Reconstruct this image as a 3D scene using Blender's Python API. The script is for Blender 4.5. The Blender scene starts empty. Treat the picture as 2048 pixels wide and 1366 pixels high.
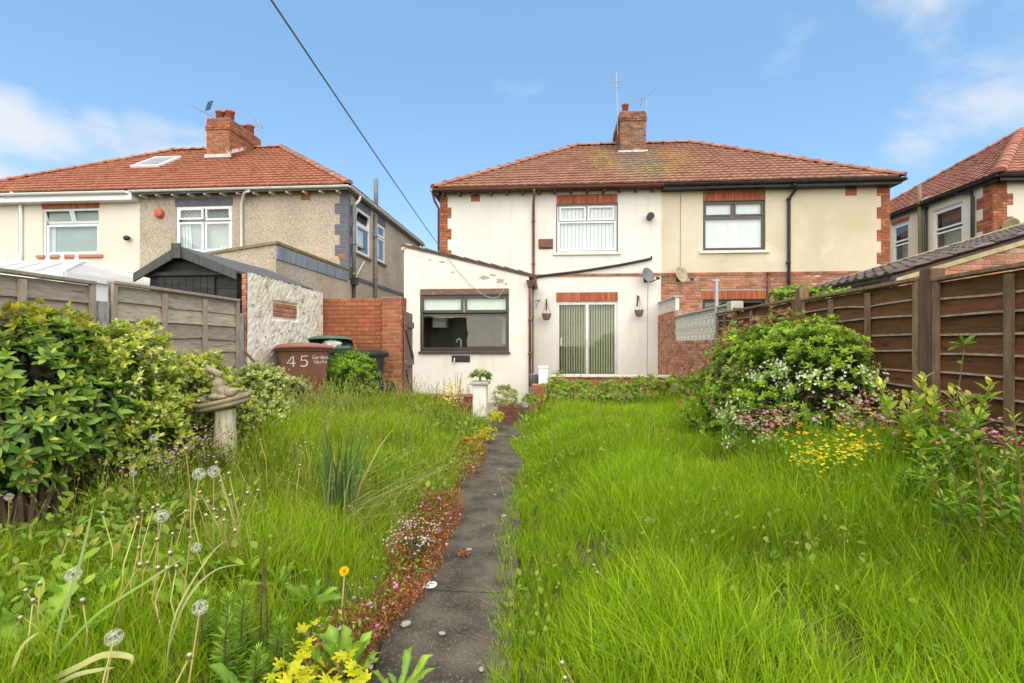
import bpy, math, random
import numpy as np
from mathutils import Vector, Matrix

random.seed(4)
rng = np.random.default_rng(7)
SC = bpy.context.scene
COL = SC.collection

# ------------------------------------------------------------------ camera
H = 1.4                      # eye height above the path
FPX = 1000.0                 # focal length in pixels of a 2048 px wide picture
HOR = 690.0                  # row of the horizon
TH = math.atan(0.076)        # the camera is turned a little to the left of square-on
S_, C_ = math.sin(TH), math.cos(TH)
cam = bpy.data.cameras.new('camera')
cam.sensor_width = 36.0
cam.lens = 36.0 * FPX / 2048.0
cam.shift_y = (HOR - 683.0) / 2048.0
cam.clip_start = 0.05
cam.clip_end = 2000
cam_ob = bpy.data.objects.new('camera', cam)
COL.objects.link(cam_ob)
cam_ob.location = (0, 0, H)
cam_ob.rotation_euler = (math.radians(90), 0, TH)
SC.camera = cam_ob

# ------------------------------------------------------------------ world, sun, exposure
SUN_DIR = Vector((0.12, -0.75, 0.95)).normalized()     # towards the sun
SUN_ELEV = math.asin(SUN_DIR.z)
SUN_ROT = math.atan2(SUN_DIR.x, SUN_DIR.y)
SKY_STRENGTH = 0.054
world = bpy.data.worlds.new('World')
SC.world = world
world.use_nodes = True
wn, wl = world.node_tree.nodes, world.node_tree.links
wn.clear()
w_out = wn.new('ShaderNodeOutputWorld')
w_bg = wn.new('ShaderNodeBackground')
w_bg.inputs['Strength'].default_value = SKY_STRENGTH
sky = wn.new('ShaderNodeTexSky')
sky.sky_type = 'NISHITA'
sky.sun_disc = False
sky.sun_elevation = SUN_ELEV
sky.sun_rotation = SUN_ROT
sky.air_density = 1.0
sky.dust_density = 0.3
sky.ozone_density = 1.0
tc = wn.new('ShaderNodeTexCoord')
# cloud layer: the view direction projected on a high flat layer so that clouds flatten towards the horizon
sep = wn.new('ShaderNodeSeparateXYZ'); wl.new(tc.outputs['Generated'], sep.inputs[0])
addz = wn.new('ShaderNodeMath'); addz.operation = 'ADD'; addz.inputs[1].default_value = 0.22
wl.new(sep.outputs['Z'], addz.inputs[0])
mx = wn.new('ShaderNodeMath'); mx.operation = 'MAXIMUM'; mx.inputs[1].default_value = 0.05
wl.new(addz.outputs[0], mx.inputs[0])
comb = wn.new('ShaderNodeCombineXYZ')
for ax in 'XY':
    dv = wn.new('ShaderNodeMath'); dv.operation = 'DIVIDE'
    wl.new(sep.outputs[ax], dv.inputs[0]); wl.new(mx.outputs[0], dv.inputs[1])
    wl.new(dv.outputs[0], comb.inputs[ax])
mp = wn.new('ShaderNodeMapping'); mp.inputs['Location'].default_value = (3.1, 1.4, 0.0)
wl.new(comb.outputs[0], mp.inputs[0])
nz = wn.new('ShaderNodeTexNoise'); nz.inputs['Scale'].default_value = 1.9
nz.inputs['Detail'].default_value = 8; nz.inputs['Roughness'].default_value = 0.55
nz.inputs['Distortion'].default_value = 0.35
wl.new(mp.outputs[0], nz.inputs['Vector'])

def dir_of(px, py):
    xc, yc = (px - 1024) / FPX, (HOR - py) / FPX
    return Vector((-S_ + xc * C_, C_ + xc * S_, yc)).normalized()

bank = None
for (px, py, lo, hi, gain) in ((-80, 300, 0.9940, 0.9998, 0.36), (20, 288, 0.9955, 0.9998, 0.34), (110, 300, 0.9965, 0.9999, 0.31), (205, 305, 0.9965, 0.9999, 0.3), (300, 298, 0.9968, 0.9999, 0.28), (375, 300, 0.9972, 0.9999, 0.24), (2010, 40, 0.965, 1.0, 0.24), (1900, 165, 0.990, 1.0, 0.12), (1720, 20, 0.985, 1.0, 0.17)):
    d = dir_of(px, py)
    dp = wn.new('ShaderNodeVectorMath'); dp.operation = 'DOT_PRODUCT'
    dp.inputs[1].default_value = d
    nrm = wn.new('ShaderNodeVectorMath'); nrm.operation = 'NORMALIZE'
    wl.new(tc.outputs['Generated'], nrm.inputs[0]); wl.new(nrm.outputs[0], dp.inputs[0])
    mr = wn.new('ShaderNodeMapRange'); mr.interpolation_type = 'SMOOTHSTEP'
    mr.inputs['From Min'].default_value = lo; mr.inputs['From Max'].default_value = hi
    mr.inputs['To Min'].default_value = 0; mr.inputs['To Max'].default_value = gain
    wl.new(dp.outputs['Value'], mr.inputs['Value'])
    if bank is None:
        bank = mr.outputs[0]
    else:
        a = wn.new('ShaderNodeMath'); a.operation = 'MAXIMUM'
        wl.new(bank, a.inputs[0]); wl.new(mr.outputs[0], a.inputs[1]); bank = a.outputs[0]
sm = wn.new('ShaderNodeMath'); sm.operation = 'ADD'
wl.new(nz.outputs['Fac'], sm.inputs[0]); wl.new(bank, sm.inputs[1])
cr = wn.new('ShaderNodeMapRange'); cr.interpolation_type = 'SMOOTHSTEP'
cr.inputs['From Min'].default_value = 0.64; cr.inputs['From Max'].default_value = 0.9
cr.inputs['To Max'].default_value = 0.85
wl.new(sm.outputs[0], cr.inputs['Value'])
# a thin even veil makes the blue milky
CLOUD = (3.7, 3.8, 3.9, 1)
veil = wn.new('ShaderNodeMixRGB'); veil.inputs['Fac'].default_value = 0.5
veil.inputs['Color2'].default_value = (1.1, 2.4, 4.0, 1)
wl.new(sky.outputs[0], veil.inputs['Color1'])
mixc = wn.new('ShaderNodeMixRGB'); mixc.inputs['Color2'].default_value = CLOUD
wl.new(cr.outputs[0], mixc.inputs['Fac']); wl.new(veil.outputs[0], mixc.inputs['Color1'])
wl.new(mixc.outputs[0], w_bg.inputs['Color'])
wl.new(w_bg.outputs[0], w_out.inputs[0])

sun = bpy.data.lights.new('sun', 'SUN')
sun.energy = 1.5
sun.angle = math.radians(112)
sun.color = (1.0, 0.87, 0.68)
sun_ob = bpy.data.objects.new('sun', sun)
COL.objects.link(sun_ob)
sun_ob.location = (8, -10, 20)
sun_ob.rotation_euler = (-SUN_DIR).to_track_quat('-Z', 'Y').to_euler()

SC.view_settings.view_transform = 'Standard'
SC.view_settings.look = 'None'
SC.view_settings.gamma = 1
SC.view_settings.use_curve_mapping = False
SC.view_settings.exposure = 2.15
SC.render.engine = 'CYCLES'
SC.cycles.max_bounces = 8
SC.cycles.transparent_max_bounces = 12
SC.cycles.use_denoising = True

# ------------------------------------------------------------------ measuring helpers (pixel of the 2048 px picture -> point in the place)
def _ray(px, py):
    xc, yc = (px - 1024) / FPX, (HOR - py) / FPX
    return Vector((-S_ + xc * C_, C_ + xc * S_, yc))
def P(px, py, Y):
    d = _ray(px, py); return Vector((0, 0, H)) + d * (Y / d.y)
def PX(px, py, X):
    d = _ray(px, py); return Vector((0, 0, H)) + d * (X / d.x)
def G(px, py, z=0.0):
    d = _ray(px, py); return Vector((0, 0, H)) + d * ((z - H) / d.z)

# ------------------------------------------------------------------ object helpers
ORG = {}
def tag(o, label=None, cat=None, group=None, kind=None):
    if label: o['label'] = label
    if cat: o['category'] = cat
    if group: o['group'] = group
    if kind: o['kind'] = kind
    return o
def thing(name, label, cat, loc=(0, 0, 0), rz=0.0, group=None, local=False):
    o = bpy.data.objects.new(name, None)
    o.empty_display_size = 0.1
    COL.objects.link(o)
    o.location = loc; o.rotation_euler = (0, 0, rz)
    ORG[o] = Vector((0, 0, 0)) if local else Vector(loc)
    return tag(o, label, cat, group)
def link(name, me, parent=None, mat=None, matrix=None):
    o = bpy.data.objects.new(name, me)
    COL.objects.link(o)
    if mat is not None and not me.materials: me.materials.append(mat)
    if parent is not None:
        o.parent = parent
        ORG[o] = ORG.get(parent, Vector((0, 0, 0)))
    if matrix is not None: o.matrix_basis = matrix
    return o

class MB:
    def __init__(s): s.v = []; s.f = []
    def add(s, vs, fs):
        n = len(s.v); s.v += [Vector(p) for p in vs]; s.f += [tuple(i + n for i in f) for f in fs]; return s
    def obox(s, o, a, b, c):
        o, a, b, c = Vector(o), Vector(a), Vector(b), Vector(c)
        return s.add([o, o + a, o + a + b, o + b, o + c, o + a + c, o + a + b + c, o + b + c],
                     [(0, 3, 2, 1), (4, 5, 6, 7), (0, 1, 5, 4), (1, 2, 6, 5), (2, 3, 7, 6), (3, 0, 4, 7)])
    def box(s, x0, x1, y0, y1, z0, z1):
        return s.obox((x0, y0, z0), (x1 - x0, 0, 0), (0, y1 - y0, 0), (0, 0, z1 - z0))
    def poly(s, *pts): return s.add(pts, [tuple(range(len(pts)))])
    def prism(s, pts, ext):
        """polygon pts extruded by the vector ext"""
        n = len(pts); e = Vector(ext)
        vs = [Vector(p) for p in pts] + [Vector(p) + e for p in pts]
        fs = [tuple(range(n))[::-1], tuple(range(n, 2 * n))] + [(i, (i + 1) % n, n + (i + 1) % n, n + i) for i in range(n)]
        return s.add(vs, fs)
    def tube(s, pts, r, n=8, cap=True):
        pts = [Vector(p) for p in pts]; m = len(pts)
        rs = r if isinstance(r, (list, tuple)) else [r] * m
        t0 = (pts[1] - pts[0]).normalized()
        ref = Vector((0, 0, 1)) if abs(t0.z) < 0.9 else Vector((1, 0, 0))
        u = t0.cross(ref).normalized(); vs = []
        for i, p in enumerate(pts):
            t = (pts[min(i + 1, m - 1)] - pts[max(i - 1, 0)]).normalized()
            u = (u - t * u.dot(t)).normalized(); w = t.cross(u)
            for k in range(n):
                a = 2 * math.pi * k / n
                vs.append(p + (u * math.cos(a) + w * math.sin(a)) * rs[i])
        fs = [(i * n + k, i * n + (k + 1) % n, (i + 1) * n + (k + 1) % n, (i + 1) * n + k) for i in range(m - 1) for k in range(n)]
        if cap: fs += [tuple(range(n))[::-1], tuple(range((m - 1) * n, m * n))]
        return s.add(vs, fs)
    def lathe(s, prof, ctr=(0, 0, 0), n=16, sx=1, sy=1):
        c = Vector(ctr); vs = []; m = len(prof)
        for r, z in prof:
            for k in range(n):
                a = 2 * math.pi * k / n
                vs.append(c + Vector((r * math.cos(a) * sx, r * math.sin(a) * sy, z)))
        fs = [(i * n + k, i * n + (k + 1) % n, (i + 1) * n + (k + 1) % n, (i + 1) * n + k) for i in range(m - 1) for k in range(n)]
        fs += [tuple(range(n))[::-1], tuple(range((m - 1) * n, m * n))]
        return s.add(vs, fs)
    def ball(s, c, r, n=12, m=8, mtx=None):
        """ellipsoid; r a number or three radii, mtx an optional rotation"""
        r = Vector(r) if isinstance(r, (tuple, list)) else Vector((r, r, r)); c = Vector(c)
        vs = []
        for i in range(m + 1):
            t = math.pi * (i + (0.02 if i == 0 else -0.02 if i == m else 0)) / m
            for k in range(n):
                a = 2 * math.pi * k / n
                p = Vector((r.x * math.sin(t) * math.cos(a), r.y * math.sin(t) * math.sin(a), -r.z * math.cos(t)))
                if mtx is not None: p = mtx @ p
                vs.append(c + p)
        fs = [(i * n + k, i * n + (k + 1) % n, (i + 1) * n + (k + 1) % n, (i + 1) * n + k) for i in range(m) for k in range(n)]
        fs += [tuple(range(n))[::-1], tuple(range(m * n, (m + 1) * n))]
        return s.add(vs, fs)
    def mesh(s, name, o=Vector((0, 0, 0)), smooth=False):
        me = bpy.data.meshes.new(name)
        me.from_pydata([tuple(v - o) for v in s.v], [], s.f)
        if smooth: me.shade_smooth()
        me.update()
        return me
    def build(s, name, mat, parent=None, smooth=False, origin=None):
        if parent is not None:
            return link(name, s.mesh(name, ORG.get(parent, Vector((0, 0, 0))), smooth), parent, mat)
        o = Vector(origin) if origin is not None else Vector((0, 0, 0))
        ob = link(name, s.mesh(name, o, smooth), None, mat)
        ob.location = o; ORG[ob] = o
        return ob

def bevel(o, w=0.01, seg=2):
    m = o.modifiers.new('bevel', 'BEVEL'); m.width = w; m.segments = seg; m.limit_method = 'ANGLE'
    return o

class Fr:
    """a vertical face: u runs along it, z up, d outwards"""
    def __init__(s, ox, oy, ang=0.0):
        s.o = Vector((ox, oy, 0)); s.a = ang
        s.U = Vector((math.cos(ang), math.sin(ang), 0)); s.N = Vector((math.sin(ang), -math.cos(ang), 0))
    def pt(s, u, z, d=0.0): return s.o + s.U * u + s.N * d + Vector((0, 0, z))
    def bar(s, mb, u0, u1, z0, z1, d0, d1):
        return mb.obox(s.pt(u0, z0, d1), s.U * (u1 - u0), -s.N * (d1 - d0), Vector((0, 0, z1 - z0)))

# ------------------------------------------------------------------ materials
MATS = {}
def _nt(name):
    m = bpy.data.materials.new(name); m.use_nodes = True
    nt = m.node_tree; return m, nt.nodes, nt.links, nt.nodes['Principled BSDF']
def c4(c): return (c[0], c[1], c[2], 1)
def pm(name, c1, c2=None, rough=0.75, scale=4.0, bump=0.0, bscale=40.0, metal=0.0, c3=None, s3=12.0, lo3=0.55, hi3=0.7, stretch=(1, 1, 1), rnd=0.0, spec=0.3, bdist=0.01, lo=0.35, hi=0.65):
    """noise-mottled surface; c2 mottles c1, c3 adds sharper spots, rnd varies whole pieces"""
    if name in MATS: return MATS[name]
    m, n, l, b = _nt(name)
    b.inputs['Roughness'].default_value = rough
    b.inputs['Metallic'].default_value = metal
    b.inputs['Specular IOR Level'].default_value = spec
    t = n.new('ShaderNodeTexCoord'); mpp = n.new('ShaderNodeMapping'); mpp.inputs['Scale'].default_value = stretch
    l.new(t.outputs['Object'], mpp.inputs[0])
    vec = mpp.outputs[0]
    if rnd:
        oi = n.new('ShaderNodeObjectInfo'); gm = n.new('ShaderNodeNewGeometry')
        ad = n.new('ShaderNodeMath'); ad.operation = 'ADD'
        l.new(oi.outputs['Random'], ad.inputs[0]); l.new(gm.outputs['Random Per Island'], ad.inputs[1])
        fr = n.new('ShaderNodeMath'); fr.operation = 'FRACT'; l.new(ad.outputs[0], fr.inputs[0])
        sc = n.new('ShaderNodeVectorMath'); sc.operation = 'ADD'
        l.new(vec, sc.inputs[0])
        ml = n.new('ShaderNodeMath'); ml.operation = 'MULTIPLY'; ml.inputs[1].default_value = 37.0
        l.new(fr.outputs[0], ml.inputs[0]); l.new(ml.outputs[0], sc.inputs[1]); vec = sc.outputs[0]
    col = None
    if c2 is not None:
        nz = n.new('ShaderNodeTexNoise'); nz.inputs['Scale'].default_value = scale; nz.inputs['Detail'].default_value = 6
        nz.inputs['Roughness'].default_value = 0.6
        l.new(vec, nz.inputs['Vector'])
        mr = n.new('ShaderNodeMapRange'); mr.inputs['From Min'].default_value = lo; mr.inputs['From Max'].default_value = hi
        l.new(nz.outputs['Fac'], mr.inputs['Value'])
        mxn = n.new('ShaderNodeMixRGB'); mxn.inputs['Color1'].default_value = c4(c1); mxn.inputs['Color2'].default_value = c4(c2)
        l.new(mr.outputs[0], mxn.inputs['Fac']); col = mxn.outputs[0]
    else:
        rg = n.new('ShaderNodeRGB'); rg.outputs[0].default_value = c4(c1); col = rg.outputs[0]
    if c3 is not None:
        nz = n.new('ShaderNodeTexNoise'); nz.inputs['Scale'].default_value = s3; nz.inputs['Detail'].default_value = 5
        l.new(vec, nz.inputs['Vector'])
        mr = n.new('ShaderNodeMapRange'); mr.inputs['From Min'].default_value = lo3; mr.inputs['From Max'].default_value = hi3
        l.new(nz.outputs['Fac'], mr.inputs['Value'])
        mxn = n.new('ShaderNodeMixRGB'); mxn.inputs['Color2'].default_value = c4(c3)
        l.new(col, mxn.inputs['Color1']); l.new(mr.outputs[0], mxn.inputs['Fac']); col = mxn.outputs[0]
    if rnd:
        hs = n.new('ShaderNodeHueSaturation')
        mr = n.new('ShaderNodeMapRange'); mr.inputs['To Min'].default_value = 1 - rnd; mr.inputs['To Max'].default_value = 1 + rnd
        l.new(fr.outputs[0], mr.inputs['Value']); l.new(mr.outputs[0], hs.inputs['Value'])
        mr2 = n.new('ShaderNodeMapRange'); mr2.inputs['To Min'].default_value = 0.5 + 0.012; mr2.inputs['To Max'].default_value = 0.5 - 0.012
        ml2 = n.new('ShaderNodeMath'); ml2.operation = 'MULTIPLY'; ml2.inputs[1].default_value = 7.3
        fr2 = n.new('ShaderNodeMath'); fr2.operation = 'FRACT'
        l.new(fr.outputs[0], ml2.inputs[0]); l.new(ml2.outputs[0], fr2.inputs[0]); l.new(fr2.outputs[0], mr2.inputs['Value'])
        l.new(mr2.outputs[0], hs.inputs['Hue'])
        l.new(col, hs.inputs['Color']); col = hs.outputs[0]
    l.new(col, b.inputs['Base Color'])
    if bump:
        nb = n.new('ShaderNodeTexNoise'); nb.inputs['Scale'].default_value = bscale; nb.inputs['Detail'].default_value = 5
        l.new(vec, nb.inputs['Vector'])
        bp = n.new('ShaderNodeBump'); bp.inputs['Strength'].default_value = bump; bp.inputs['Distance'].default_value = bdist
        l.new(nb.outputs['Fac'], bp.inputs['Height']); l.new(bp.outputs[0], b.inputs['Normal'])
    MATS[name] = m
    return m
def foliage(name, rough=0.5, trans=0.35, spec=0.3):
    if name in MATS: return MATS[name]
    m, n, l, b = _nt(name)
    a = n.new('ShaderNodeAttribute'); a.attribute_name = 'tint'
    l.new(a.outputs['Color'], b.inputs['Base Color'])
    b.inputs['Roughness'].default_value = rough
    b.inputs['Specular IOR Level'].default_value = spec
    if trans:
        tr = n.new('ShaderNodeBsdfTranslucent'); l.new(a.outputs['Color'], tr.inputs['Color'])
        mx_ = n.new('ShaderNodeMixShader'); mx_.inputs[0].default_value = trans
        l.new(b.outputs[0], mx_.inputs[1]); l.new(tr.outputs[0], mx_.inputs[2])
        l.new(mx_.outputs[0], n['Material Output'].inputs['Surface'])
    MATS[name] = m
    return m
def glass_mat(name='window_glass', tintc=(0.93, 0.96, 0.95), refl=1.0, rough=0.0):
    if name in MATS: return MATS[name]
    m, n, l, b = _nt(name)
    n.remove(b)
    t = n.new('ShaderNodeBsdfTransparent'); t.inputs[0].default_value = c4(tintc)
    g = n.new('ShaderNodeBsdfGlossy'); g.inputs['Roughness'].default_value = rough
    f = n.new('ShaderNodeFresnel'); f.inputs[0].default_value = 1.6
    mu = n.new('ShaderNodeMath'); mu.operation = 'MULTIPLY'; mu.inputs[1].default_value = refl
    mu.use_clamp = True
    ge = n.new('ShaderNodeNewGeometry'); iv = n.new('ShaderNodeMath'); iv.operation = 'SUBTRACT'; iv.inputs[0].default_value = 1.0; l.new(ge.outputs['Backfacing'], iv.inputs[1])
    m2 = n.new('ShaderNodeMath'); m2.operation = 'MULTIPLY'; l.new(f.outputs[0], m2.inputs[0]); l.new(iv.outputs[0], m2.inputs[1])
    l.new(m2.outputs[0], mu.inputs[0])
    x = n.new('ShaderNodeMixShader'); l.new(mu.outputs[0], x.inputs[0]); l.new(t.outputs[0], x.inputs[1]); l.new(g.outputs[0], x.inputs[2])
    l.new(x.outputs[0], n['Material Output'].inputs['Surface'])
    MATS[name] = m
    return m

GLASS = glass_mat(refl=1.5)
def painted_wall(name, c1, c2, grime, speck, courses=0.25):
    """old paint over brick: blotches, rain streaks running down, small dirty specks, the courses showing faintly through"""
    m, n, l, b = _nt(name)
    t = n.new('ShaderNodeTexCoord')
    def noise(sc, stretch, lo, hi, de=6):
        mp_ = n.new('ShaderNodeMapping'); mp_.inputs['Scale'].default_value = stretch; l.new(t.outputs['Object'], mp_.inputs[0])
        nz = n.new('ShaderNodeTexNoise'); nz.inputs['Scale'].default_value = sc; nz.inputs['Detail'].default_value = de; nz.inputs['Roughness'].default_value = .62
        l.new(mp_.outputs[0], nz.inputs['Vector'])
        mr = n.new('ShaderNodeMapRange'); mr.inputs['From Min'].default_value = lo; mr.inputs['From Max'].default_value = hi; l.new(nz.outputs['Fac'], mr.inputs['Value']); return mr.outputs[0]
    def mix(f, a, c, k=1.0):
        x = n.new('ShaderNodeMixRGB'); x.inputs['Color2'].default_value = c4(c)
        if k != 1.0:
            mu = n.new('ShaderNodeMath'); mu.operation = 'MULTIPLY'; mu.inputs[1].default_value = k; l.new(f, mu.inputs[0]); f = mu.outputs[0]
        l.new(f, x.inputs['Fac'])
        if isinstance(a, tuple): x.inputs['Color1'].default_value = c4(a)
        else: l.new(a, x.inputs['Color1'])
        return x.outputs[0]
    col = mix(noise(.8, (1, 1, 1), .35, .65), c1, c2)
    col = mix(noise(1.6, (3.2, 3.2, .28), .54, .78), col, grime, .42)
    col = mix(noise(2.4, (1, 1, 1), .62, .8), col, grime, .6)
    col = mix(noise(26, (1, 1, 1), .69, .75), col, speck, .6)
    l.new(col, b.inputs['Base Color']); b.inputs['Roughness'].default_value = .9; b.inputs['Specular IOR Level'].default_value = .2
    sp = n.new('ShaderNodeSeparateXYZ'); l.new(t.outputs['Object'], sp.inputs[0]); cb = n.new('ShaderNodeCombineXYZ'); l.new(sp.outputs['X'], cb.inputs['X']); l.new(sp.outputs['Z'], cb.inputs['Y'])
    bk = n.new('ShaderNodeTexBrick'); bk.inputs['Scale'].default_value = 1.0; bk.inputs['Brick Width'].default_value = .225; bk.inputs['Row Height'].default_value = .075; bk.inputs['Mortar Size'].default_value = .006; bk.inputs['Mortar Smooth'].default_value = 1.0
    l.new(cb.outputs[0], bk.inputs['Vector'])
    nz = n.new('ShaderNodeTexNoise'); nz.inputs['Scale'].default_value = 30; nz.inputs['Detail'].default_value = 5; l.new(t.outputs['Object'], nz.inputs['Vector'])
    b1 = n.new('ShaderNodeBump'); b1.inputs['Strength'].default_value = .35; b1.inputs['Distance'].default_value = .01; l.new(nz.outputs['Fac'], b1.inputs['Height'])
    b2 = n.new('ShaderNodeBump'); b2.invert = True; b2.inputs['Strength'].default_value = courses; b2.inputs['Distance'].default_value = .006; l.new(bk.outputs['Fac'], b2.inputs['Height']); l.new(b1.outputs[0], b2.inputs['Normal'])
    l.new(b2.outputs[0], b.inputs['Normal'])
    return m
M_render_white = painted_wall('white_render', (0.71, 0.68, 0.625), (0.65, 0.61, 0.545), (0.50, 0.44, 0.35), (0.5, 0.44, 0.36))
M_render_cream = pm('cream_render', (0.62, 0.555, 0.425), (0.51, 0.43, 0.285), 0.92, 0.55, 0.5, 60, c3=(0.72, 0.66, 0.54), s3=0.9, lo3=0.55, hi3=0.75)
M_render_left = pm('cream_paint', (0.72, 0.665, 0.56), (0.66, 0.59, 0.475), 0.92, 0.6, 0.3, 50)
M_render_right = pm('pale_cream_paint', (0.70, 0.65, 0.54), (0.64, 0.57, 0.45), 0.92, 0.6, 0.3, 50)
M_ext_white = painted_wall('flaking_white_paint', (0.715, 0.685, 0.625), (0.64, 0.595, 0.515), (0.47, 0.40, 0.30), (0.42, 0.36, 0.28), 0.15)
M_mortar = pm('mortar', (0.42, 0.36, 0.28), (0.3, 0.25, 0.19), 0.95, 12, 0.3, 60)
M_mortar_red = pm('dark_red_mortar', (0.24, 0.11, 0.06), (0.16, 0.07, 0.04), 0.95, 12, 0.3, 60)
M_brick = pm('red_brick', (0.36, 0.12, 0.055), (0.25, 0.08, 0.04), 0.88, 9, 0.35, 70, rnd=0.3, c3=(0.42, 0.2, 0.11), s3=6, lo3=0.55, hi3=0.8)
M_brick_old = pm('pink_old_brick', (0.42, 0.185, 0.105), (0.33, 0.125, 0.07), 0.9, 5, 0.5, 60, rnd=0.32, c3=(0.5, 0.36, 0.25), s3=5, lo3=0.55, hi3=0.75)
M_brick_orange = pm('orange_brick', (0.47, 0.15, 0.05), (0.36, 0.105, 0.04), 0.88, 5, 0.4, 60, rnd=0.2)
M_brick_wall = pm('garden_wall_brick', (0.35, 0.12, 0.052), (0.25, 0.085, 0.042), 0.85, 7, 0.5, 50, rnd=0.17)
M_brick_stack = pm('soot_streaked_orange_brick', (0.42, 0.14, 0.055), (0.17, 0.075, 0.045), 0.9, 1.6, 0.4, 60, rnd=0.2)
M_brick_sooty = pm('sooty_brick', (0.3, 0.125, 0.065), (0.12, 0.065, 0.045), 0.92, 3, 0.4, 60, rnd=0.35)
M_brick_blue = pm('blue_painted_brick', (0.13, 0.14, 0.17), (0.10, 0.105, 0.13), 0.6, 4, 0.2, 40, rnd=0.1)
M_brick_soldier = pm('red_soldier_brick', (0.40, 0.125, 0.06), (0.32, 0.09, 0.04), 0.85, 6, 0.3, 60, rnd=0.22)
M_upvc = pm('white_upvc', (0.8, 0.8, 0.8), (0.75, 0.75, 0.74), 0.35, 3, spec=0.5)
M_upvc_brown = pm('dark_brown_upvc', (0.042, 0.03, 0.026), (0.06, 0.044, 0.037), 0.4, 6, spec=0.5)
M_alu = pm('silver_aluminium', (0.62, 0.62, 0.6), (0.5, 0.5, 0.48), 0.35, 4, metal=0.4)
M_black = pm('black_plastic', (0.018, 0.018, 0.019), (0.035, 0.034, 0.032), 0.45, 5)
M_brown_pipe = pm('brown_plastic', (0.13, 0.05, 0.033), (0.17, 0.07, 0.045), 0.45, 4)
M_white_pipe = pm('white_plastic', (0.72, 0.71, 0.66), (0.6, 0.58, 0.5), 0.45, 4)
M_grey_pipe = pm('grey_painted_pipe', (0.13, 0.135, 0.15), (0.2, 0.19, 0.18), 0.55, 5)
M_sill = pm('painted_sill', (0.76, 0.7, 0.6), (0.68, 0.6, 0.48), 0.8, 4)
M_room = pm('room_wall', (0.34, 0.33, 0.29), (0.28, 0.27, 0.24), 0.9, 2)
M_blind = pm('blind_fabric', (0.82, 0.82, 0.82), (0.76, 0.76, 0.76), 0.85, 5)
M_blind_cream = pm('cream_blind_fabric', (0.66, 0.64, 0.5), (0.6, 0.58, 0.42), 0.85, 5)
M_tile = pm('red_clay_tile', (0.355, 0.135, 0.074), (0.25, 0.095, 0.056), 0.85, 2.6, 0.3, 60, c3=(0.15, 0.075, 0.05), s3=6, lo3=0.56, hi3=0.78)
M_tile_c = None
M_tile_dark = pm('dark_concrete_tile', (0.085, 0.06, 0.048), (0.13, 0.1, 0.085), 0.85, 5, 0.4, 60, rnd=0.25)
M_ridge = pm('ridge_tile_clay', (0.37, 0.16, 0.1), (0.29, 0.12, 0.07), 0.85, 4, 0.3, 50, rnd=0.15)
M_lead = pm('lead_flashing', (0.42, 0.43, 0.43), (0.55, 0.55, 0.54), 0.5, 5)
M_pot = pm('terracotta_pot', (0.42, 0.11, 0.05), (0.34, 0.085, 0.04), 0.8, 5, 0.2, 30)
M_fence_grey = pm('weathered_grey_board', (0.30, 0.245, 0.19), (0.43, 0.36, 0.285), 0.9, 5, 0.5, 26, stretch=(6, 1.2, 9), rnd=0.2, c3=(0.13, 0.1, 0.075), s3=4, lo3=0.58, hi3=0.75)
M_fence_brown = pm('dark_brown_board', (0.105, 0.046, 0.018), (0.15, 0.071, 0.031), 0.85, 4, 0.5, 26, stretch=(6, 1.0, 9), rnd=0.16, spec=0.08, c3=(0.045, 0.022, 0.012), s3=3.2, lo3=0.58, hi3=0.72)
M_fence_trim = pm('worn_brown_batten', (0.155, 0.08, 0.042), (0.27, 0.175, 0.11), 0.9, 7, 0.4, 30, stretch=(3, 3, 0.8), rnd=0.15)
M_fence_edge = pm('pale_worn_board_edge', (0.40, 0.30, 0.215), (0.25, 0.165, 0.11), 0.9, 12, 0.3, 30)
M_fence_gtrim = pm('grey_batten', (0.27, 0.22, 0.165), (0.38, 0.31, 0.235), 0.9, 7, 0.4, 30, stretch=(3, 3, 0.8), rnd=0.12)
M_concrete = pm('concrete', (0.27, 0.25, 0.21), (0.19, 0.175, 0.145), 0.95, 6, 0.6, 60, c3=(0.38, 0.36, 0.3), s3=30, lo3=0.55, hi3=0.7)
M_galv = pm('galvanised_steel', (0.42, 0.44, 0.45), (0.34, 0.35, 0.36), 0.45, 10, metal=0.5)
M_wire = pm('wire', (0.16, 0.15, 0.14), (0.25, 0.23, 0.2), 0.6, 10)
M_dish_dark = pm('grey_dish', (0.13, 0.14, 0.15), (0.18, 0.185, 0.19), 0.5, 6)
M_dish_beige = pm('rusty_beige_dish', (0.42, 0.35, 0.23), (0.3, 0.21, 0.11), 0.7, 7)

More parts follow.
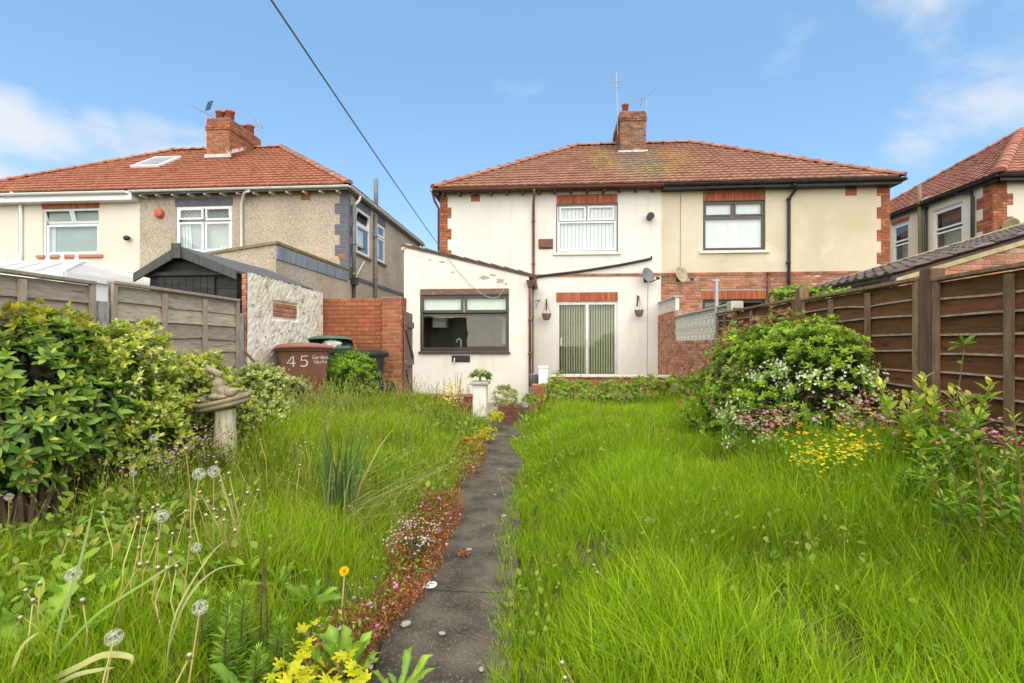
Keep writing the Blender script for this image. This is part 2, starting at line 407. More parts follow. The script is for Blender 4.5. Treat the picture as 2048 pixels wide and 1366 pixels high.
def pebbledash(name, cols, scale=70.0):
    m, n, l, b = _nt(name)
    t = n.new('ShaderNodeTexCoord')
    vo = n.new('ShaderNodeTexVoronoi'); vo.inputs['Scale'].default_value = scale
    l.new(t.outputs['Object'], vo.inputs['Vector'])
    rp = n.new('ShaderNodeValToRGB'); rp.color_ramp.interpolation = 'LINEAR'
    els = rp.color_ramp.elements
    els[0].position = 0.0; els[0].color = c4(cols[0]); els[1].position = 1.0; els[1].color = c4(cols[-1])
    for i, cc in enumerate(cols[1:-1]):
        e = els.new((i + 1) / (len(cols) - 1)); e.color = c4(cc)
    l.new(vo.outputs['Color'], rp.inputs['Fac'])
    nz = n.new('ShaderNodeTexNoise'); nz.inputs['Scale'].default_value = 0.8; nz.inputs['Detail'].default_value = 4
    l.new(t.outputs['Object'], nz.inputs['Vector'])
    mr = n.new('ShaderNodeMapRange'); mr.inputs['From Min'].default_value = 0.35; mr.inputs['From Max'].default_value = 0.7
    mr.inputs['To Min'].default_value = 1.06; mr.inputs['To Max'].default_value = 0.8
    l.new(nz.outputs['Fac'], mr.inputs['Value'])
    mxn = n.new('ShaderNodeVectorMath'); mxn.operation = 'SCALE'
    l.new(rp.outputs[0], mxn.inputs[0]); l.new(mr.outputs[0], mxn.inputs['Scale'])
    l.new(mxn.outputs[0], b.inputs['Base Color'])
    b.inputs['Roughness'].default_value = 0.95; b.inputs['Specular IOR Level'].default_value = 0.2
    bp = n.new('ShaderNodeBump'); bp.inputs['Strength'].default_value = 0.7; bp.inputs['Distance'].default_value = 0.012
    bp.invert = True
    l.new(vo.outputs['Distance'], bp.inputs['Height']); l.new(bp.outputs[0], b.inputs['Normal'])
    return m
M_pebble = pebbledash('pebbledash', [(0.24, 0.185, 0.135), (0.42, 0.345, 0.265), (0.48, 0.40, 0.31), (0.60, 0.52, 0.42)], 40)

def mossy_tile():
    """clay tiles with a lichen patch of its own below the chimney (world position of the roof is fixed)"""
    m, n, l, b = _nt('mossy_red_clay_tile')
    t = n.new('ShaderNodeTexCoord'); g = n.new('ShaderNodeNewGeometry')
    def noise(sc, lo, hi, de=6):
        nz = n.new('ShaderNodeTexNoise'); nz.inputs['Scale'].default_value = sc; nz.inputs['Detail'].default_value = de
        l.new(g.outputs['Position'], nz.inputs['Vector'])
        mr = n.new('ShaderNodeMapRange'); mr.inputs['From Min'].default_value = lo; mr.inputs['From Max'].default_value = hi
        l.new(nz.outputs['Fac'], mr.inputs['Value']); return mr.outputs[0]
    def mix(f, a, c):
        x = n.new('ShaderNodeMixRGB'); l.new(f, x.inputs['Fac'])
        if isinstance(a, tuple): x.inputs['Color1'].default_value = c4(a)
        else: l.new(a, x.inputs['Color1'])
        x.inputs['Color2'].default_value = c4(c); return x.outputs[0]
    def mul(a, c):
        x = n.new('ShaderNodeMath'); x.operation = 'MULTIPLY'; l.new(a, x.inputs[0]); l.new(c, x.inputs[1]); return x.outputs[0]
    def blob(ctr, rx, ry, lo=1.0, hi=0.35):
        mpp = n.new('ShaderNodeMapping'); mpp.vector_type = 'TEXTURE'
        mpp.inputs['Location'].default_value = ctr; mpp.inputs['Scale'].default_value = (rx, ry, 50)
        l.new(g.outputs['Position'], mpp.inputs[0])
        ln = n.new('ShaderNodeVectorMath'); ln.operation = 'LENGTH'; l.new(mpp.outputs[0], ln.inputs[0])
        mr = n.new('ShaderNodeMapRange'); mr.inputs['From Min'].default_value = lo; mr.inputs['From Max'].default_value = hi
        l.new(ln.outputs['Value'], mr.inputs['Value']); return mr.outputs[0]
    col = mix(noise(2.2, 0.35, 0.65), (0.295, 0.145, 0.092), (0.205, 0.098, 0.066))
    col = mix(noise(9, 0.55, 0.75), col, (0.38, 0.225, 0.15))
    col = mix(mul(blob((2.75, 15.9, 7), 1.0, 2.6), noise(5.0, 0.38, 0.58)), col, (0.17, 0.155, 0.13))
    for ctr, rx, ry in (((1.75, 16.3, 7), 0.9, 1.6), ((3.9, 16.2, 7), 1.0, 1.9), ((2.9, 15.1, 7), 1.5, 1.1)):
        col = mix(mul(blob(ctr, rx, ry), mul(noise(2.0, 0.36, 0.58), noise(14.0, 0.46, 0.62))), col, (0.31, 0.265, 0.045))
    l.new(col, b.inputs['Base Color']); b.inputs['Roughness'].default_value = 0.88; b.inputs['Specular IOR Level'].default_value = 0.25
    return m
M_tile_c = mossy_tile()
# ------------------------------------------------------------------ bricks
def brick_mesh(name, L=0.215, Dp=0.05, Hh=0.065, ch=0.006, jit=0.002, seed=0):
    r = random.Random(seed); j = lambda: r.uniform(-jit, jit)
    a, h = L / 2, Hh / 2
    vs = [(-a, 0, -h), (a, 0, -h), (a, 0, h), (-a, 0, h)]                       # chamfer ring, flush with the wall
    vs = [(x + j(), -Dp + ch, z + j()) for x, _, z in vs]
    vs += [(x, -Dp + j(), z) for x, z in ((-a + ch, -h + ch), (a - ch, -h + ch), (a - ch, h - ch), (-a + ch, h - ch))]
    vs += [(-a, 0, -h), (a, 0, -h), (a, 0, h), (-a, 0, h)]
    fs = [(4, 5, 6, 7)] + [(i, (i + 1) % 4, 4 + (i + 1) % 4, 4 + i) for i in range(4)] + [(8 + i, 8 + (i + 1) % 4, (i + 1) % 4, i) for i in range(4)]
    me = bpy.data.meshes.new(name); me.from_pydata(vs, [], fs); me.update()
    return me
_BM = {}
def brick_set(mat, kind='brick'):
    k = (mat.name, kind)
    if k not in _BM:
        L = []
        for i in range(4):
            if kind == 'brick': me = brick_mesh('brick', seed=i)
            else: me = brick_mesh('brick', 0.065, 0.05, 0.215, seed=i)
            me.materials.append(mat); L.append(me)
        _BM[k] = L
    return _BM[k]
BQ = {}       # root thing -> list of bricks waiting to be placed
def lay(fr, parent, root, u0, u1, z0, z1, mat, proud=0.0, holes=(), course=0.075, pitch=0.225, soldier=False, row0=0, top=None, quoin=None):
    """queue bricks for the rectangle; the brick's face ends up `proud` in front of the face of fr"""
    q = BQ.setdefault(root, [])
    ms = brick_set(mat, 'soldier' if soldier else 'brick')
    if soldier:
        n = max(1, round((u1 - u0) / 0.075)); w = (u1 - u0) / n
        for i in range(n):
            q.append((random.choice(ms), fr, parent, u0 + (i + .5) * w, (z0 + z1) / 2, proud, (w - 0.01) / 0.065, (z1 - z0) / 0.215)); 
        return
    rows = max(1, int(round((z1 - z0) / course))); ch = (z1 - z0) / rows
    for r in range(rows):
        zc = z0 + (r + .5) * ch
        off = 0.0 if (r + row0) % 2 == 0 else pitch / 2
        u = u0 - off
        while u < u1 - 0.02:
            a, b_ = max(u, u0), min(u + pitch, u1)
            u += pitch
            if b_ - a < 0.04: continue
            uc = (a + b_) / 2
            if top is not None and zc - ch / 2 > top(uc): continue
            if any(h[0] < b_ - .01 and h[1] > a + .01 and h[2] < zc + .02 and h[3] > zc - .02 for h in holes):
                # trim against the hole sideways
                h = [h for h in holes if h[0] < b_ - .01 and h[1] > a + .01 and h[2] < zc + .02 and h[3] > zc - .02][0]
                if h[0] - a > 0.04: b_ = h[0]
                elif b_ - h[1] > 0.04: a = h[1]
                else: continue
                uc = (a + b_) / 2
            q.append((random.choice(ms), fr, parent, uc, zc, proud + random.uniform(-.002, .002), (b_ - a - 0.01) / 0.215, (ch - 0.01) / 0.065))
def place_bricks():
    eye = Vector((0, 0, H))
    for root, q in BQ.items():
        items = []
        for (me, fr, par, u, z, pr, sx, sz) in q:
            p = fr.pt(u, z, pr - 0.05)
            items.append(((p - eye).length, me, fr, par, p, sx, sz))
        items.sort(key=lambda t: t[0])
        for (d, me, fr, par, p, sx, sz) in items[:300]:
            mtx = Matrix.Translation(p - ORG[par]) @ Matrix.Rotation(fr.a, 4, 'Z') @ Matrix.Diagonal((sx, 1, sz, 1))
            link('brick', me, par, None, mtx)
        rest = {}
        for it in items[300:]: rest.setdefault((it[1].materials[0].name, it[3]), []).append(it)
        for (mn, par), L in rest.items():
            mb = MB()
            for (d, me, fr, _, p, sx, sz) in L:
                mtx = Matrix.Translation(p) @ Matrix.Rotation(fr.a, 4, 'Z') @ Matrix.Diagonal((sx, 1, sz, 1))
                mb.add([mtx @ v.co for v in me.vertices], [tuple(f.vertices) for f in me.polygons])
            tag(mb.build('brickwork', bpy.data.materials[mn], par), kind='stuff')

# ------------------------------------------------------------------ walls, windows, roofs
def wall(fr, parent, mat, u0, u1, z0, top, holes=(), depth=0.1, name='wall', bump_d=0.0):
    """front face with openings and their reveals; top is a height or a function of u"""
    tf = top if callable(top) else (lambda u: top)
    us = sorted({u0, u1, *[h[0] for h in holes], *[h[1] for h in holes]})
    zs = sorted({z0, *[h[2] for h in holes], *[h[3] for h in holes]})
    mb = MB()
    for i in range(len(us) - 1):
        a, b_ = us[i], us[i + 1]; m = (a + b_) / 2
        for k in range(len(zs)):
            lo = zs[k]; last = k == len(zs) - 1
            hi = None if last else zs[k + 1]
            mid = lo + .01 if last else (lo + hi) / 2
            if any(h[0] < m < h[1] and h[2] < mid < h[3] for h in holes): continue
            mb.poly(fr.pt(a, lo), fr.pt(b_, lo), fr.pt(b_, tf(b_) if last else hi), fr.pt(a, tf(a) if last else hi))
    for (a, b_, lo, hi) in [h[:4] for h in holes]:
        for (p, q) in (((a, lo), (a, hi)), ((a, hi), (b_, hi)), ((b_, hi), (b_, lo)), ((b_, lo), (a, lo))):
            mb.poly(fr.pt(*p), fr.pt(*q), fr.pt(*q, -depth), fr.pt(*p, -depth))
    return mb.build(name, mat, parent)

def ring(mb, fr, u0, u1, z0, z1, w, d0, d1):
    fr.bar(mb, u0, u1, z0, z0 + w, d0, d1); fr.bar(mb, u0, u1, z1 - w, z1, d0, d1)
    fr.bar(mb, u0, u0 + w, z0 + w, z1 - w, d0, d1); fr.bar(mb, u1 - w, u1, z0 + w, z1 - w, d0, d1)

def window(fr, parent, hole, mat, lights, fw=0.05, rec=0.07, cw=0.04, room=True, room_d=1.6, sill=None, sill_mat=None, glass=None, label=None, roommat=None, name='window'):
    """lights: rectangles in fractions of the opening (u0,u1,z0,z1[,open angle]); the frame is the part, panes, sill and room are under it"""
    u0, u1, z0, z1 = hole; W, Hh = u1 - u0, z1 - z0
    mb = MB(); ring(mb, fr, u0, u1, z0, z1, fw, -rec - .05, -rec)
    panes = []
    for L in lights:
        a, b_, lo, hi = u0 + L[0] * W, u0 + L[1] * W, z0 + L[2] * Hh, z0 + L[3] * Hh
        if len(L) > 4 and L[4]:
            th = L[4]; n0 = len(mb.v); ring(mb, fr, a, b_, lo, hi, cw, -rec, -rec + .04)
            piv = fr.pt(a, hi, -rec); R = Matrix.Rotation(th, 4, fr.U)
            for i in range(n0, len(mb.v)): mb.v[i] = piv + (R @ (mb.v[i] - piv).to_4d()).to_3d()
            pts = [piv + (R @ (q - piv).to_4d()).to_3d() for q in (fr.pt(a + cw, lo + cw, -rec + .02), fr.pt(b_ - cw, lo + cw, -rec + .02), fr.pt(b_ - cw, hi - cw, -rec + .02), fr.pt(a + cw, hi - cw, -rec + .02))]
        else:
            ring(mb, fr, a, b_, lo, hi, cw, -rec - .03, -rec + .012)
            pts = [fr.pt(a + cw, lo + cw, -rec - .012), fr.pt(b_ - cw, lo + cw, -rec - .012), fr.pt(b_ - cw, hi - cw, -rec - .012), fr.pt(a + cw, hi - cw, -rec - .012)]
        panes.append(pts)
    fo = mb.build(name, mat, parent)
    if label: fo['label'] = label
    for pts in panes:
        q = MB(); nrm = (pts[1] - pts[0]).cross(pts[2] - pts[0]).normalized()
        q.prism(pts, nrm * 0.005); q.build('pane', glass or GLASS, fo)
    if room:
        r = MB(); e = 0.25
        A = [(u0 - e, z0 - e), (u1 + e, z0 - e), (u1 + e, z1 + e), (u0 - e, z1 + e)]
        d0, d1 = -rec - .06, -rec - room_d
        for i in range(4):
            a, b_ = A[i], A[(i + 1) % 4]
            r.poly(fr.pt(a[0], a[1], d0), fr.pt(b_[0], b_[1], d0), fr.pt(b_[0], b_[1], d1), fr.pt(a[0], a[1], d1))
        r.poly(*[fr.pt(a[0], a[1], d1) for a in A])
        # the inner face of the wall closes the room round the opening
        I = [(u0, z0), (u1, z0), (u1, z1), (u0, z1)]
        for i in range(4):
            k = (i + 1) % 4
            r.poly(fr.pt(*A[i], d0), fr.pt(*A[k], d0), fr.pt(*I[k], d0), fr.pt(*I[i], d0))
        r.build('room', roommat or M_room, fo)
    if sill:
        ex, hh, pr = sill
        q = MB(); fr.bar(q, u0 - ex, u1 + ex, z0 - hh, z0, -rec, pr)
        bevel(q.build('sill', sill_mat or M_sill, fo), .008)
    return fo
def blinds(fr, fo, hole, n, mat, d=-0.22, gap=0.25, ang=0.35, clear=0.04):
    u0, u1, z0, z1 = hole; w = (u1 - u0) / n
    for i in range(n):
        uc = u0 + (i + .5) * w; hw = w * (1 - gap) / 2 * 1.0; a = ang + random.uniform(-.08, .08)
        du, dd = hw * math.cos(a), hw * math.sin(a)
        q = MB(); A, B = fr.pt(uc - du, z0 + clear, d - dd), fr.pt(uc + du, z0 + clear, d + dd)
        q.prism([A, B, B + Vector((0, 0, z1 - z0 - 2 * clear)), A + Vector((0, 0, z1 - z0 - 2 * clear))], (B - A).cross(Vector((0, 0, 1))).normalized() * 0.002)
        q.build('blind_slat', mat, fo)

def roof_plane(parent, mat, E0, E1, R0, R1, gauge=0.28, tw=0.21, name='tiles', roll=0.013, step=0.04):
    """tiled slope with eave E0-E1 and top R0-R1 (R0 may equal R1): stepped courses of rolled tiles, one mesh"""
    E0, E1, R0, R1 = map(Vector, (E0, E1, R0, R1))
    U = (E1 - E0).normalized(); up = (R0 - E0) - U * (R0 - E0).dot(U); Ls = up.length; W = up / Ls
    N = U.cross(W).normalized()
    if N.z < 0: N = -N
    w0, w1 = (R0 - E0).dot(U), (E1 - E0).length - (E1 - R1).dot(U)
    Lb = (E1 - E0).length; n = max(1, round(Ls / gauge)); g = Ls / n
    prof = [(0.0, 0.0), (0.3, 0.0), (0.48, 0.75), (0.68, 1.0), (0.88, 0.7)]
    mb = MB()
    for k in range(n):
        t0, t1 = k / n, (k + 1) / n; tm = (t0 + t1) / 2
        a, b_ = w0 * tm, Lb + (w1 - Lb) * tm
        off = (k % 2) * 0.0
        us = []
        i0 = int(math.floor(a / tw)) - 1
        for i in range(i0, int(b_ / tw) + 2):
            for (fx, fh) in prof:
                u = (i + fx) * tw + off
                if a < u < b_: us.append((u, fh * roll + random.uniform(-.002, .002)))
        us = [(a, 0.0)] + us + [(b_, 0.0)]
        base = len(mb.v); jit = {}
        vs = []
        for (u, hgt) in us:
            ti = int(math.floor(u / tw)); 
            if ti not in jit: jit[ti] = (random.uniform(-.006, .006), random.uniform(-.008, .008))
            jn, jw = jit[ti]
            p = E0 + U * u
            vs += [p + W * (k * g + jw) + N * 0.0, p + W * (k * g + jw - .005) + N * (hgt + step + jn), p + W * ((k + 1) * g + .02) + N * (hgt + .004)]
        m = len(us)
        fs = []
        for i in range(m - 1):
            fs += [(3 * i, 3 * i + 3, 3 * i + 4, 3 * i + 1), (3 * i + 1, 3 * i + 4, 3 * i + 5, 3 * i + 2)]
        mb.add(vs, fs)
    return tag(mb.build(name, mat, parent), kind='stuff')

def cap_tiles(parent, mat, A, B, L=0.45, r=0.12, name='ridge_tile'):
    A, B = Vector(A), Vector(B); d = (B - A); n = max(1, round(d.length / L)); l = d.length / n
    key = (name, round(l, 3), r)
    mb = MB(); prof = []
    for k in range(9):
        a = math.pi * k / 8; prof.append((r * math.cos(a), r * 0.75 * math.sin(a)))
    m = len(prof)
    vs = []
    for (x, sc, dz) in ((-0.02, 1.1, 0.012), (0.07, 1.1, 0.012), (0.075, 1.0, 0.0), (l, 1.0, 0.0)):
        vs += [(x, y * sc, z * sc + dz) for y, z in prof]
    fs = [(i * m + k, i * m + k + 1, (i + 1) * m + k + 1, (i + 1) * m + k) for i in range(3) for k in range(m - 1)]
    fs += [tuple(range(m)), tuple(range(3 * m, 4 * m))[::-1]]
    me = mb.add(vs, fs).mesh(name); me.materials.append(mat)
    X = d.normalized(); Z = Vector((0, 0, 1)); Y = Z.cross(X).normalized(); Z = X.cross(Y)
    R = Matrix((X, Y, Z)).transposed().to_4x4()
    for i in range(n):
        link(name, me, parent, None, Matrix.Translation(A + X * (l * i) + Vector((0, 0, random.uniform(-.008, .008))) - ORG[parent]) @ R)

def pipe(parent, mat, pts, r=0.034, name='downpipe', brackets=()):
    mb = MB(); mb.tube(pts, r, 10)
    for (p, ax) in brackets:
        p = Vector(p); mb.tube([p - Vector((0, 0, .03)), p + Vector((0, 0, .03))], r * 1.35, 10)
    return mb.build(name, mat, parent, True)

def gutter(parent, mat, A, B, r=0.06, name='gutter'):
    """half-round gutter hung along A-B (open at the top)"""
    A, B = Vector(A), Vector(B); X = (B - A).normalized(); Y = Vector((0, 0, 1)).cross(X).normalized()
    mb = MB(); n = 8; vs = []
    for p in (A, B):
        for rr in (r, r * 0.88):
            for k in range(n + 1):
                a = math.pi + math.pi * k / n
                vs.append(p + Y * (rr * math.cos(a)) + Vector((0, 0, rr * math.sin(a))))
    m = n + 1; fs = []
    for k in range(n):
        fs += [(k, k + 1, 2 * m + k + 1, 2 * m + k), (m + k, 3 * m + k, 3 * m + k + 1, m + k + 1), (k, m + k, m + k + 1, k + 1), (2 * m + k, 2 * m + k + 1, 3 * m + k + 1, 3 * m + k)]
    for k in (0, n): fs.append((k, 2 * m + k, 3 * m + k, m + k))
    return mb.add(vs, fs).build(name, mat, parent, False)

def chimney(root, front_fr, u0, u1, depth, z0, z1, mat, name='chimney', right=True, pots=(), corbel=2, mortar=None):
    """brick stack as a part; its bricks, pots and flashing are under it. front_fr's face is the front"""
    mb = MB()
    c0 = front_fr.pt(u0 + .008, z0, -.008)
    mb.obox(c0, front_fr.U * (u1 - u0 - .016), -front_fr.N * (depth - .016), Vector((0, 0, z1 - z0)))
    o = mb.build(name, mortar or M_mortar, root)
    zt = z1 - corbel * 0.075
    a = front_fr.a
    faces = [(front_fr, u0, u1)]
    pr = front_fr.pt(u1, 0, 0); fr_r = Fr(pr.x, pr.y, a + math.pi / 2); faces.append((fr_r, 0, depth))
    pl = front_fr.pt(u0, 0, -depth); fr_l = Fr(pl.x, pl.y, a - math.pi / 2); faces.append((fr_l, 0, depth))
    for fr, a0, a1 in faces:
        lay(fr, o, root, a0, a1, z0, zt - .15, mat)
        lay(fr, o, root, a0 - .03, a1 + .03, zt - .15, zt, mat, 0.03, row0=1)
        lay(fr, o, root, a0, a1, zt, z1, mat, 0.005, row0=1)
    cp = MB(); front_fr.bar(cp, u0 - .0, u1 + .0, z1, z1 + .05, -depth, 0.0)
    bevel(cp.build('mortar_cap', M_concrete, o), .03)
    for (pu, pd, ph, prr) in pots:
        p = front_fr.pt(pu, z1 + .04, -pd)
        q = MB().lathe([(prr * .95, 0), (prr * .92, ph * .82), (prr * 1.12, ph * .84), (prr * 1.12, ph * .97), (prr * 1.0, ph), (prr * .8, ph), (prr * .8, ph * .5)], p, 14)
        q.build('chimney_pot', M_pot, o, True)
    fl = MB(); front_fr.bar(fl, u0 - .06, u1 + .06, z0 + .18, z0 + .30, 0.0, 0.03)
    fl.build('flashing', M_lead, o)
    return o
# ------------------------------------------------------------------ ground
def sstep(a, b, x):
    t = np.clip((np.asarray(x, float) - a) / (b - a), 0, 1); return t * t * (3 - 2 * t)
def pathc(y): return -0.46 - 0.041 * (np.asarray(y, float) - 2.0)      # centre line of the path
PW = 0.275
def fnoise(x, y, sc, seed):
    r = np.random.default_rng(seed); o = 0
    for i in range(7):
        a = r.uniform(0, 6.283); f = sc * r.uniform(.5, 1.7); o = o + np.sin((x * math.cos(a) + y * math.sin(a)) * f + r.uniform(0, 6.283))
    return o / 2.6
def gz(x, y):
    x = np.asarray(x, float); y = np.asarray(y, float)
    dr = x - (pathc(y) + PW); dl = (pathc(y) - PW) - x
    r = 0.24 * sstep(0.02, 0.8, dr) + 0.05 * sstep(1.5, 3.0, dr) + 0.24 * sstep(1.5, 2.5, x) * (1 - sstep(5.0, 7.0, y))
    l = 0.12 * sstep(0.02, 0.8, dl) + 0.30 * sstep(3.2, 7.6, y) * sstep(0.1, 1.5, dl)
    z = np.where(dr > 0, r, np.where(dl > 0, l, 0.0))
    l = l + 0.34 * sstep(3.2, 3.75, -x) * (1 - sstep(5.0, 7.0, y))
    inside = sstep(-4.6, -4.2, x) * (1 - sstep(2.95, 3.3, x)) * sstep(-4, -1, y)
    endl = np.where(dl > 0, 1 - sstep(8.45, 8.62, y), 1 - sstep(10.3, 10.5, y) * 0.6)
    return z * inside * endl
M_soil = pm('garden_soil', (0.055, 0.06, 0.02), (0.09, 0.075, 0.035), 0.95, 6, 0.5, 40)
gx = np.concatenate([[-400, -120, -40, -15, -7], np.arange(-4.8, 3.7, 0.1), [6, 15, 40, 120, 400]])
gy = np.concatenate([[-400, -120, -40, -12, -4], np.arange(-1.5, 11.2, 0.14), [14, 25, 45, 120, 400, 800]])
XX, YY = np.meshgrid(gx, gy); ZZ = gz(XX, YY) - 0.02
nx, ny = len(gx), len(gy)
me = bpy.data.meshes.new('ground')
me.from_pydata(np.stack([XX, YY, ZZ], -1).reshape(-1, 3).tolist(), [], [(j * nx + i, j * nx + i + 1, (j + 1) * nx + i + 1, (j + 1) * nx + i) for j in range(ny - 1) for i in range(nx - 1)])
me.shade_smooth()
tag(link('ground', me, None, M_soil), kind='structure')

# the concrete path: slabs cast one after the other
M_path = pm('dark_mossy_concrete', (0.042, 0.036, 0.026), (0.125, 0.105, 0.074), 0.95, 4.5, 0.9, 110, c3=(0.18, 0.16, 0.12), s3=85, lo3=0.57, hi3=0.68, bdist=0.008)
path = tag(bpy.data.objects.new('path', None), kind='structure'); COL.objects.link(path); ORG[path] = Vector((0, 0, 0))
joints = [-1.6, 0.45, 2.75, 5.1, 7.45, 9.7, 11.0]
for i in range(len(joints) - 1):
    a, b_ = joints[i] + .004, joints[i + 1] - .004
    mb = MB(); n = 16; rr = random.Random(i)
    L, Rr = [], []
    for k in range(n + 1):
        y = a + (b_ - a) * k / n; c = float(pathc(y))
        L.append((c - PW - .01 + rr.uniform(-.012, .012), y)); Rr.append((c + PW + .03 + rr.uniform(-.012, .012), y))
    zt = 0.03 + rr.uniform(-.006, .006)
    for k in range(n):
        q = [L[k], Rr[k], Rr[k + 1], L[k + 1]]
        mb.poly(*[(x, y, zt) for x, y in q])
        mb.poly((*L[k], zt), (*L[k + 1], zt), (*L[k + 1], -.06), (*L[k], -.06)); mb.poly((*Rr[k], -.06), (*Rr[k + 1], -.06), (*Rr[k + 1], zt), (*Rr[k], zt))
    for q in ((L[0], Rr[0]), (Rr[-1], L[-1])):
        mb.poly((*q[0], -.06), (*q[1], -.06), (*q[1], zt), (*q[0], zt))
    mb.build('slab', M_path, path)
yard = MB().box(-4.4, -0.5, 8.75, 14.0, -.08, 0.012)
tag(yard.build('yard', M_concrete, None), kind='structure')
drive = MB().box(-5.75, -4.25, 8.9, 24, -.08, 0.01); tag(drive.build('driveway', M_concrete, None), kind='structure')

# ------------------------------------------------------------------ the semi-detached pair straight ahead
F = 14.2
FB = Fr(0, F)
def hole(px0, px1, py0, py1, Y=F):
    m = (px0 + px1) / 2
    return (P(px0, 500, Y).x, P(px1, 500, Y).x, P(m, py1, Y).z, P(m, py0, Y).z)
XL, XM, XR = -3.16, 3.08, 9.13
EZ = 5.78; RZ = 8.54; RY = 18.1
wh = thing('house', 'white rendered semi-detached house with sliding patio door and brown gutter', 'house', ((XL + XM) / 2, F, 0))
ch_ = thing('house', 'cream rendered semi-detached house with brick ground floor and black gutter', 'house', ((XM + XR) / 2, F, 0))
h_up = hole(1113, 1235, 407, 505); h_door = hole(1113, 1235, 603, 752); h_door = (h_door[0], h_door[1], 0.50, h_door[3])
h_up2 = hole(1406, 1531, 401, 501); h_lo2 = hole(1405, 1532, 599, 690)
zs1 = P(1200, 550, F).z; zs2 = zs1
QW = 0.30
wall(FB, wh, M_render_white, XL + .02, XM, 0, EZ - .03, [h_up, h_door])
wall(FB, ch_, M_render_cream, XM + .001, XR - .02, zs2 + .04, EZ - .03, [h_up2])
FBm = Fr(0, F + 0.012)
wall(FBm, ch_, M_mortar, XM + .001, XR, 0, zs2 + .04, [h_lo2], name='ground_floor_wall')
for root, a, b_, m in ((wh, XL, XM, M_render_white), (ch_, XM, XR, M_render_cream)):
    mb = MB(); ya, yb = F + .01, 22.0
    xs = a + .02 if root is wh else b_ - .02
    mb.poly((xs, ya, 0), (xs, yb, 0), (xs, yb, EZ - .03), (xs, ya, EZ - .03))
    mb.poly((a, yb, 0), (b_, yb, 0), (b_, yb, EZ - .03), (a, yb, EZ - .03))
    mb.build('outer_wall', m, root)
# party line, quoins, string course, lintels
def quoin(fr, parent, root, u_edge, sgn, z0, z1, mat, n=4, wl=(0.335, 0.225), start=0):
    """toothed corner of brick: blocks of n courses, long and short in turn; sgn +1 runs towards +u"""
    ch2 = 0.0765; z = z1; k = start
    while z > z0 + .1:
        zz = max(z0, z - n * ch2); w = wl[k % 2]
        a, b_ = (u_edge, u_edge + w) if sgn > 0 else (u_edge - w, u_edge)
        lay(fr, parent, root, a, b_, zz, z, mat, 0.012, course=ch2, row0=k)
        mb = MB(); fr.bar(mb, a, b_, zz, z, -.02, .004); mb.build('quoin_mortar', M_mortar_red if mat is not M_brick_blue else M_brick_blue, parent)
        z = zz; k += 1
quoin(FB, wh, wh, XL, 1, 3.1, EZ - .12, M_brick, start=1)
quoin(FB, ch_, ch_, XR, -1, 3.4, EZ - .05, M_brick, start=0)
FS = Fr(XR, 0, math.pi / 2)
lay(FB, wh, wh, XL + .45, XM, zs1 - .035, zs1 + .035, M_brick, 0.03)
lay(FB, ch_, ch_, XM, XR - .02, zs2 - .035, zs2 + .035, M_brick, 0.03)
for (root, a, b_) in ((wh, XL + .45, XM), (ch_, XM + .001, XR - .02)):
    mb = MB(); FB.bar(mb, a, b_, zs1 - .042, zs1 + .042, -.03, .022); mb.build('string_course', M_mortar, root)
def lintel(fr, parent, root, hole_, h, mat=None, ex=0.0, proud=0.012, mort=None):
    mb = MB(); fr.bar(mb, hole_[0] - ex, hole_[1] + ex, hole_[3] + .003, hole_[3] + h, -.06, proud - .009); mb.build('lintel_mortar', mort or M_mortar_red, parent)
    lay(fr, parent, root, hole_[0] - ex, hole_[1] + ex, hole_[3] + .004, hole_[3] + h - .004, mat or M_brick_soldier, proud, soldier=True)
lintel(FB, wh, wh, h_up, 0.26); lintel(FB, wh, wh, h_door, 0.26, ex=.01)
lintel(FB, ch_, ch_, h_up2, 0.26); lintel(FB, ch_, ch_, h_lo2, 0.25, ex=.02)
# ground floor brickwork of the cream house (stretcher bond)
lay(FB, ch_, ch_, XM + .01, XR, 2.05, zs2 - .045, M_brick_old, 0.0, holes=[(h_lo2[0] - .03, h_lo2[1] + .03, h_lo2[2], h_lo2[3] + .26)])
# windows
w = window(FB, wh, h_up, M_upvc, [(.05, .485, .665, .95), (.515, .95, .665, .95), (.03, .97, .05, .64)], fw=.05, rec=.06, sill=(.1, .07, .06))
blinds(FB, w, h_up, 16, M_blind, d=-.135, gap=.08, ang=.25)
mb = MB(); ring(mb, FB, h_up[0] - .012, h_up[1] + .012, h_up[2] - .012, h_up[3] + .0, .025, -.055, .006); mb.build('window_surround', M_upvc_brown, wh)
w = window(FB, ch_, h_up2, M_upvc_brown, [(.03, .49, .70, .97), (.51, .97, .70, .97), (.02, .98, .03, .67)], fw=.045, rec=.06, cw=.045, sill=(.1, .075, .06))
blinds(FB, w, h_up2, 18, M_blind, d=-.135, gap=.03, ang=.3)
w = window(FB, ch_, h_lo2, M_upvc_brown, [(.03, .49, .72, .97), (.51, .97, .72, .97), (.02, .98, .03, .69)], fw=.05, rec=.08, cw=.045)
# patio door: two aluminium leaves, cream vertical blinds behind
w = window(FB, wh, h_door, M_alu, [(.02, .505, .02, .98), (.506, .98, .02, .98)], fw=.035, rec=.06, cw=.04, room_d=4.0, name='patio_door', glass=glass_mat('door_glass', (0.9, 0.93, 0.88), .8))
blinds(FB, w, (h_door[0] + .05, h_door[1] - .03, h_door[2], h_door[3]), 23, M_blind_cream, d=-.17, gap=.1, ang=.92)
mb = MB(); FB.bar(mb, h_door[0] + .12, h_door[0] + .15, 1.38, 1.6, -.05, -.02); mb.build('handle', M_alu, w)
# things seen dimly inside the rear room
mb = MB(); FB.bar(mb, h_door[0] + .55, h_door[0] + .9, 1.35, 2.1, -3.9, -3.85); mb.build('far_window', M_blind, w)
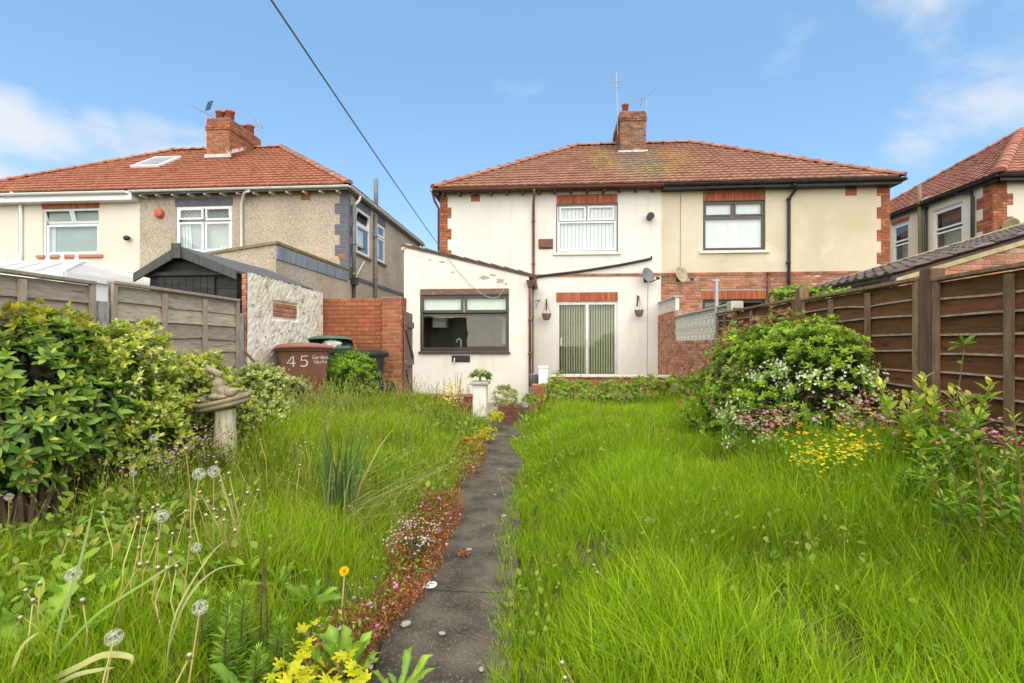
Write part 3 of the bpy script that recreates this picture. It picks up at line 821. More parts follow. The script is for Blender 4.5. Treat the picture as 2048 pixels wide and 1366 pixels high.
# eaves: gutters, fascia, rafter ends
GY = 13.83
gutter(wh, M_brown_pipe, (XL - .13, GY, EZ), (XM, GY, EZ - .005)); gutter(ch_, M_black, (XM + .002, GY, EZ - .005), (XR + .14, GY, EZ), r=.065)
mb = MB().box(XL - .1, XM, GY + .06, GY + .085, EZ - .07, EZ + .03); mb.build('fascia', M_brown_pipe, wh)
mb = MB().box(XM + .001, XR + .1, GY + .06, GY + .085, EZ - .13, EZ + .03); mb.build('fascia', M_black, ch_)
mb = MB().box(XM + .001, XR + .08, GY + .09, F - .005, EZ - .12, EZ - .09); mb.build('soffit', M_black, ch_)
M_rafter = pm('rafter_wood', (0.07, 0.045, 0.03), (0.12, 0.08, 0.05), 0.8, 8)
for i in range(14):
    x = XL + .15 + i * .45
    mb = MB().box(x - .025, x + .025, GY + .09, F, EZ - .13, EZ - .04); mb.build('rafter_end', M_rafter, wh)
mb = MB().box(XL - .08, XM, GY + .09, F, EZ - .035, EZ - .02); mb.build('soffit', M_rafter, wh)
# left return of the gutter along the side wall
gutter(wh, M_brown_pipe, (XL - .16, 22.2, EZ), (XL - .16, GY, EZ))
mb = MB().box(XL - .1, XL + .01, GY + .1, 22, EZ - .12, EZ - .02); mb.build('soffit', M_rafter, wh)
pipe(wh, M_brown_pipe, [(XL - .16, GY + .12, EZ - .06), (XL - .14, GY + .3, EZ - .25), (XL - .06, F + .1, EZ - .42), (XL - .06, F + .1, 3.0)], .032)
mb = MB().box(XR + .02, XR + .1, GY + .1, 22, EZ - .12, EZ - .05); mb.build('soffit', M_black, ch_)
gutter(ch_, M_black, (XR + .16, GY, EZ), (XR + .16, 22.2, EZ), r=.065)
# roof: each house its half
yE, yB = 13.85, 22.35; eL, eR = XL - .1, XR + .12; rA, rB = 0.93, 4.95; zE = EZ + .04
roof_plane(wh, M_tile_c, (eL, yE, zE), (XM, yE, zE), (rA, RY, RZ), (XM, RY, RZ))
roof_plane(ch_, M_tile_c, (XM + .002, yE, zE), (eR, yE, zE), (XM + .002, RY, RZ), (rB, RY, RZ))
roof_plane(wh, M_tile_c, (eL, yB, zE), (eL, yE, zE), (rA, RY, RZ), (rA, RY, RZ), name='side_tiles')
roof_plane(ch_, M_tile_c, (eR, yE, zE), (eR, yB, zE), (rB, RY, RZ), (rB, RY, RZ), name='side_tiles')
roof_plane(wh, M_tile_c, (XM, yB, zE), (eL, yB, zE), (XM, RY, RZ), (rA, RY, RZ), name='rear_tiles')
roof_plane(ch_, M_tile_c, (eR, yB, zE), (XM, yB, zE), (rB, RY, RZ), (XM, RY, RZ), name='rear_tiles')
cap_tiles(wh, M_ridge, (eL, yE, zE + .005), (rA, RY, RZ + .005), name='hip_tile'); cap_tiles(ch_, M_ridge, (eR, yE, zE + .005), (rB, RY, RZ + .005), name='hip_tile')
cap_tiles(wh, M_ridge, (rA, RY, RZ + .005), (XM, RY, RZ + .005)); cap_tiles(ch_, M_ridge, (rB, RY, RZ + .005), (XM, RY, RZ + .005))
# chimney on the ridge
FC = Fr(0, 17.0)
zc1 = P(1265, 224, 17.0).z; cu0, cu1 = P(1240, 250, 17).x, P(1292, 250, 17).x
chimney(wh, FC, cu0, cu1, 1.75, 7.62, zc1, M_brick_sooty, pots=[(.22, .3, .36, .11)] if False else [(cu0 + .22, .3, .36, .11)], corbel=2)
# pipes and fittings of the white house
bx = P(1067, 470, F).x
pipe(wh, M_brown_pipe, [(bx + .03, GY, EZ - .05), (bx + .03, GY + .06, EZ - .2), (bx, F - .06, EZ - .42), (bx, F - .06, 3.25), (bx - .03, F - .06, 2.9), (bx - .03, F - .06, .5)], .036,
     brackets=[((bx, F - .06, z), 0) for z in (4.9, 3.7)] + [((bx - .03, F - .06, z), 0) for z in (2.2, 1.2)])
def airbrick(parent, px0, px1, py0, py1, Y=F, mat=None):
    a, b_, lo, hi = hole(px0, px1, py0, py1, Y); fr = Fr(0, Y)
    mb = MB(); fr.bar(mb, a, b_, lo, hi, -.01, .012)
    n = 4
    for i in range(n):
        z = lo + (hi - lo) * (i + .5) / n; fr.bar(mb, a + .02, b_ - .02, z - .012, z + .006, .012, .02)
    return mb.build('air_brick', mat or M_brick, parent)
airbrick(wh, 942, 960, 390, 403); airbrick(ch_, 1691, 1713, 376, 391)
a, b_, lo, hi = hole(1077, 1106, 478, 498)
mb = MB(); FB.bar(mb, a, b_, lo, hi, 0, .03); FB.bar(mb, a + .03, b_ - .03, lo + .03, hi - .03, .03, .07)
bevel(mb.build('vent_cover', M_brown_pipe, wh), .012)
c = P(1299, 435, F)
mb = MB().tube([c + Vector((0, .02, 0)), c + Vector((0, -.18, 0))], .085, 16); mb.tube([c + Vector((0, -.2, 0)), c + Vector((0, -.15, 0))], .1, 16)
mb.build('flue', M_black, wh)
cab = [P(*q, F - .05) for q in ((1063, 562), (1076, 553), (1105, 549), (1150, 544), (1190, 538), (1240, 530), (1285, 521), (1303, 517))]
mb = MB().tube(cab, .035, 8); mb.tube([cab[-1], cab[-1] + Vector((0, .02, .07))], .02, 6)
mb.build('cable_conduit', M_black, wh)
mb = MB().tube([P(1296, 565, F - .012), P(1295, 640, F - .012), P(1294, 748, F - .012)], .005, 5); mb.build('cable', M_wire, wh)
# black downpipe of the cream house
q = [P(1587, 368, GY), P(1587, 378, F - .25), P(1579, 398, F - .07), P(1578, 480, F - .07), P(1577, 640, F - .07)]
q = [P(1587, 368, GY), Vector((P(1587, 378, F).x, F - .2, P(1587, 380, F).z)), P(1578, 398, F - .07), P(1578, 480, F - .07)]; q.append(Vector((q[-1].x, F - .07, .5)))
pipe(ch_, M_black, q, .042, brackets=[(P(1578, 398, F - .07), 0), (P(1577, 525, F - .07), 0)])
q = P(1537, 546, F - .05); pipe(ch_, M_brown_pipe, [q, Vector((q.x, q.y, 2.0))], .035, brackets=[(q, 0)])
q = P(1361, 380, F - .012); mb = MB().tube([q, Vector((q.x, q.y, 4.4)), Vector((q.x - .01, q.y, 2.2))], .006, 5); mb.build('cable', M_wire, ch_)
mb = MB(); FB.bar(mb, XM - .015, XM + .015, zs1 + .05, EZ - .04, 0, .004); mb.build('party_joint', M_sill, wh)

# ------------------------------------------------------------------ aerials and dishes
def aerial(label, base, top, boom_dir, boom_len, n, up=0.16, tilt=0.0, thin=.009, el=0.28, group=None, cross=False):
    t = thing('tv_aerial', label, 'aerial', base, group=group)
    b0, tp = Vector(base), Vector(top)
    MB().tube([b0, tp], .014, 6).build('mast', M_galv, t)
    d = Vector(boom_dir).normalized(); m0 = tp - d * boom_len * .35; m1 = m0 + d * boom_len
    mb = MB().tube([m0, m1], thin, 6)
    mb.build('boom', M_galv, t)
    side = d.cross(Vector((0, 0, 1))).normalized()
    if cross: side = (side * .6 + Vector((0, 0, 1)) * .8).normalized()
    el_mb = MB()
    for i in range(n):
        p = m0 + d * boom_len * i / (n - 1); L = el * (1.15 - .5 * i / n)
        el_mb.tube([p - side * L / 2, p + side * L / 2], thin * .6, 5)
    el_mb.build('elements', M_galv, t)
    p = m0; q = MB(); 
    q.tube([p - side * el * .5 - Vector((0, 0, .1)), p + side * el * .5 - Vector((0, 0, .1))], thin, 5); q.tube([p - side * el * .5 + Vector((0, 0, .1)), p + side * el * .5 + Vector((0, 0, .1))], thin, 5)
    q.tube([p - Vector((0, 0, .12)), p + Vector((0, 0, .12))], thin, 5)
    q.build('reflector', M_galv, t)
    return t
aerial('tall thin aerial on a bent mast left of the single chimney pot', P(1236, 270, 17.2), P(1233, 160, 17.2), (0.02, .35, 1), .55, 8, el=.3)
aerial('short aerial tilted upwards on the right of the single-pot chimney', P(1292, 226, 17.1), P(1293, 193, 17.1), (.75, .2, .72), .75, 12, el=.2)
aerial('aerial pointing left with a dark mesh reflector beside the four-pot chimney', P(412, 300, 16.6), P(411, 226, 16.6), (-1, -.1, .5), .85, 10, el=.3)
aerial('small dark aerial behind the right end of the four-pot chimney', P(520, 300, 18.5), P(518, 250, 18.5), (-.4, .2, .8), .5, 7, el=.35)
mb = MB(); c = P(415, 213, 16.6)
for i in range(6):
    mb.tube([c + Vector((-.09 + .02 * i, 0, -.13 + .055 * i)), c + Vector((.07 + .02 * i, .06, -.06 + .055 * i))], .018, 5)
# the mesh reflector belongs to the left aerial
_left_aerial = [o for o in COL.objects if o.get('label', '').startswith('aerial pointing left')][0]
mb.build('mesh_reflector', M_black, _left_aerial)

def dish(label, fr, c, r, mat, arm_to, tilt=0.0, yaw=0.0):
    """offset dish on a wall bracket; c its centre, arm_to the receiver"""
    c = Vector(c); t = thing('satellite_dish', label, 'satellite dish', c)
    R = Matrix.Rotation(yaw, 4, 'Z') @ Matrix.Rotation(math.radians(90) - tilt, 4, 'X')
    prof = [(r * i / 6, r * .22 * ((i / 6) ** 2 - 1)) for i in range(1, 7)]
    mb = MB().lathe([(0.001, -r * .22)] + prof, (0, 0, 0), 24, sx=.88, sy=1.0)
    mb.f = mb.f[:-2]
    n0 = len(mb.v); mb2 = MB().lathe([(0.001, -r * .22 - .012)] + [(a, z - .012) for a, z in prof], (0, 0, 0), 24, sx=.88); mb2.f = mb2.f[:-2]
    mb.add(mb2.v, mb2.f)
    m = 7 * 24; mb.f += [(6 * 24 + k, 6 * 24 + (k + 1) % 24, m + 6 * 24 + (k + 1) % 24, m + 6 * 24 + k) for k in range(24)]
    mb.v = [c + (R @ v.to_4d()).to_3d() for v in mb.v]
    mb.build('reflector', mat, t, True)
    a = MB(); low = c + (R @ Vector((0, -r * .95, -.02, 1))).to_3d(); at = Vector(arm_to)
    a.tube([low, at], .013, 6); a.build('arm', M_galv if mat is M_dish_beige else M_black, t)
    d = (at - c).normalized(); MB().tube([at - d * .01, at - d * .1], [.035, .028], 10).build('receiver', M_black, t)
    b = MB(); back = c - fr.N * 0.0 + (R @ Vector((0, 0, -r * .25, 1))).to_3d(); wp = back - fr.N * ((back - fr.o).dot(fr.N))
    b.tube([back, wp + Vector((0, 0, -.05))], .02, 8); b.obox(wp + Vector((-.05, -.012, -.15)), (.1, 0, 0), (0, .012, 0), (0, 0, .2)); b.build('bracket', M_black, t)
    return t
c = P(1297, 550, F - .28); dish('dark grey satellite dish on the white wall near the party line', FB, c, .225, M_dish_dark, c + Vector((.22, -.32, -.14)), .3, math.radians(32))
c = P(1364, 548, F - .3); dish('rust-stained beige satellite dish on the cream house above the brickwork', FB, c, .235, M_dish_beige, c + Vector((.22, -.3, -.2)), .25, math.radians(30))

# ------------------------------------------------------------------ hanging baskets on wall brackets
M_wicker = pm('wicker', (0.14, 0.1, 0.075), (0.22, 0.17, 0.13), 0.9, 30, 0.6, 90)
def basket(label, px, py, w=.26):
    c = P(px, py, F - .26); t = thing('hanging_basket', label, 'hanging basket', c, group='hanging baskets beside the patio door')
    MB().lathe([(.03, -.12), (w * .32, -.1), (w * .45, -.02), (w * .5, .05), (w * .53, .06), (w * .5, .07), (w * .44, .05), (.02, .02)], c, 18).build('basket', M_wicker, t)
    hk = c + Vector((0, 0, .42)); mb = MB()
    for k in range(3):
        a = 2.1 * k + .4; mb.tube([c + Vector((w * .5 * math.cos(a), w * .5 * math.sin(a), .06)), hk], .005, 4)
    mb.build('chain', M_black, t)
    b = thing('wall_bracket', label.replace('hanging basket', 'wall bracket that carries the hanging basket'), 'bracket', Vector((c.x, F, hk.z)), group='brackets for hanging baskets')
    MB().tube([hk + Vector((0, -.02, -.01)), hk + Vector((0, -.03, .02)), hk + Vector((0, 0, .03)), Vector((c.x, F - .01, hk.z + .03))], .011, 6).build('arm', M_black, b)
    q = MB().tube([Vector((c.x, F - .012, hk.z - .2)), hk + Vector((0, .04, .03))], .008, 6); q.box(c.x - .015, c.x + .015, F - .014, F - .002, hk.z - .24, hk.z + .08); q.build('plate', M_black, b)
basket('wicker hanging basket left of the patio door', 1093, 632); basket('wicker hanging basket right of the patio door', 1278, 625, .25)
c = P(1080, 600, F - .25); b = thing('wall_bracket', 'bare black wall bracket beside the brown downpipe', 'bracket', Vector((c.x, F, c.z)), group='brackets for hanging baskets')
MB().tube([c + Vector((.0, -.02, -.06)), c + Vector((0, -.02, 0)), Vector((c.x - .12, F - .01, c.z + .0))], .011, 6).build('arm', M_black, b)
MB().tube([Vector((c.x - .12, F - .012, c.z - .2)), Vector((c.x - .03, F - .18, c.z))], .008, 6).build('brace', M_black, b)

# ------------------------------------------------------------------ the flat-fronted kitchen extension of the white house
EY = 12.0; FE = Fr(0, EY)
ex = thing('kitchen_extension', 'flaking white lean-to kitchen extension with a wide dark brown window', 'extension', (-2.0, EY, 0))
eX0, eX1 = P(808, 600, EY).x, P(1058, 600, EY).x
zt0, zt1 = P(812, 494, EY).z, P(1052, 553, EY).z
etop = lambda u: zt0 + (zt1 - zt0) * (u - eX0) / (eX1 - eX0)
h_k = hole(840, 1018, 590, 703, EY)
wall(FE, ex, M_ext_white, eX0, eX1, 0, etop, [h_k], name='front_wall')
mb = MB()
for x in (eX0, eX1): mb.poly((x, EY, 0), (x, F - .02, 0), (x, F - .02, etop(x)), (x, EY, etop(x)))
mb.build('side_wall', M_ext_white, ex)
mb = MB().prism([FE.pt(eX0 - .08, etop(eX0 - .08) + .0, .03), FE.pt(eX1 + .1, etop(eX1 + .1), .03), FE.pt(eX1 + .1, etop(eX1 + .1) + .07, .03), FE.pt(eX0 - .02, etop(eX0 - .02) + .07, .03)], (0, F - EY, 0))
mb.build('roof', M_tile_dark, ex)
# verge: a row of brown tile edges stepping down the slope
nv = 9
M_verge = pm('verge_tile', (0.12, 0.075, 0.05), (0.2, 0.14, 0.1), 0.9, 8, 0.4, 50, rnd=.2)
for i in range(nv):
    u0 = eX0 + .2 + (eX1 - eX0 - .15) * i / nv; u1 = u0 + (eX1 - eX0) / nv * 1.05
    za, zb = etop(u0) + .105, etop(u1) + .075
    FEp = FE.pt
    q = MB().prism([FEp(u0, za - .03, .05), FEp(u1, zb - .03, .05), FEp(u1, zb, .05), FEp(u0, za + .0, .05)], (0, .3, 0)); q.build('verge_tile', M_verge, ex)
mb = MB(); pts = [(eX0 - .06, zt0 - .1), (eX0 + .05, zt0 - .02), (eX0 + .25, etop(eX0 + .25) + .03), (eX0 + .25, etop(eX0 + .25) + .1), (eX0 + .08, zt0 + .09), (eX0 - .05, zt0 + .03)]
mb.prism([FE.pt(u, z, .025) for u, z in pts], (0, .2, 0)); mb.build('broken_mortar_cap', pm('crumbling_mortar', (.62, .56, .44), (.42, .36, .26), .95, 9, .7, 40), ex)
w = window(FE, ex, h_k, M_upvc_brown, [(.015, .485, .70, .97), (.505, .985, .70, .97), (.015, .985, .035, .665)], fw=.06, rec=.03, cw=.05, sill=(.03, .06, .06), sill_mat=M_upvc_brown, room_d=2.1,
           glass=glass_mat('kitchen_glass', (0.9, 0.93, 0.9), 1.3), roommat=pm('kitchen_wall', (0.2, 0.19, 0.16), (0.14, 0.13, 0.11), .8, 3))
# kitchen seen through the glass: worktop, tap, pale cupboard, roller blind at the top lights
mb = MB(); FE.bar(mb, h_k[0] + .1, h_k[0] + .45, h_k[2] + .62, h_k[3] - .5, -1.2, -.9); mb.build('cupboard', M_blind, w)
mb = MB(); FE.bar(mb, h_k[1] - .3, h_k[1] - .12, h_k[2] + .2, h_k[3] - .5, -1.5, -1.4); mb.build('inner_door', M_blind, w)
mb = MB(); FE.bar(mb, h_k[0] + .08, h_k[1] - .08, h_k[3] - .42, h_k[3] - .05, -.105, -.098); mb.build('roller_blind', pm('pale_net', (.8, .84, .8), (.68, .74, .7), .9, 18), w)
c = P(922, 698, EY + .3); mb = MB().tube([c, c + Vector((0, 0, .2)), c + Vector((-.03, .0, .25)), c + Vector((-.09, 0, .24)), c + Vector((-.11, 0, .17))], .014, 8)
mb.build('tap', M_alu, w)
M_timber = pm('peeling_brown_lintel', (.12, .065, .045), (.2, .12, .09), .8, 8, .5, 30, stretch=(1, 1, 5), c3=(.34, .3, .26), s3=9, lo3=.62, hi3=.7)
mb = MB(); FE.bar(mb, h_k[0] + .01, h_k[1] - .0, h_k[3] + .002, h_k[3] + .15, -.02, .035); bevel(mb.build('timber_lintel', M_timber, ex), .012)
a, b_, lo, hi = hole(904, 940, 711, 724, EY); mb = MB(); FE.bar(mb, a, b_, lo, hi, 0, .025); FE.bar(mb, a + .02, b_ - .02, lo + .02, hi - .02, .025, .035)
bevel(mb.build('vent_plate', M_black, ex), .01)
c = P(909, 718, EY - .05); pipe(ex, M_white_pipe, [c + Vector((0, .05, .02)), c + Vector((0, -.02, .01)), c + Vector((.0, -.03, -.06)), c + Vector((-.01, -.03, -.14))], .014, 'overflow_pipe')
# patches where the paint and render have come away
M_bare = pm('bare_cement', (.48, .40, .29), (.34, .28, .2), .95, 14, .7, 60)
def patch(fr, parent, cx, cz, ru, rz, mat, seed, d=.004, name='bare_patch'):
    r = random.Random(seed); mb = MB(); n = 18; pts = []
    for k in range(n):
        a = 2 * math.pi * k / n; q = r.uniform(.55, 1.1); pts.append(fr.pt(cx + ru * q * math.cos(a), cz + rz * q * math.sin(a), d))
    mb.prism(pts, -fr.N * (d + .004)); mb.build(name, mat, parent)
for i, (px, py, a, b_) in enumerate(((968, 555, .13, .06), (1000, 562, .11, .07), (985, 550, .09, .03), (1012, 568, .04, .03), (884, 524, .09, .035), (905, 545, .05, .02), (860, 520, .06, .02), (838, 512, .03, .02))):
    q = P(px, py, EY); patch(FE, ex, q.x, q.z, a, b_, M_bare, i)
# hopper, downpipe and gutter at the low right end
c = P(1060, 566, EY - .06)
mb = MB().prism([(c.x - .09, c.y - .09, c.z + .06), (c.x + .09, c.y - .09, c.z + .06), (c.x + .045, c.y - .05, c.z - .1), (c.x - .045, c.y - .05, c.z - .1)], (0, .13, 0)); mb.build('hopper', M_brown_pipe, ex)
pipe(ex, M_brown_pipe, [c + Vector((0, 0, -.08)), c + Vector((.0, .02, -.5)), Vector((c.x + .0, EY - .05, .12))], .036, brackets=[((c.x, EY - .05, z), 0) for z in (2.0, 1.2)])
gutter(ex, M_brown_pipe, (eX1 + .11, F, zt1 + .0), (eX1 + .11, EY - .05, zt1 - .02), r=.055)
c = P(1048, 540, EY - .02)

# ------------------------------------------------------------------ washing line from overhead down to the extension wall
t = thing('washing_line', 'long thin washing line running overhead down to the white extension', 'washing line', P(900, 520, EY - .03))
p0, p1 = P(548, 0, 3.2), P(895, 515, EY - .03)
far0 = p0 + (p0 - p1) * .22
pts = []
for k in range(25):
    f = k / 24; q = far0.lerp(p1, f); q.z -= .18 * f * (1 - f) * 4 * .25; pts.append(q)
MB().tube(pts, .0075, 6).build('taut_line', M_wire, t)
sl = [P(*q, EY - .04) for q in ((895, 515), (915, 540), (938, 567), (962, 587), (983, 597), (997, 594), (1006, 582), (1008, 575))]
MB().tube(sl, .008, 6).build('slack_end', pm('pale_rope', (.5, .47, .4), (.38, .35, .3), .8, 20), t)
# ------------------------------------------------------------------ the pair of houses on the left
LX = -5.86; LP = -12.35; LFx = -18.6; LEZ = 5.95; LRZ = 8.82
peb = thing('house', 'pebbledashed house with blue-grey painted corner and red alarm box', 'house', ((LX + LP) / 2, F, 0))
crm = thing('house', 'cream painted house at the far left with terracotta window sill', 'house', ((LX + LP) / 2 - 6.4, F, 0))
hp = hole(352, 464, 412, 505); hc = hole(85, 198, 417, 510)
wall(FB, peb, M_pebble, LP, LX - .001, 0, LEZ - .03, [hp]); wall(FB, crm, M_render_left, LFx, LP - .001, 0, LEZ - .03, [hc])
FSL = Fr(LX, 0, math.pi / 2)          # side wall facing the drive, u = Y
hs1 = (14.62, 15.75, 3.55, 5.2); hs2 = (16.45, 17.15, 3.75, 5.2)
hs1 = (PX(713, 470, LX).y, PX(740, 470, LX).y, PX(726, 512, LX).z, PX(726, 422, LX).z)
hs2 = (PX(755, 470, LX).y, PX(770, 470, LX).y, PX(762, 526, LX).z, PX(762, 450, LX).z)
wall(FSL, peb, M_pebble, F + .001, 22.2, 0, LEZ - .03, [hs1, hs2], name='side_wall')
mb = MB().poly((LFx, 22.2, 0), (LX, 22.2, 0), (LX, 22.2, LEZ - .03), (LFx, 22.2, LEZ - .03)); mb.build('rear_wall', M_pebble, peb)
M_leaded = glass_mat('leaded_glass', (0.72, 0.77, 0.76), 2.0, .08)
w = window(FB, peb, hp, M_upvc, [(.04, .48, .72, .96), (.52, .97, .70, .97, .12), (.03, .485, .04, .66), (.515, .97, .04, .66)], fw=.06, rec=.03, cw=.055, sill=(.02, .05, .05), sill_mat=M_upvc)
w_peb = w
# lead lattice on the top lights
for (fa, fb, d) in ((.07, .45, -.035), (.56, .93, .0)):
    mb = MB(); W_, H_ = hp[1] - hp[0], hp[3] - hp[2]
    a, b_, lo, hi = hp[0] + fa * W_, hp[0] + fb * W_, hp[2] + .75 * H_, hp[2] + .93 * H_
    n = 5
    for i in range(-2, n + 1):
        s = (b_ - a) / n
        for sg in (1, -1):
            u0 = a + i * s; pA, pB = (u0, lo), (u0 + 2 * s, hi)
            if sg < 0: pA, pB = (u0, hi), (u0 + 2 * s, lo)
            # clip to the pane
            def cl(p, q):
                (x0, y0), (x1, y1) = p, q; t0 = max(0, (a - x0) / (x1 - x0)); t1 = min(1, (b_ - x0) / (x1 - x0))
                return None if t1 <= t0 else ((x0 + (x1 - x0) * t0, y0 + (y1 - y0) * t0), (x0 + (x1 - x0) * t1, y0 + (y1 - y0) * t1))
            r_ = cl(pA, pB)
            if r_: mb.tube([FB.pt(*r_[0], d), FB.pt(*r_[1], d)], .007, 4)
    mb.build('lead_lattice', M_grey_pipe, w)
q = MB(); W_ = hp[1] - hp[0]
for i in range(7): q.tube([FB.pt(hp[0] + .08 + i * .055, hp[2] + .05, -.12 - .01 * (i % 2)), FB.pt(hp[0] + .06 + i * .05, hp[2] + .95, -.12 - .02 * (i % 2))], .02, 6)
q.build('curtain', M_blind, w)
q = MB()
for i in range(9): q.ball(FB.pt(hp[1] - .42 + .04 * i, hp[2] + .12 + .05 * math.sin(i * 2.1), -.12), .035, 8, 6)
q.build('ornament', M_blind, w)
w = window(FB, crm, hc, M_upvc, [(.0, .49, .70, 1.0, .3), (.5, 1.0, .70, 1.0, .3), (.06, .98, .03, .66)], fw=.05, rec=.05, cw=.06, sill=(.14, .09, .07), sill_mat=pm('terracotta_sill', (.5, .22, .15), (.42, .17, .11), .8, 5))
q = MB(); FB.bar(q, hc[0] + .1, hc[0] + .3, hc[2] + .07, hc[2] + .9, -.145, -.125); q.build('curtain', M_blind, w)
M_net = pm('grey_net', (.5, .53, .49), (.4, .43, .4), .9, 1.5)
for fr_, hh, w_ in ((FB, hc, w), (FB, hp, w_peb)):
    q = MB(); fr_.bar(q, hh[0] + .05, hh[1] - .05, hh[2] + .05, hh[3] - .05, -.16, -.15); q.build('net_curtain', M_net, w_)
for hh in (hs1, hs2):
    w = window(FSL, peb, hh, M_upvc, [(.03, .97, .68, .97, .25 if hh is hs1 else 0), (.03, .97, .03, .65)], fw=.06, rec=.02, cw=.06, sill=(.06, .06, .07), sill_mat=pm('brown_sill', (.16, .1, .07), (.22, .15, .11), .8, 5))
    q = MB(); FSL.bar(q, hh[0] + .1, hh[1] - .25, hh[2] + .3, hh[3] - .6, -.15, -.14); q.build('net_curtain', M_blind, w)
    lintel(FSL, peb, peb, hh, .27, mat=M_brick_blue, ex=.05, mort=M_brick_blue)
lintel(FB, peb, peb, hp, .24, mat=M_brick_blue, ex=.03, mort=M_brick_blue); lintel(FB, crm, crm, hc, .27, mat=M_brick_orange, ex=.02)
quoin(FB, peb, peb, LX, -1, 3.3, LEZ - .1, M_brick_blue, start=1, wl=(.42, .27))
quoin(FSL, peb, peb, F + .001, 1, 3.3, LEZ - .1, M_brick_blue, start=1, wl=(.2, .12))
for i, (z, u) in enumerate(((4.03, LX - .22), (3.96, LX - .2), (3.5, LX - .18))):
    lay(FB, peb, peb, u - .11, u + .11, z - .035, z + .035, M_brick_orange, .017)
mb = MB(); FSL.bar(mb, F, 22, 3.36, 3.46, 0, .03); mb.build('string_course', M_brick_blue, peb)
mb = MB(); FB.bar(mb, LFx, LP - .01, 3.4, 3.47, 0, .03); mb.build('string_course', pm('faded_red_paint', (.5, .24, .16), (.42, .2, .13), .85, 6), crm)
# gutters, fascias
gutter(peb, M_white_pipe, (LP, GY, LEZ), (LX + .16, GY, LEZ)); gutter(peb, M_white_pipe, (LX + .16, GY, LEZ), (LX + .16, 22.4, LEZ))
mb = MB().box(LP, LX + .1, GY + .06, GY + .085, LEZ - .1, LEZ + .02); mb.box(LX + .075, LX + .1, GY + .09, 22.4, LEZ - .1, LEZ + .02); mb.build('fascia', M_grey_pipe, peb)
mb = MB().box(LP, LX + .07, GY + .09, F, LEZ - .06, LEZ - .04); mb.build('soffit', M_rafter, peb)
for i in range(13):
    x = LP + .25 + i * .5; mb = MB().box(x - .03, x + .03, GY + .09, F, LEZ - .14, LEZ - .065); mb.build('rafter_end', M_sill, peb)
gutter(crm, M_upvc, (LFx, GY, LEZ), (LP - .1, GY, LEZ - .01), r=.07)
mb = MB().box(LFx, LP - .002, GY + .07, F, LEZ - .24, LEZ + .02); mb.build('fascia', M_upvc, crm)
# roof
lyB = 22.5; lE = LX + .14; lW = LFx - .1; lrA, lrB = LX - 4.2, LFx + 4.2; lz = LEZ + .05
roof_plane(peb, M_tile, (LP, yE, lz), (lE, yE, lz), (LP, RY, LRZ), (lrA, RY, LRZ)); roof_plane(crm, M_tile, (lW, yE, lz), (LP - .002, yE, lz), (lrB, RY, LRZ), (LP - .002, RY, LRZ))
roof_plane(peb, M_tile, (lE, yE, lz), (lE, lyB, lz), (lrA, RY, LRZ), (lrA, RY, LRZ), name='side_tiles'); roof_plane(crm, M_tile, (lW, lyB, lz), (lW, yE, lz), (lrB, RY, LRZ), (lrB, RY, LRZ), name='side_tiles')
roof_plane(peb, M_tile, (lE, lyB, lz), (LP, lyB, lz), (lrA, RY, LRZ), (LP, RY, LRZ), name='rear_tiles'); roof_plane(crm, M_tile, (LP, lyB, lz), (lW, lyB, lz), (LP, RY, LRZ), (lrB, RY, LRZ), name='rear_tiles')
cap_tiles(peb, M_ridge, (lE, yE, lz + .005), (lrA, RY, LRZ + .005), name='hip_tile'); cap_tiles(crm, M_ridge, (lW, yE, lz + .005), (lrB, RY, LRZ + .005), name='hip_tile')
cap_tiles(peb, M_ridge, (lrA, RY, LRZ + .005), (LP, RY, LRZ + .005)); cap_tiles(crm, M_ridge, (lrB, RY, LRZ + .005), (LP, RY, LRZ + .005))
# skylight in the cream house's slope
def on_roof(px, py, z0, y0, z1, y1):
    d = _ray(px, py); k = (z1 - z0) / (y1 - y0); o = Vector((0, 0, H))
    t_ = (z0 - H - k * y0) / (d.z - k * d.y); return o + d * t_
A = on_roof(315, 336, lz, yE, LRZ, RY); B = on_roof(352, 320, lz, yE, LRZ, RY)
nr = Vector((0, -(LRZ - lz), RY - yE)).normalized(); up = Vector((0, RY - yE, LRZ - lz)).normalized()
w0 = A.x - .95; q = MB(); hgt = (B - A).dot(up) - .2
base = Vector((w0, A.y, A.z)) + nr * .03
q.obox(base, (1.0, 0, 0), up * .08, nr * .07); q.obox(base + up * (hgt + .3), (1.0, 0, 0), up * .08, nr * .07); q.obox(base + up * .08, (.07, 0, 0), up * (hgt + .22), nr * .07); q.obox(base + up * .08 + Vector((.93, 0, 0)), (.07, 0, 0), up * (hgt + .22), nr * .07)
sk = q.build('skylight', M_upvc, crm)
q = MB().obox(base + up * .08 + Vector((.07, 0, 0)) + nr * .03, (.86, 0, 0), up * (hgt + .22), nr * .012); q.build('pane', pm('skylight_pane', (.22, .22, .2), (.3, .3, .28), .3, 2, spec=.5), sk)
# chimney with four pots
FCL = Fr(0, 16.6)
u0, u1 = P(413, 270, 16.6).x, P(459, 270, 16.6).x
chimney(peb, FCL, u0, u1, 1.9, 7.75, P(436, 238, 16.6).z, M_brick_stack, pots=[(u0 + .27, .35, .38, .15), (u1 - .22, .35, .38, .15), (u0 + .33, 1.5, .38, .15), (u1 - .2, 1.5, .38, .15)], corbel=3, mortar=M_mortar)
q = MB()
for i in range(26):
    p = P(455 + 32 * (i / 25), 309 - 8 * (i / 25), 16.5 + .5 * i / 25); a = random.uniform(0, 6.28); q.tube([p, p + Vector((.1 * math.cos(a), .06 * math.sin(a), .12))], .006, 4)
q.build('bird_spikes', M_upvc, peb)
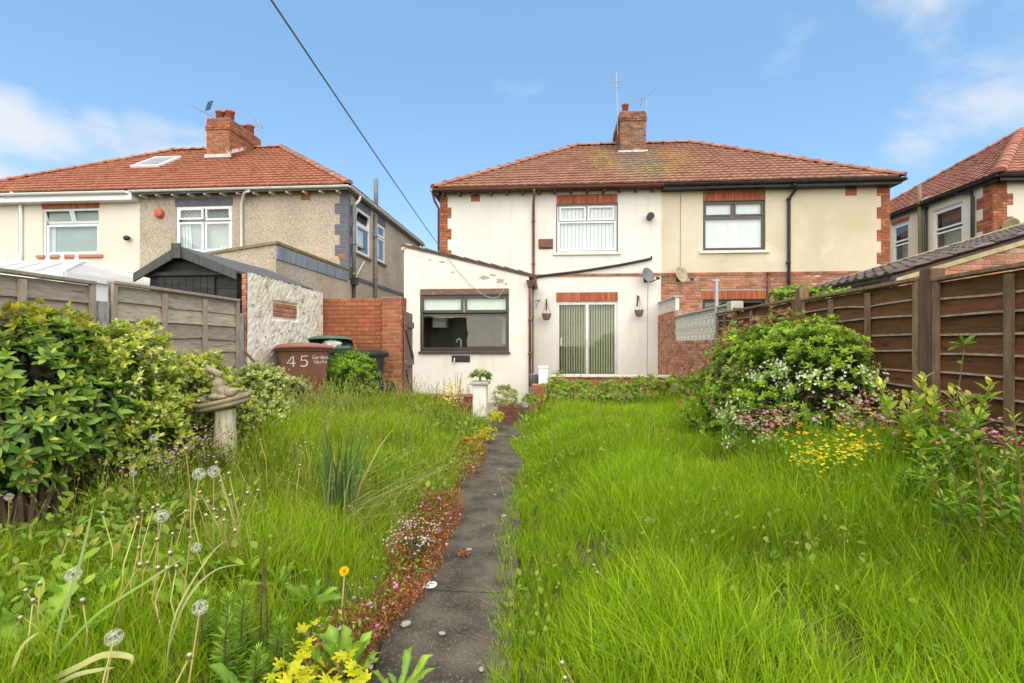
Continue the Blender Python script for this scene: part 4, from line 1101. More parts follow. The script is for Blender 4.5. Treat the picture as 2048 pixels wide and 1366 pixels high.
# pipes and fittings
pipe(peb, M_white_pipe, [P(499, 382, GY), Vector((P(499, 384, F).x, F - .25, LEZ - .1)), P(483, 407, F - .06), P(483, 500, F - .06), Vector((P(483, 500, F - .06).x, F - .06, 3.2))], .04)
pipe(crm, M_upvc, [P(25, 386, GY), Vector((P(27, 390, F).x, F - .25, LEZ - .12)), P(41, 402, F - .06), Vector((P(41, 402, F - .06).x, F - .06, 2.2))], .05)
x = LX + .07
y1, y2 = PX(708, 450, x).y, PX(751, 450, x).y
pipe(peb, M_white_pipe, [(LX + .16, y1 + .25, LEZ - .05), (LX + .14, y1 + .22, LEZ - .2), (x, y1 + .02, LEZ - .42)], .04, 'swan_neck')
pipe(peb, M_grey_pipe, [(x, y1, LEZ - .38), (x, y1, 3.35)], .055, brackets=[((x, y1, 4.4), 0), ((x, y1, 3.5), 0)])
pipe(peb, M_black, [(x, y1, 3.2), (x, y1, 1.5)], .05)
q = MB().prism([(x - .06, y1 - .1, 3.38), (x + .1, y1 - .1, 3.38), (x + .1, y1 + .1, 3.38), (x - .06, y1 + .1, 3.38)], (0, 0, -.2)); q.build('hopper', M_black, peb)
pipe(peb, M_white_pipe, [(x, y1 + .1, 3.4), (x + .02, y1 + .75, 4.0), (x - .05, y1 + .9, 4.02)], .02, 'waste_pipe')
pipe(peb, M_grey_pipe, [(x, y2, LEZ - .2), (x, y2, 1.5)], .06, brackets=[((x, y2, 5.0), 0), ((x, y2, 3.6), 0)])
yv = PX(752, 380, LX - .3).y; pv = PX(752, 407, LX - .3); pipe(peb, M_grey_pipe, [(pv.x, pv.y, LEZ), (pv.x, pv.y, PX(752, 358, LX - .3).z)], .075, 'soil_vent_pipe')
airbrick(peb, 602, 621, 387, 400)
c = P(318, 427, F - .06); a_ = thing('alarm_box', 'round red alarm box on the pebbledash beside the leaded window', 'alarm box', c)
MB().tube([c + Vector((0, .06, 0)), c + Vector((0, 0, 0)), c + Vector((0, -.05, 0)), c + Vector((0, -.07, 0))], [.125, .13, .12, .08], 20).build('cover', pm('red_plastic', (.62, .1, .06), (.55, .09, .05), .4, 4), a_, True)
MB().tube([c + Vector((.05, .05, .1)), c + Vector((-.25, .05, .55)), c + Vector((-.3, .05, 1.0))], .008, 5).build('cable', M_wire, a_)
c = P(253, 476, F - .12); a_ = thing('security_light', 'small black security light on the cream wall', 'security light', c)
q = MB().tube([c + Vector((0, .12, .03)), c + Vector((0, .02, .03))], .03, 8); q.build('arm', M_black, a_); MB().ball(c, (.1, .07, .08), 10, 8).build('lamp_head', M_black, a_, True)
q = P(256, 545, F - .1); pipe(crm, M_black, [q, Vector((q.x + .1, q.y, 2.6))], .05)

# the pebbledashed single-storey extension behind the shed
pe = thing('rear_extension', 'pebbledashed single-storey extension with a grey flashing strip and mossy coping', 'extension', (-6.6, 10.2, 0))
PY0 = PX(552, 483, LX).y; FP = Fr(0, PY0); zR = PX(552, 488, LX).z
xl = P(395, 515, PY0).x; zl = P(430, 508, PY0).z - .05
ptop = lambda u: zR + (zl - zR) * (LX - u) / (LX - xl)
wall(FP, pe, M_pebble, xl, LX - .001, 0, ptop, name='front_wall')
wall(Fr(LX, 0, math.pi / 2), pe, M_pebble, PY0, F - .001, 0, lambda u: zR - .0, name='side_wall')
M_moss = pm('mossy_coping', (.17, .15, .07), (.24, .2, .13), .95, 7, .6, 40)
q = MB().prism([FP.pt(xl, ptop(xl), .04), FP.pt(LX + .04, zR, .04), FP.pt(LX + .04, zR + .06, .04), FP.pt(xl, ptop(xl) + .06, .04)], (0, F - PY0, 0)); q.build('roof', M_moss, pe)
q = MB().obox((LX + .0, PY0, zR - .32), (.03, 0, 0), (0, F - PY0 - .1, 0), (0, 0, .26)); q.build('flashing_strip', pm('grey_flashing', (.16, .19, .23), (.24, .27, .31), .5, 3, stretch=(1, 4, 1)), pe)
for i in range(7):
    y = PY0 + .25 + i * .53; q = MB().box(LX + .03, LX + .036, y, y + .02, zR - .32, zR - .06); q.build('flashing_joint', M_grey_pipe, pe)

# ------------------------------------------------------------------ white conservatory roof at the far left
cv = thing('conservatory', 'white conservatory roof with polycarbonate panels and finials above the left fence', 'conservatory', (-8.3, 9.0, 0))
CY = 8.6
q0, q1 = P(-120, 533, CY), P(160, 548, CY)
rdg0, rdg1 = P(-140, 524, 9.4), P(150, 543, 9.4); rdg1 = Vector((rdg1.x, 9.6, rdg0.z - .02)); rdg0 = Vector((rdg0.x, 9.6, rdg0.z))
rz_ = P(60, 527, 9.6).z; rdg0.z = rdg1.z = rz_
ev = rz_ - .42; ey = 8.2; hipx = rdg1.x + 1.0
MB().tube([rdg0, rdg1], .055, 8).build('ridge_bar', M_upvc, cv)
pan = pm('polycarbonate', (.55, .56, .5), (.5, .5, .44), .25, 3, spec=.6)
n = 7
def cvp(i): return rdg0.lerp(rdg1, i / n), Vector((rdg0.x + (hipx - rdg0.x) * i / n, ey, ev))
for i in range(n):
    a, b_ = cvp(i); c2_, d2_ = cvp(i + 1); MB().prism([a, c2_, d2_, b_], (0, .012, .02)).build('roof_panel', pan, cv)
MB().prism([rdg1, (hipx, 11.0, ev), (hipx, ey, ev)], (0, .012, .02)).build('roof_panel', pan, cv)
for i in range(n + 1):
    a, b_ = cvp(i); MB().tube([a + Vector((0, -.01, .03)), b_ + Vector((0, -.01, .03))], .032, 6).build('glazing_bar', M_upvc, cv)
MB().tube([rdg1 + Vector((0, 0, .03)), (hipx, 11.0, ev + .03)], .03, 6).build('glazing_bar', M_upvc, cv)
MB().box(rdg0.x, hipx + .05, ey - .06, ey, ev - .1, ev + .02).build('eaves_beam', M_upvc, cv); MB().box(hipx, hipx + .06, ey, 11, ev - .1, ev + .02).build('eaves_beam', M_upvc, cv)
for i in range(10):
    p = rdg0.lerp(rdg1, (i + .5) / 10) + Vector((0, 0, .05)); MB().lathe([(.02, 0), (.05, .04), (.015, .07), (.035, .1), (.003, .15)], p, 8).build('finial', M_upvc, cv)
MB().box(rdg0.x, hipx, ey, ey + .06, .3, ev - .1).build('wall', M_upvc, cv); MB().box(hipx - .06, hipx, ey + .06, 11, .3, ev - .1).build('side_wall', M_upvc, cv)

# ------------------------------------------------------------------ black shed
sh = thing('garden_shed', 'black timber shed with felt roof behind the grey fence', 'shed', (-4.95, 6.9, 0))
SY = 6.55; FSH = Fr(0, SY)
ap = P(370, 503, SY); le = P(284, 556, SY); re = P(468, 549, SY)
sx0, sx1 = le.x + .12, -4.28; ez_ = le.z + .02; re = Vector((-4.2, SY, ez_ + .02)); le.z = ez_
M_shed = pm('black_stained_board', (.02, .019, .018), (.045, .042, .04), .7, 4, .4, 30, stretch=(1, 1, 8))
M_felt = pm('grey_roof_felt', (.085, .088, .092), (.12, .12, .12), .9, 20, .4, 80)
dep = 1.9
MB().box(sx0 + .02, sx1 - .02, SY + .02, SY + dep, .1, ez_ - .02).build('body', M_shed, sh)
z = .15; 
while z < ap.z - .1:
    z1 = z + .145
    def lim(zz):
        if zz <= ez_: return sx0, sx1
        f = (zz - ez_) / (ap.z - ez_); return sx0 + (ap.x - sx0) * f, sx1 + (ap.x - sx1) * f
    a0, a1 = lim(z); b0, b1 = lim(min(z1, ap.z - .06))
    if a1 - a0 > .1:
        MB().prism([FSH.pt(a0, z, .012), FSH.pt(a1, z, .012), FSH.pt(b1, min(z1, ap.z - .06), .0), FSH.pt(b0, min(z1, ap.z - .06), .0)], (0, .03, 0)).build('cladding_board', M_shed, sh)
    z = z1
dx0, dx1 = ap.x - .36, ap.x + .46
for i in range(8):
    u = dx0 + (dx1 - dx0) * i / 8; MB().obox(FSH.pt(u + .004, .2, .045), ((dx1 - dx0) / 8 - .008, 0, 0), (0, .03, 0), (0, 0, ez_ - .02 - .2)).build('door_board', M_shed, sh)
MB().box(dx0 - .15, dx1 + .15, SY - .07, SY - .045, ez_ + .0, ez_ + .05).build('drip_rail', M_shed, sh)
for sgn, e in ((-1, le), (1, re)):
    A_ = ap; up_ = Vector((0, 0, .045))
    MB().prism([A_ + Vector((0, -.12, .02)), e + Vector((0, -.12, 0)), e + Vector((0, -.12, .03)), A_ + Vector((0, -.12, .055))], (0, dep + .25, 0)).build('felt_roof', M_felt, sh)
    MB().prism([A_ + Vector((0, -.15, -.09)), e + Vector((0, -.15, -.09)), e + Vector((0, -.15, .025)), A_ + Vector((0, -.15, .05))], (0, .028, 0)).build('barge_board', pm('dark_grey_barge', (.06, .057, .053), (.1, .096, .09), .8, 6, stretch=(4, 4, 1)), sh)
MB().prism([ap + Vector((-.07, -.18, -.12)), ap + Vector((.07, -.18, -.12)), ap + Vector((.06, -.18, .08)), ap + Vector((-.06, -.18, .08))], (0, .03, 0)).build('finial', pm('dark_grey_barge', None), sh)

# ------------------------------------------------------------------ house on the right
RX = 11.72; REZ = 5.82
rh = thing('house', 'cream house at the right edge with brick corner and black gutter', 'house', (15, F, 0))
FRS = Fr(RX, 0, -math.pi / 2)       # side wall facing left; u = -Y
hr1 = (-PX(1925, 450, RX).y, -PX(1866, 450, RX).y, 2.7, PX(1895, 412, RX).z); hr1 = (-PX(1866, 450, RX).y, -PX(1925, 450, RX).y, 3.1, PX(1925, 402, RX).z)
hr2 = (-PX(1785, 450, RX).y, -PX(1817, 450, RX).y, 3.1, PX(1817, 440, RX).z)
wall(FB, rh, M_render_right, RX + .01, 21, 0, REZ - .03); wall(FRS, rh, M_render_right, -23, -F - .001, 0, REZ - .03, [hr1, hr2], name='side_wall')
for hh in (hr1, hr2):
    w = window(FRS, rh, hh, M_upvc, [(.03, .97, .74, .97), (.03, .97, .03, .71)], fw=.06, rec=.05, cw=.05)
    q = MB(); FRS.bar(q, hh[0] + .1, hh[1] - .1, hh[3] - .62, hh[3] - .1, -.2, -.19); q.build('roller_blind', pm('mauve_blind', (.2, .13, .12), (.17, .11, .1), .9, 4), w)
    q = MB(); FRS.bar(q, hh[0] + .05, hh[1] - .05, hh[2] + .05, hh[3] - .62, -.3, -.29); q.build('net_curtain', M_net, w)
lintel(FRS, rh, rh, hr2, .12, ex=.04)
quoin(FB, rh, rh, RX, 1, 3.2, REZ - .1, M_brick, start=1, wl=(.5, .35)); quoin(FRS, rh, rh, -F - .001, -1, 3.2, REZ - .1, M_brick, start=1, wl=(.5, .3))
gutter(rh, M_black, (RX - .16, 22.5, REZ), (RX - .16, GY, REZ), r=.065); gutter(rh, M_black, (RX - .16, GY, REZ), (21, GY, REZ), r=.065)
MB().box(RX - .1, RX - .07, GY + .07, 22.4, REZ - .14, REZ + .02).build('fascia', M_black, rh); MB().box(RX - .1, 21, GY + .07, GY + .1, REZ - .14, REZ + .02).build('fascia', M_black, rh)
MB().box(RX - .07, RX, GY + .1, 22.4, REZ - .1, REZ - .07).build('soffit', M_black, rh); MB().box(RX, 21, GY + .1, F, REZ - .1, REZ - .07).build('soffit', M_black, rh)
re0 = RX - .14; rr0 = RX + 4.1; rz2 = REZ + .05; RRZ = 8.6
M_tile_r = pm('orange_clay_tile', (0.34, 0.155, 0.1), (0.245, 0.105, 0.07), 0.85, 2.2, 0.3, 60, c3=(0.16, 0.08, 0.055), s3=9, lo3=0.6, hi3=0.8)
roof_plane(rh, M_tile_r, (re0, yE, rz2), (22, yE, rz2), (rr0, RY, RRZ), (22, RY, RRZ)); roof_plane(rh, M_tile_r, (re0, 22.4, rz2), (re0, yE, rz2), (rr0, RY, RRZ), (rr0, RY, RRZ), name='side_tiles')
roof_plane(rh, M_tile_r, (22, 22.4, rz2), (re0, 22.4, rz2), (22, RY, RRZ), (rr0, RY, RRZ), name='rear_tiles')
cap_tiles(rh, M_ridge, (re0, yE, rz2 + .005), (rr0, RY, RRZ + .005), name='hip_tile', r=.15); cap_tiles(rh, M_ridge, (re0, 22.4, rz2 + .005), (rr0, RY, RRZ + .005), name='hip_tile'); cap_tiles(rh, M_ridge, (rr0, RY, RRZ + .005), (22, RY, RRZ + .005))
FCR = Fr(0, 17.3); u0 = P(2036, 260, 17.3).x + .95
chimney(rh, FCR, u0, u0 + .9, 1.5, 7.9, P(2045, 252, 17.3).z, M_brick_sooty, pots=[(u0 + .25, .4, .35, .13)], corbel=2)
yv = PX(1842, 450, RX - .07).y
pipe(rh, M_moss, [(RX - .07, yv, 2.5), (RX - .1, yv, REZ - .1), (RX - .12, yv, PX(1842, 372, RX).z)], .06, 'soil_vent_pipe')
q = MB().obox((RX - .12, yv - .25, REZ + .07), (.3, 0, .2), (0, .5, 0), (0, 0, .02)); q.build('flashing', M_lead, rh)
pipe(rh, M_black, [(RX - .07, yv - .2, 2.5), (RX - .07, yv - .2, REZ - .1)], .045)
y3 = F + .55; pipe(rh, M_black, [(RX - .16, y3 + .5, REZ - .05), (RX - .1, y3 + .4, REZ - .12), (RX - .07, y3 + .05, REZ - .2), (RX - .07, y3, REZ - .35), (RX - .07, y3, 2.5)], .045)
c = P(2019, 455, F - .3); dish('pale satellite dish edge-on beside the brick corner of the right-hand house', FB, c, .26, M_dish_beige, c + Vector((-.42, -.2, -.04)), .2, math.radians(-75))

# ------------------------------------------------------------------ outbuilding with dark tiles beyond the right fence
ob_ = thing('outbuilding', 'brick outbuilding with dark brown tiled lean-to roof beyond the right fence', 'outbuilding', (6, 7.7, 0))
OY0 = 7.62; FO = Fr(0, OY0)
oe = P(1783, 556, OY0); oz = oe.z - .02; ox0 = oe.x + .1; ox1 = 9.4; oy1 = 10.5
sl_ = .3
otop = lambda u: oz - .03 + sl_ * (u - ox0)
wall(FO, ob_, M_mortar, ox0, ox1, 0, otop, name='front_wall')
lay(FO, ob_, ob_, ox0, ox1, 1.55, 3.6, M_brick_old, .008, top=lambda u: otop(u) - .02)
mb = MB().poly((ox0, OY0, 0), (ox0, oy1, 0), (ox0, oy1, oz - .03), (ox0, OY0, oz - .03)); mb.poly((ox0, oy1, 0), (ox1, oy1, 0), (ox1, oy1, otop(ox1)), (ox0, oy1, oz)); mb.build('side_wall', M_brick_old, ob_)
M_vmortar = pm('yellowish_verge_mortar', (.5, .42, .25), (.34, .28, .15), .95, 6, .7, 30)
MB().prism([FO.pt(ox0 - .05, otop(ox0 - .05) + .0, .03), FO.pt(ox1, otop(ox1), .03), FO.pt(ox1, otop(ox1) + .085, .03), FO.pt(ox0 - .05, otop(ox0 - .05) + .06, .03)], (0, .12, 0)).build('verge_mortar', M_vmortar, ob_)
# single tiles, laid in courses up the slope
gx_ = .30; nrow = int((ox1 - ox0 + .15) / gx_); tw_ = .24; ncol = int((oy1 - OY0 + .1) / tw_)
Wd = Vector((1, 0, sl_)).normalized(); Nn = Vector((-sl_, 0, 1)).normalized()
mb = MB(); prof = [(0, 0), (.06, .004), (.1, .035), (.145, .04), (.19, .012), (.215, .002)]
vs = []
for (wv, lift) in ((0, 0), (0, .018), (.33, .0)):
    vs += [tuple(Wd * wv + Nn * (lift + h_ if not (wv == 0 and lift == 0) else -.004) + Vector((0, y_, 0))) for y_, h_ in prof]
k = len(prof); mb.add(vs, [(r_ * k + i, r_ * k + i + 1, (r_ + 1) * k + i + 1, (r_ + 1) * k + i) for r_ in range(2) for i in range(k - 1)])
tme = mb.mesh('roof_tile'); tme.materials.append(M_tile_dark)
for r_ in range(nrow):
    for c_ in range(ncol):
        p = Vector((ox0 - .12, OY0 - .06 + c_ * tw_, oz + .06)) + Wd * (r_ * gx_) + Nn * (.015 + random.uniform(-.004, .004))
        link('roof_tile', tme, ob_, None, Matrix.Translation(p - ORG[ob_]) @ Matrix.Rotation(random.uniform(-.01, .01), 4, 'Z'))
MB().prism([FO.pt(ox0 - .1, oz - .02, 0), FO.pt(ox1, oz - .02 + sl_ * (ox1 - ox0 + .1), 0), FO.pt(ox1, oz + .05 + sl_ * (ox1 - ox0 + .1), 0), FO.pt(ox0 - .1, oz + .045, 0)], (0, oy1 - OY0, 0)).build('roof_deck', M_rafter, ob_)
MB().prism([(ox0 - .14, oy1, oz + .04), (ox1, oy1, oz + .04 + sl_ * (ox1 - ox0 + .14)), (ox1, oy1, oz + .14 + sl_ * (ox1 - ox0 + .14)), (ox0 - .14, oy1, oz + .12)], (0, .12, 0)).build('rear_verge', M_vmortar, ob_)
gutter(ob_, M_black, (ox0 - .2, oy1, oz + .0), (ox0 - .2, OY0 - .05, oz - .02), r=.075)
MB().box(ox0 - .12, ox0 - .095, OY0, oy1, oz - .16, oz + .02).build('fascia', M_black, ob_)
# ------------------------------------------------------------------ fences
def board(fr, u0, u1, z0, z1, mat, edge, parent, seed, wav=.018):
    r = random.Random(seed); n = 8; mb = MB(); vs = []
    ph = r.uniform(0, 6); w2 = r.uniform(.4, 1.2); kn = r.uniform(.2, .8); ka = r.uniform(-.018, .03); sag = r.uniform(-.014, .014)
    for k in range(n + 1):
        f = k / n; u = u0 + (u1 - u0) * f
        zb = z0 + wav * (math.sin(f * 5 * w2 + ph) * .5) + ka * math.exp(-((f - kn) / .1) ** 2) + sag * f
        dd = .022 + .004 * math.sin(f * 4 + ph)
        vs += [fr.pt(u, z1 + .02, .002), fr.pt(u, zb + .015, dd), fr.pt(u, zb, dd + .002), fr.pt(u, zb, .003)]
    fs = []
    for k in range(n):
        a = 4 * k
        fs += [(a + 1, a + 5, a + 4, a), (a + 2, a + 6, a + 5, a + 1), (a + 3, a + 7, a + 6, a + 2)]
    mb.add(vs, fs); o = mb.build('board', mat, parent)
    o.data.materials.append(edge)
    for i, p in enumerate(o.data.polygons): p.material_index = 1 if i % 3 else 0
    return o
def fence(label, fr, panels, posts, mat, edge, trim, postmat, group=None, step=.155):
    a, b_ = min(p[0] for p in panels), max(p[1] for p in panels)
    t = thing('fence', label, 'fence', fr.pt((a + b_) / 2, 0)); sd = 0
    for (u0, u1, zb, zt, bat) in panels:
        mb = MB(); W = u1 - u0
        fr.bar(mb, u0, u0 + .045, zb, zt, .022, .05); fr.bar(mb, u1 - .045, u1, zb, zt, .022, .05)
        for f in bat: u = u0 + W * f; fr.bar(mb, u - .024, u + .024, zb + .01, zt - .03, .024, .052)
        mb.obox(fr.pt(u0, zb, 0), fr.U * W, -fr.N * .01, Vector((0, 0, zt - zb - .02)))       # back of the panel
        pf = mb.build('fence_panel', trim, t)
        mb = MB(); fr.bar(mb, u0, u1, zt, zt + .03, -.02, .06); bevel(mb.build('top_rail', trim, pf), .005)
        n = int(round((zt - zb) / step)); h = (zt - zb) / n
        for i in range(n):
            sd += 1; board(fr, u0 + .002, u1 - .002, zb + i * h, zb + (i + 1) * h - (.0 if i < n - 1 else .03), mat, edge, pf, sd * 7 + int(abs(fr.o.x) * 10))
    for (u, zt, w, pm_) in posts:
        mb = MB(); fr.bar(mb, u - w / 2, u + w / 2, 0, zt, -.06, .045); bevel(mb.build('post', pm_ or postmat, t), .006)
    return t
FL = Fr(-4.1, 0, math.pi / 2)
M_post_white = pm('flaking_grey_post', (.38, .36, .33), (.22, .2, .18), .9, 9, .5, 30, stretch=(3, 3, 1), c3=(.3, .1, .07), s3=7, lo3=.68, hi3=.75)
fence('weathered grey timber fence along the left side of the garden', FL,
      [(4.36, 6.26, .12, 1.97, (.335, .66)), (2.36, 4.18, .12, 1.94, (.34, .66)), (.4, 2.28, .12, 1.94, (.34, .66))],
      [(4.27, 1.80, .10, M_post_white), (6.32, 1.82, .08, M_post_white), (2.32, 1.9, .08, None)],
      M_fence_grey, M_fence_grey, M_fence_gtrim, M_fence_gtrim, step=.165)
# finer boards on the right
FR_ = Fr(2.9, 0, -math.pi / 2)
M_postb = pm('dark_brown_post', (.10, .05, .032), (.16, .09, .055), .85, 5, .5, 30, stretch=(3, 3, .7))
fence('dark brown timber fence with pale board edges along the right side of the garden', FR_,
      [(-5.93, -4.13, .22, 1.90, (.325, .655)), (-3.97, -2.1, .22, 1.875, (.33, .66)), (-2.0, -.2, .22, 1.86, (.33, .66)), (-8.0, -6.1, .22, 1.92, (.33, .66)), (-8.85, -8.06, .22, 1.92, (.5,))],
      [(-4.05, 1.98, .12, M_postb), (-6.02, 2.06, .1, M_fence_trim), (-2.05, 1.95, .1, M_postb), (-8.03, 1.98, .08, M_postb)],
      M_fence_brown, M_fence_edge, M_fence_trim, M_postb, step=.135)

# ------------------------------------------------------------------ white rough-cast wall on the left
M_rough = pm('rough_white_cast', (.80, .765, .68), (.66, .59, .44), .95, 1.7, .4, 34, c3=(.5, .42, .28), s3=6, lo3=.58, hi3=.66, bdist=.02)
FWW = Fr(-4.05, 0, math.pi / 2)
ww = thing('garden_wall', 'flaking white rough-cast wall with a patch of bare bricks', 'wall', (-4.1, 7.5, 0))
r_ = random.Random(3); nU, nZ = 46, 46; y0, y1, zt = 6.42, 8.66, 2.38
mb = MB(); vs = []
bp0 = PX(548, 606, -4.05); bp1 = PX(592, 627, -4.05)
for j in range(nZ + 1):
    for i in range(nU + 1):
        u = y0 + (y1 - y0) * i / nU; z = zt * j / nZ
        d = r_.uniform(0, .011) * (1 if 0 < i < nU else .3) + .002 * float(fnoise(u, z, 9, 4))
        if j == nZ: z += -.05 * i / nU + r_.uniform(-.02, .012)
        ins = bp0.y - .02 < u < bp1.y + .05 and bp1.z - .1 < z < bp0.z + .03
        vs.append(FWW.pt(u, z, d - (.045 if ins else 0)))
fs = [(j * (nU + 1) + i, j * (nU + 1) + i + 1, (j + 1) * (nU + 1) + i + 1, (j + 1) * (nU + 1) + i) for j in range(nZ) for i in range(nU)]
mb.add(vs, fs); mb.box(-4.12, -4.07, y0 + .005, y1, 0, zt - .06)
mb.build('render', M_rough, ww)
q = MB()
for i in range(230):
    u = r_.uniform(y0 + .03, y1 - .04); z = r_.uniform(.5, zt - .1)
    if bp0.y - .06 < u < bp1.y + .08 and bp1.z - .14 < z < bp0.z + .06: continue
    a = r_.uniform(0, 6.28); L = r_.uniform(.012, .045); w_ = L * r_.uniform(.2, .55); ca, sa = math.cos(a), math.sin(a); pts = []
    for k in range(7):
        t_ = 6.283 * k / 7; j = r_.uniform(.6, 1.15); x_, y_ = L * .5 * math.cos(t_) * j, w_ * .5 * math.sin(t_) * j; pts.append(FWW.pt(u + x_ * ca - y_ * sa, z + x_ * sa + y_ * ca, .013))
    q.prism(pts, -FWW.N * .03)
tag(q.build('chipped_spots', pm('old_dark_render', (.16, .13, .09), (.26, .21, .15), .95, 12), ww), kind='stuff')
lay(FWW, ww, ww, bp0.y, bp1.y + .04, bp1.z - .08, bp0.z + .01, M_brick_old, .0)
FWe = Fr(0, y0 - .002); lay(FWe, ww, ww, -4.125, -4.05, .1, 2.36, M_brick_old, .01, pitch=.125)
# ------------------------------------------------------------------ red brick wall, its pier and the open gate
BWY = 8.72; FBW = Fr(0, BWY)
gw = thing('garden_wall', 'red brick wall of soldier-marked bricks with a pier beside the gate', 'wall', (-3.5, BWY, 0))
bx0 = -4.12; bx1 = P(768, 690, BWY).x; px1 = P(803, 690, BWY - .12).x; gtz = P(700, 596, BWY).z; gtzp = P(785, 595, BWY - .12).z
MB().box(bx0, bx1, BWY + .009, BWY + .11, 0, gtz - .01).build('wall_core', M_mortar_red, gw)
lay(FBW, gw, gw, bx0, bx1, .3, gtz, M_brick_wall, 0)
FBP = Fr(0, BWY - .12); fpl = Fr(bx1, 0, -math.pi / 2); fpr = Fr(px1, 0, math.pi / 2)
pr_ = thing('brick_pier', 'tall red brick gate pier at the end of the brick wall', 'pier', ((bx1 + px1) / 2, BWY, 0))
MB().box(bx1 + .009, px1 - .009, BWY - .111, BWY + .2, 0, gtzp - .009).build('core', M_mortar, pr_)
lay(FBP, pr_, pr_, bx1, px1, .15, gtzp, M_brick_wall, 0, pitch=.22); lay(fpr, pr_, pr_, BWY - .12, BWY + .2, .15, gtzp, M_brick_wall, 0, pitch=.22, row0=1); lay(fpl, pr_, pr_, -BWY, -BWY + .12, .15, gtzp, M_brick_wall, 0, pitch=.22, row0=1)
MB().box(bx1 + .004, px1 - .004, BWY - .116, BWY + .2, gtzp, gtzp + .012).build('mortar_cap', M_mortar, pr_)
gt = thing('garden_gate', 'weathered boarded gate standing open against the brick pier', 'gate', (px1 + .05, BWY, 0))
M_gate = pm('weathered_gate_board', (.14, .1, .075), (.22, .17, .13), .9, 5, .5, 26, stretch=(6, 6, 1), rnd=.2)
g0 = Vector((px1 + .03, BWY - .02, .12)); gd = Vector((-.02, .86, 0)); gd = (P(819, 690, BWY + .85) - P(803, 690, BWY)); gd.z = 0
gn = Vector((gd.y, -gd.x, 0)).normalized()
for i in range(7): MB().obox(g0 + gd * (i / 7) + gd * .004, gd * (1 / 7 - .008), -gn * .018, Vector((0, 0, 1.88))).build('board', M_gate, gt)
for z in (.3, 1.02, 1.72): MB().obox(g0 + Vector((0, 0, z - .12 + .0)) + gn * .001, gd, gn * .03, Vector((0, 0, .11))).build('ledge', M_gate, gt)
for za, zb in ((.3, .9), (1.02, 1.6)): MB().obox(g0 + Vector((0, 0, zb - .05)) + gn * .001, gd + Vector((0, 0, za - zb)), gn * .028, Vector((0, 0, .1))).build('brace', M_gate, gt)
# ------------------------------------------------------------------ low red wall with the white pillar at its end
lw = thing('low_wall', 'low red-painted brick wall between the left lawn and the yard', 'wall', (-2.2, 8.55, 0))
LWY = 8.5; FLW = Fr(0, LWY); lx0, lx1 = -3.0, P(946, 790, LWY).x; lz = P(850, 789, LWY).z
M_redpaint = pm('red_painted_coping', (.36, .12, .085), (.42, .19, .14), .85, 7, .4, 40)
MB().box(lx0, lx1, LWY + .009, LWY + .2, 0, lz - .05).build('wall_core', M_mortar_red, lw)
lay(FLW, lw, lw, lx0, lx1, .12, lz - .045, M_brick, 0)
n = 9
for i in range(n):
    a = lx0 + (lx1 - lx0) * i / n; bevel(MB().box(a + .003, a + (lx1 - lx0) / n - .003, LWY - .02, LWY + .22, lz - .045, lz + random.uniform(-.004, .004)).build('coping_stone', M_redpaint, lw), .01)
wp = thing('pillar', 'stubby white painted pillar with stone cap beside the path', 'pillar', (P(960, 800, 8.45).x, 8.45, 0))
cx = P(960, 800, 8.4).x; pz = P(960, 768, 8.4).z
M_wpaint = pm('peeling_white_paint', (.74, .72, .66), (.64, .6, .5), .85, 3, .4, 25, stretch=(1, 1, .5), c3=(.28, .24, .19), s3=7, lo3=.63, hi3=.68)
bevel(MB().box(cx - .12, cx + .115, 8.34, 8.58, 0, pz - .01).build('shaft', M_wpaint, wp), .012)
M_cap = pm('lichened_stone', (.5, .47, .39), (.36, .34, .27), .95, 9, .7, 40, c3=(.2, .19, .15), s3=12, lo3=.6, hi3=.75)
bevel(MB().box(cx - .165, cx + .155, 8.29, 8.62, pz - .01, pz + .045).build('cap', M_cap, wp), .015)
bp = thing('brick_pier', 'short brick pier with a pale stone cap in the long grass', 'pier', (P(724, 780, 8.3).x, 8.3, 0))
a, b_ = P(706, 780, 8.2).x, P(744, 780, 8.2).x; z = P(722, 768, 8.2).z
MB().box(a + .009, b_ - .009, 8.209, 8.49, 0, z - .005).build('core', M_mortar, bp)
fr = Fr(0, 8.2); lay(fr, bp, bp, a, b_, .15, z, M_brick, 0); lay(Fr(b_, 0, math.pi / 2), bp, bp, 8.2, 8.5, .15, z, M_brick, 0, row0=1)
q = MB(); zc = z + .0; q.prism([(a - .05, 8.14, z + .0), (b_ + .05, 8.14, z + .0), (b_ + .05, 8.56, z + .0), (a - .05, 8.56, z + .0)], (0, 0, .055)); q.add([(a - .05, 8.14, z + .055), (b_ + .05, 8.14, z + .055), (b_ + .05, 8.56, z + .055), (a - .05, 8.56, z + .055), ((a + b_) / 2, 8.35, z + .1)], [(0, 1, 4), (1, 2, 4), (2, 3, 4), (3, 0, 4)])
bevel(q.build('cap', M_cap, bp), .01)

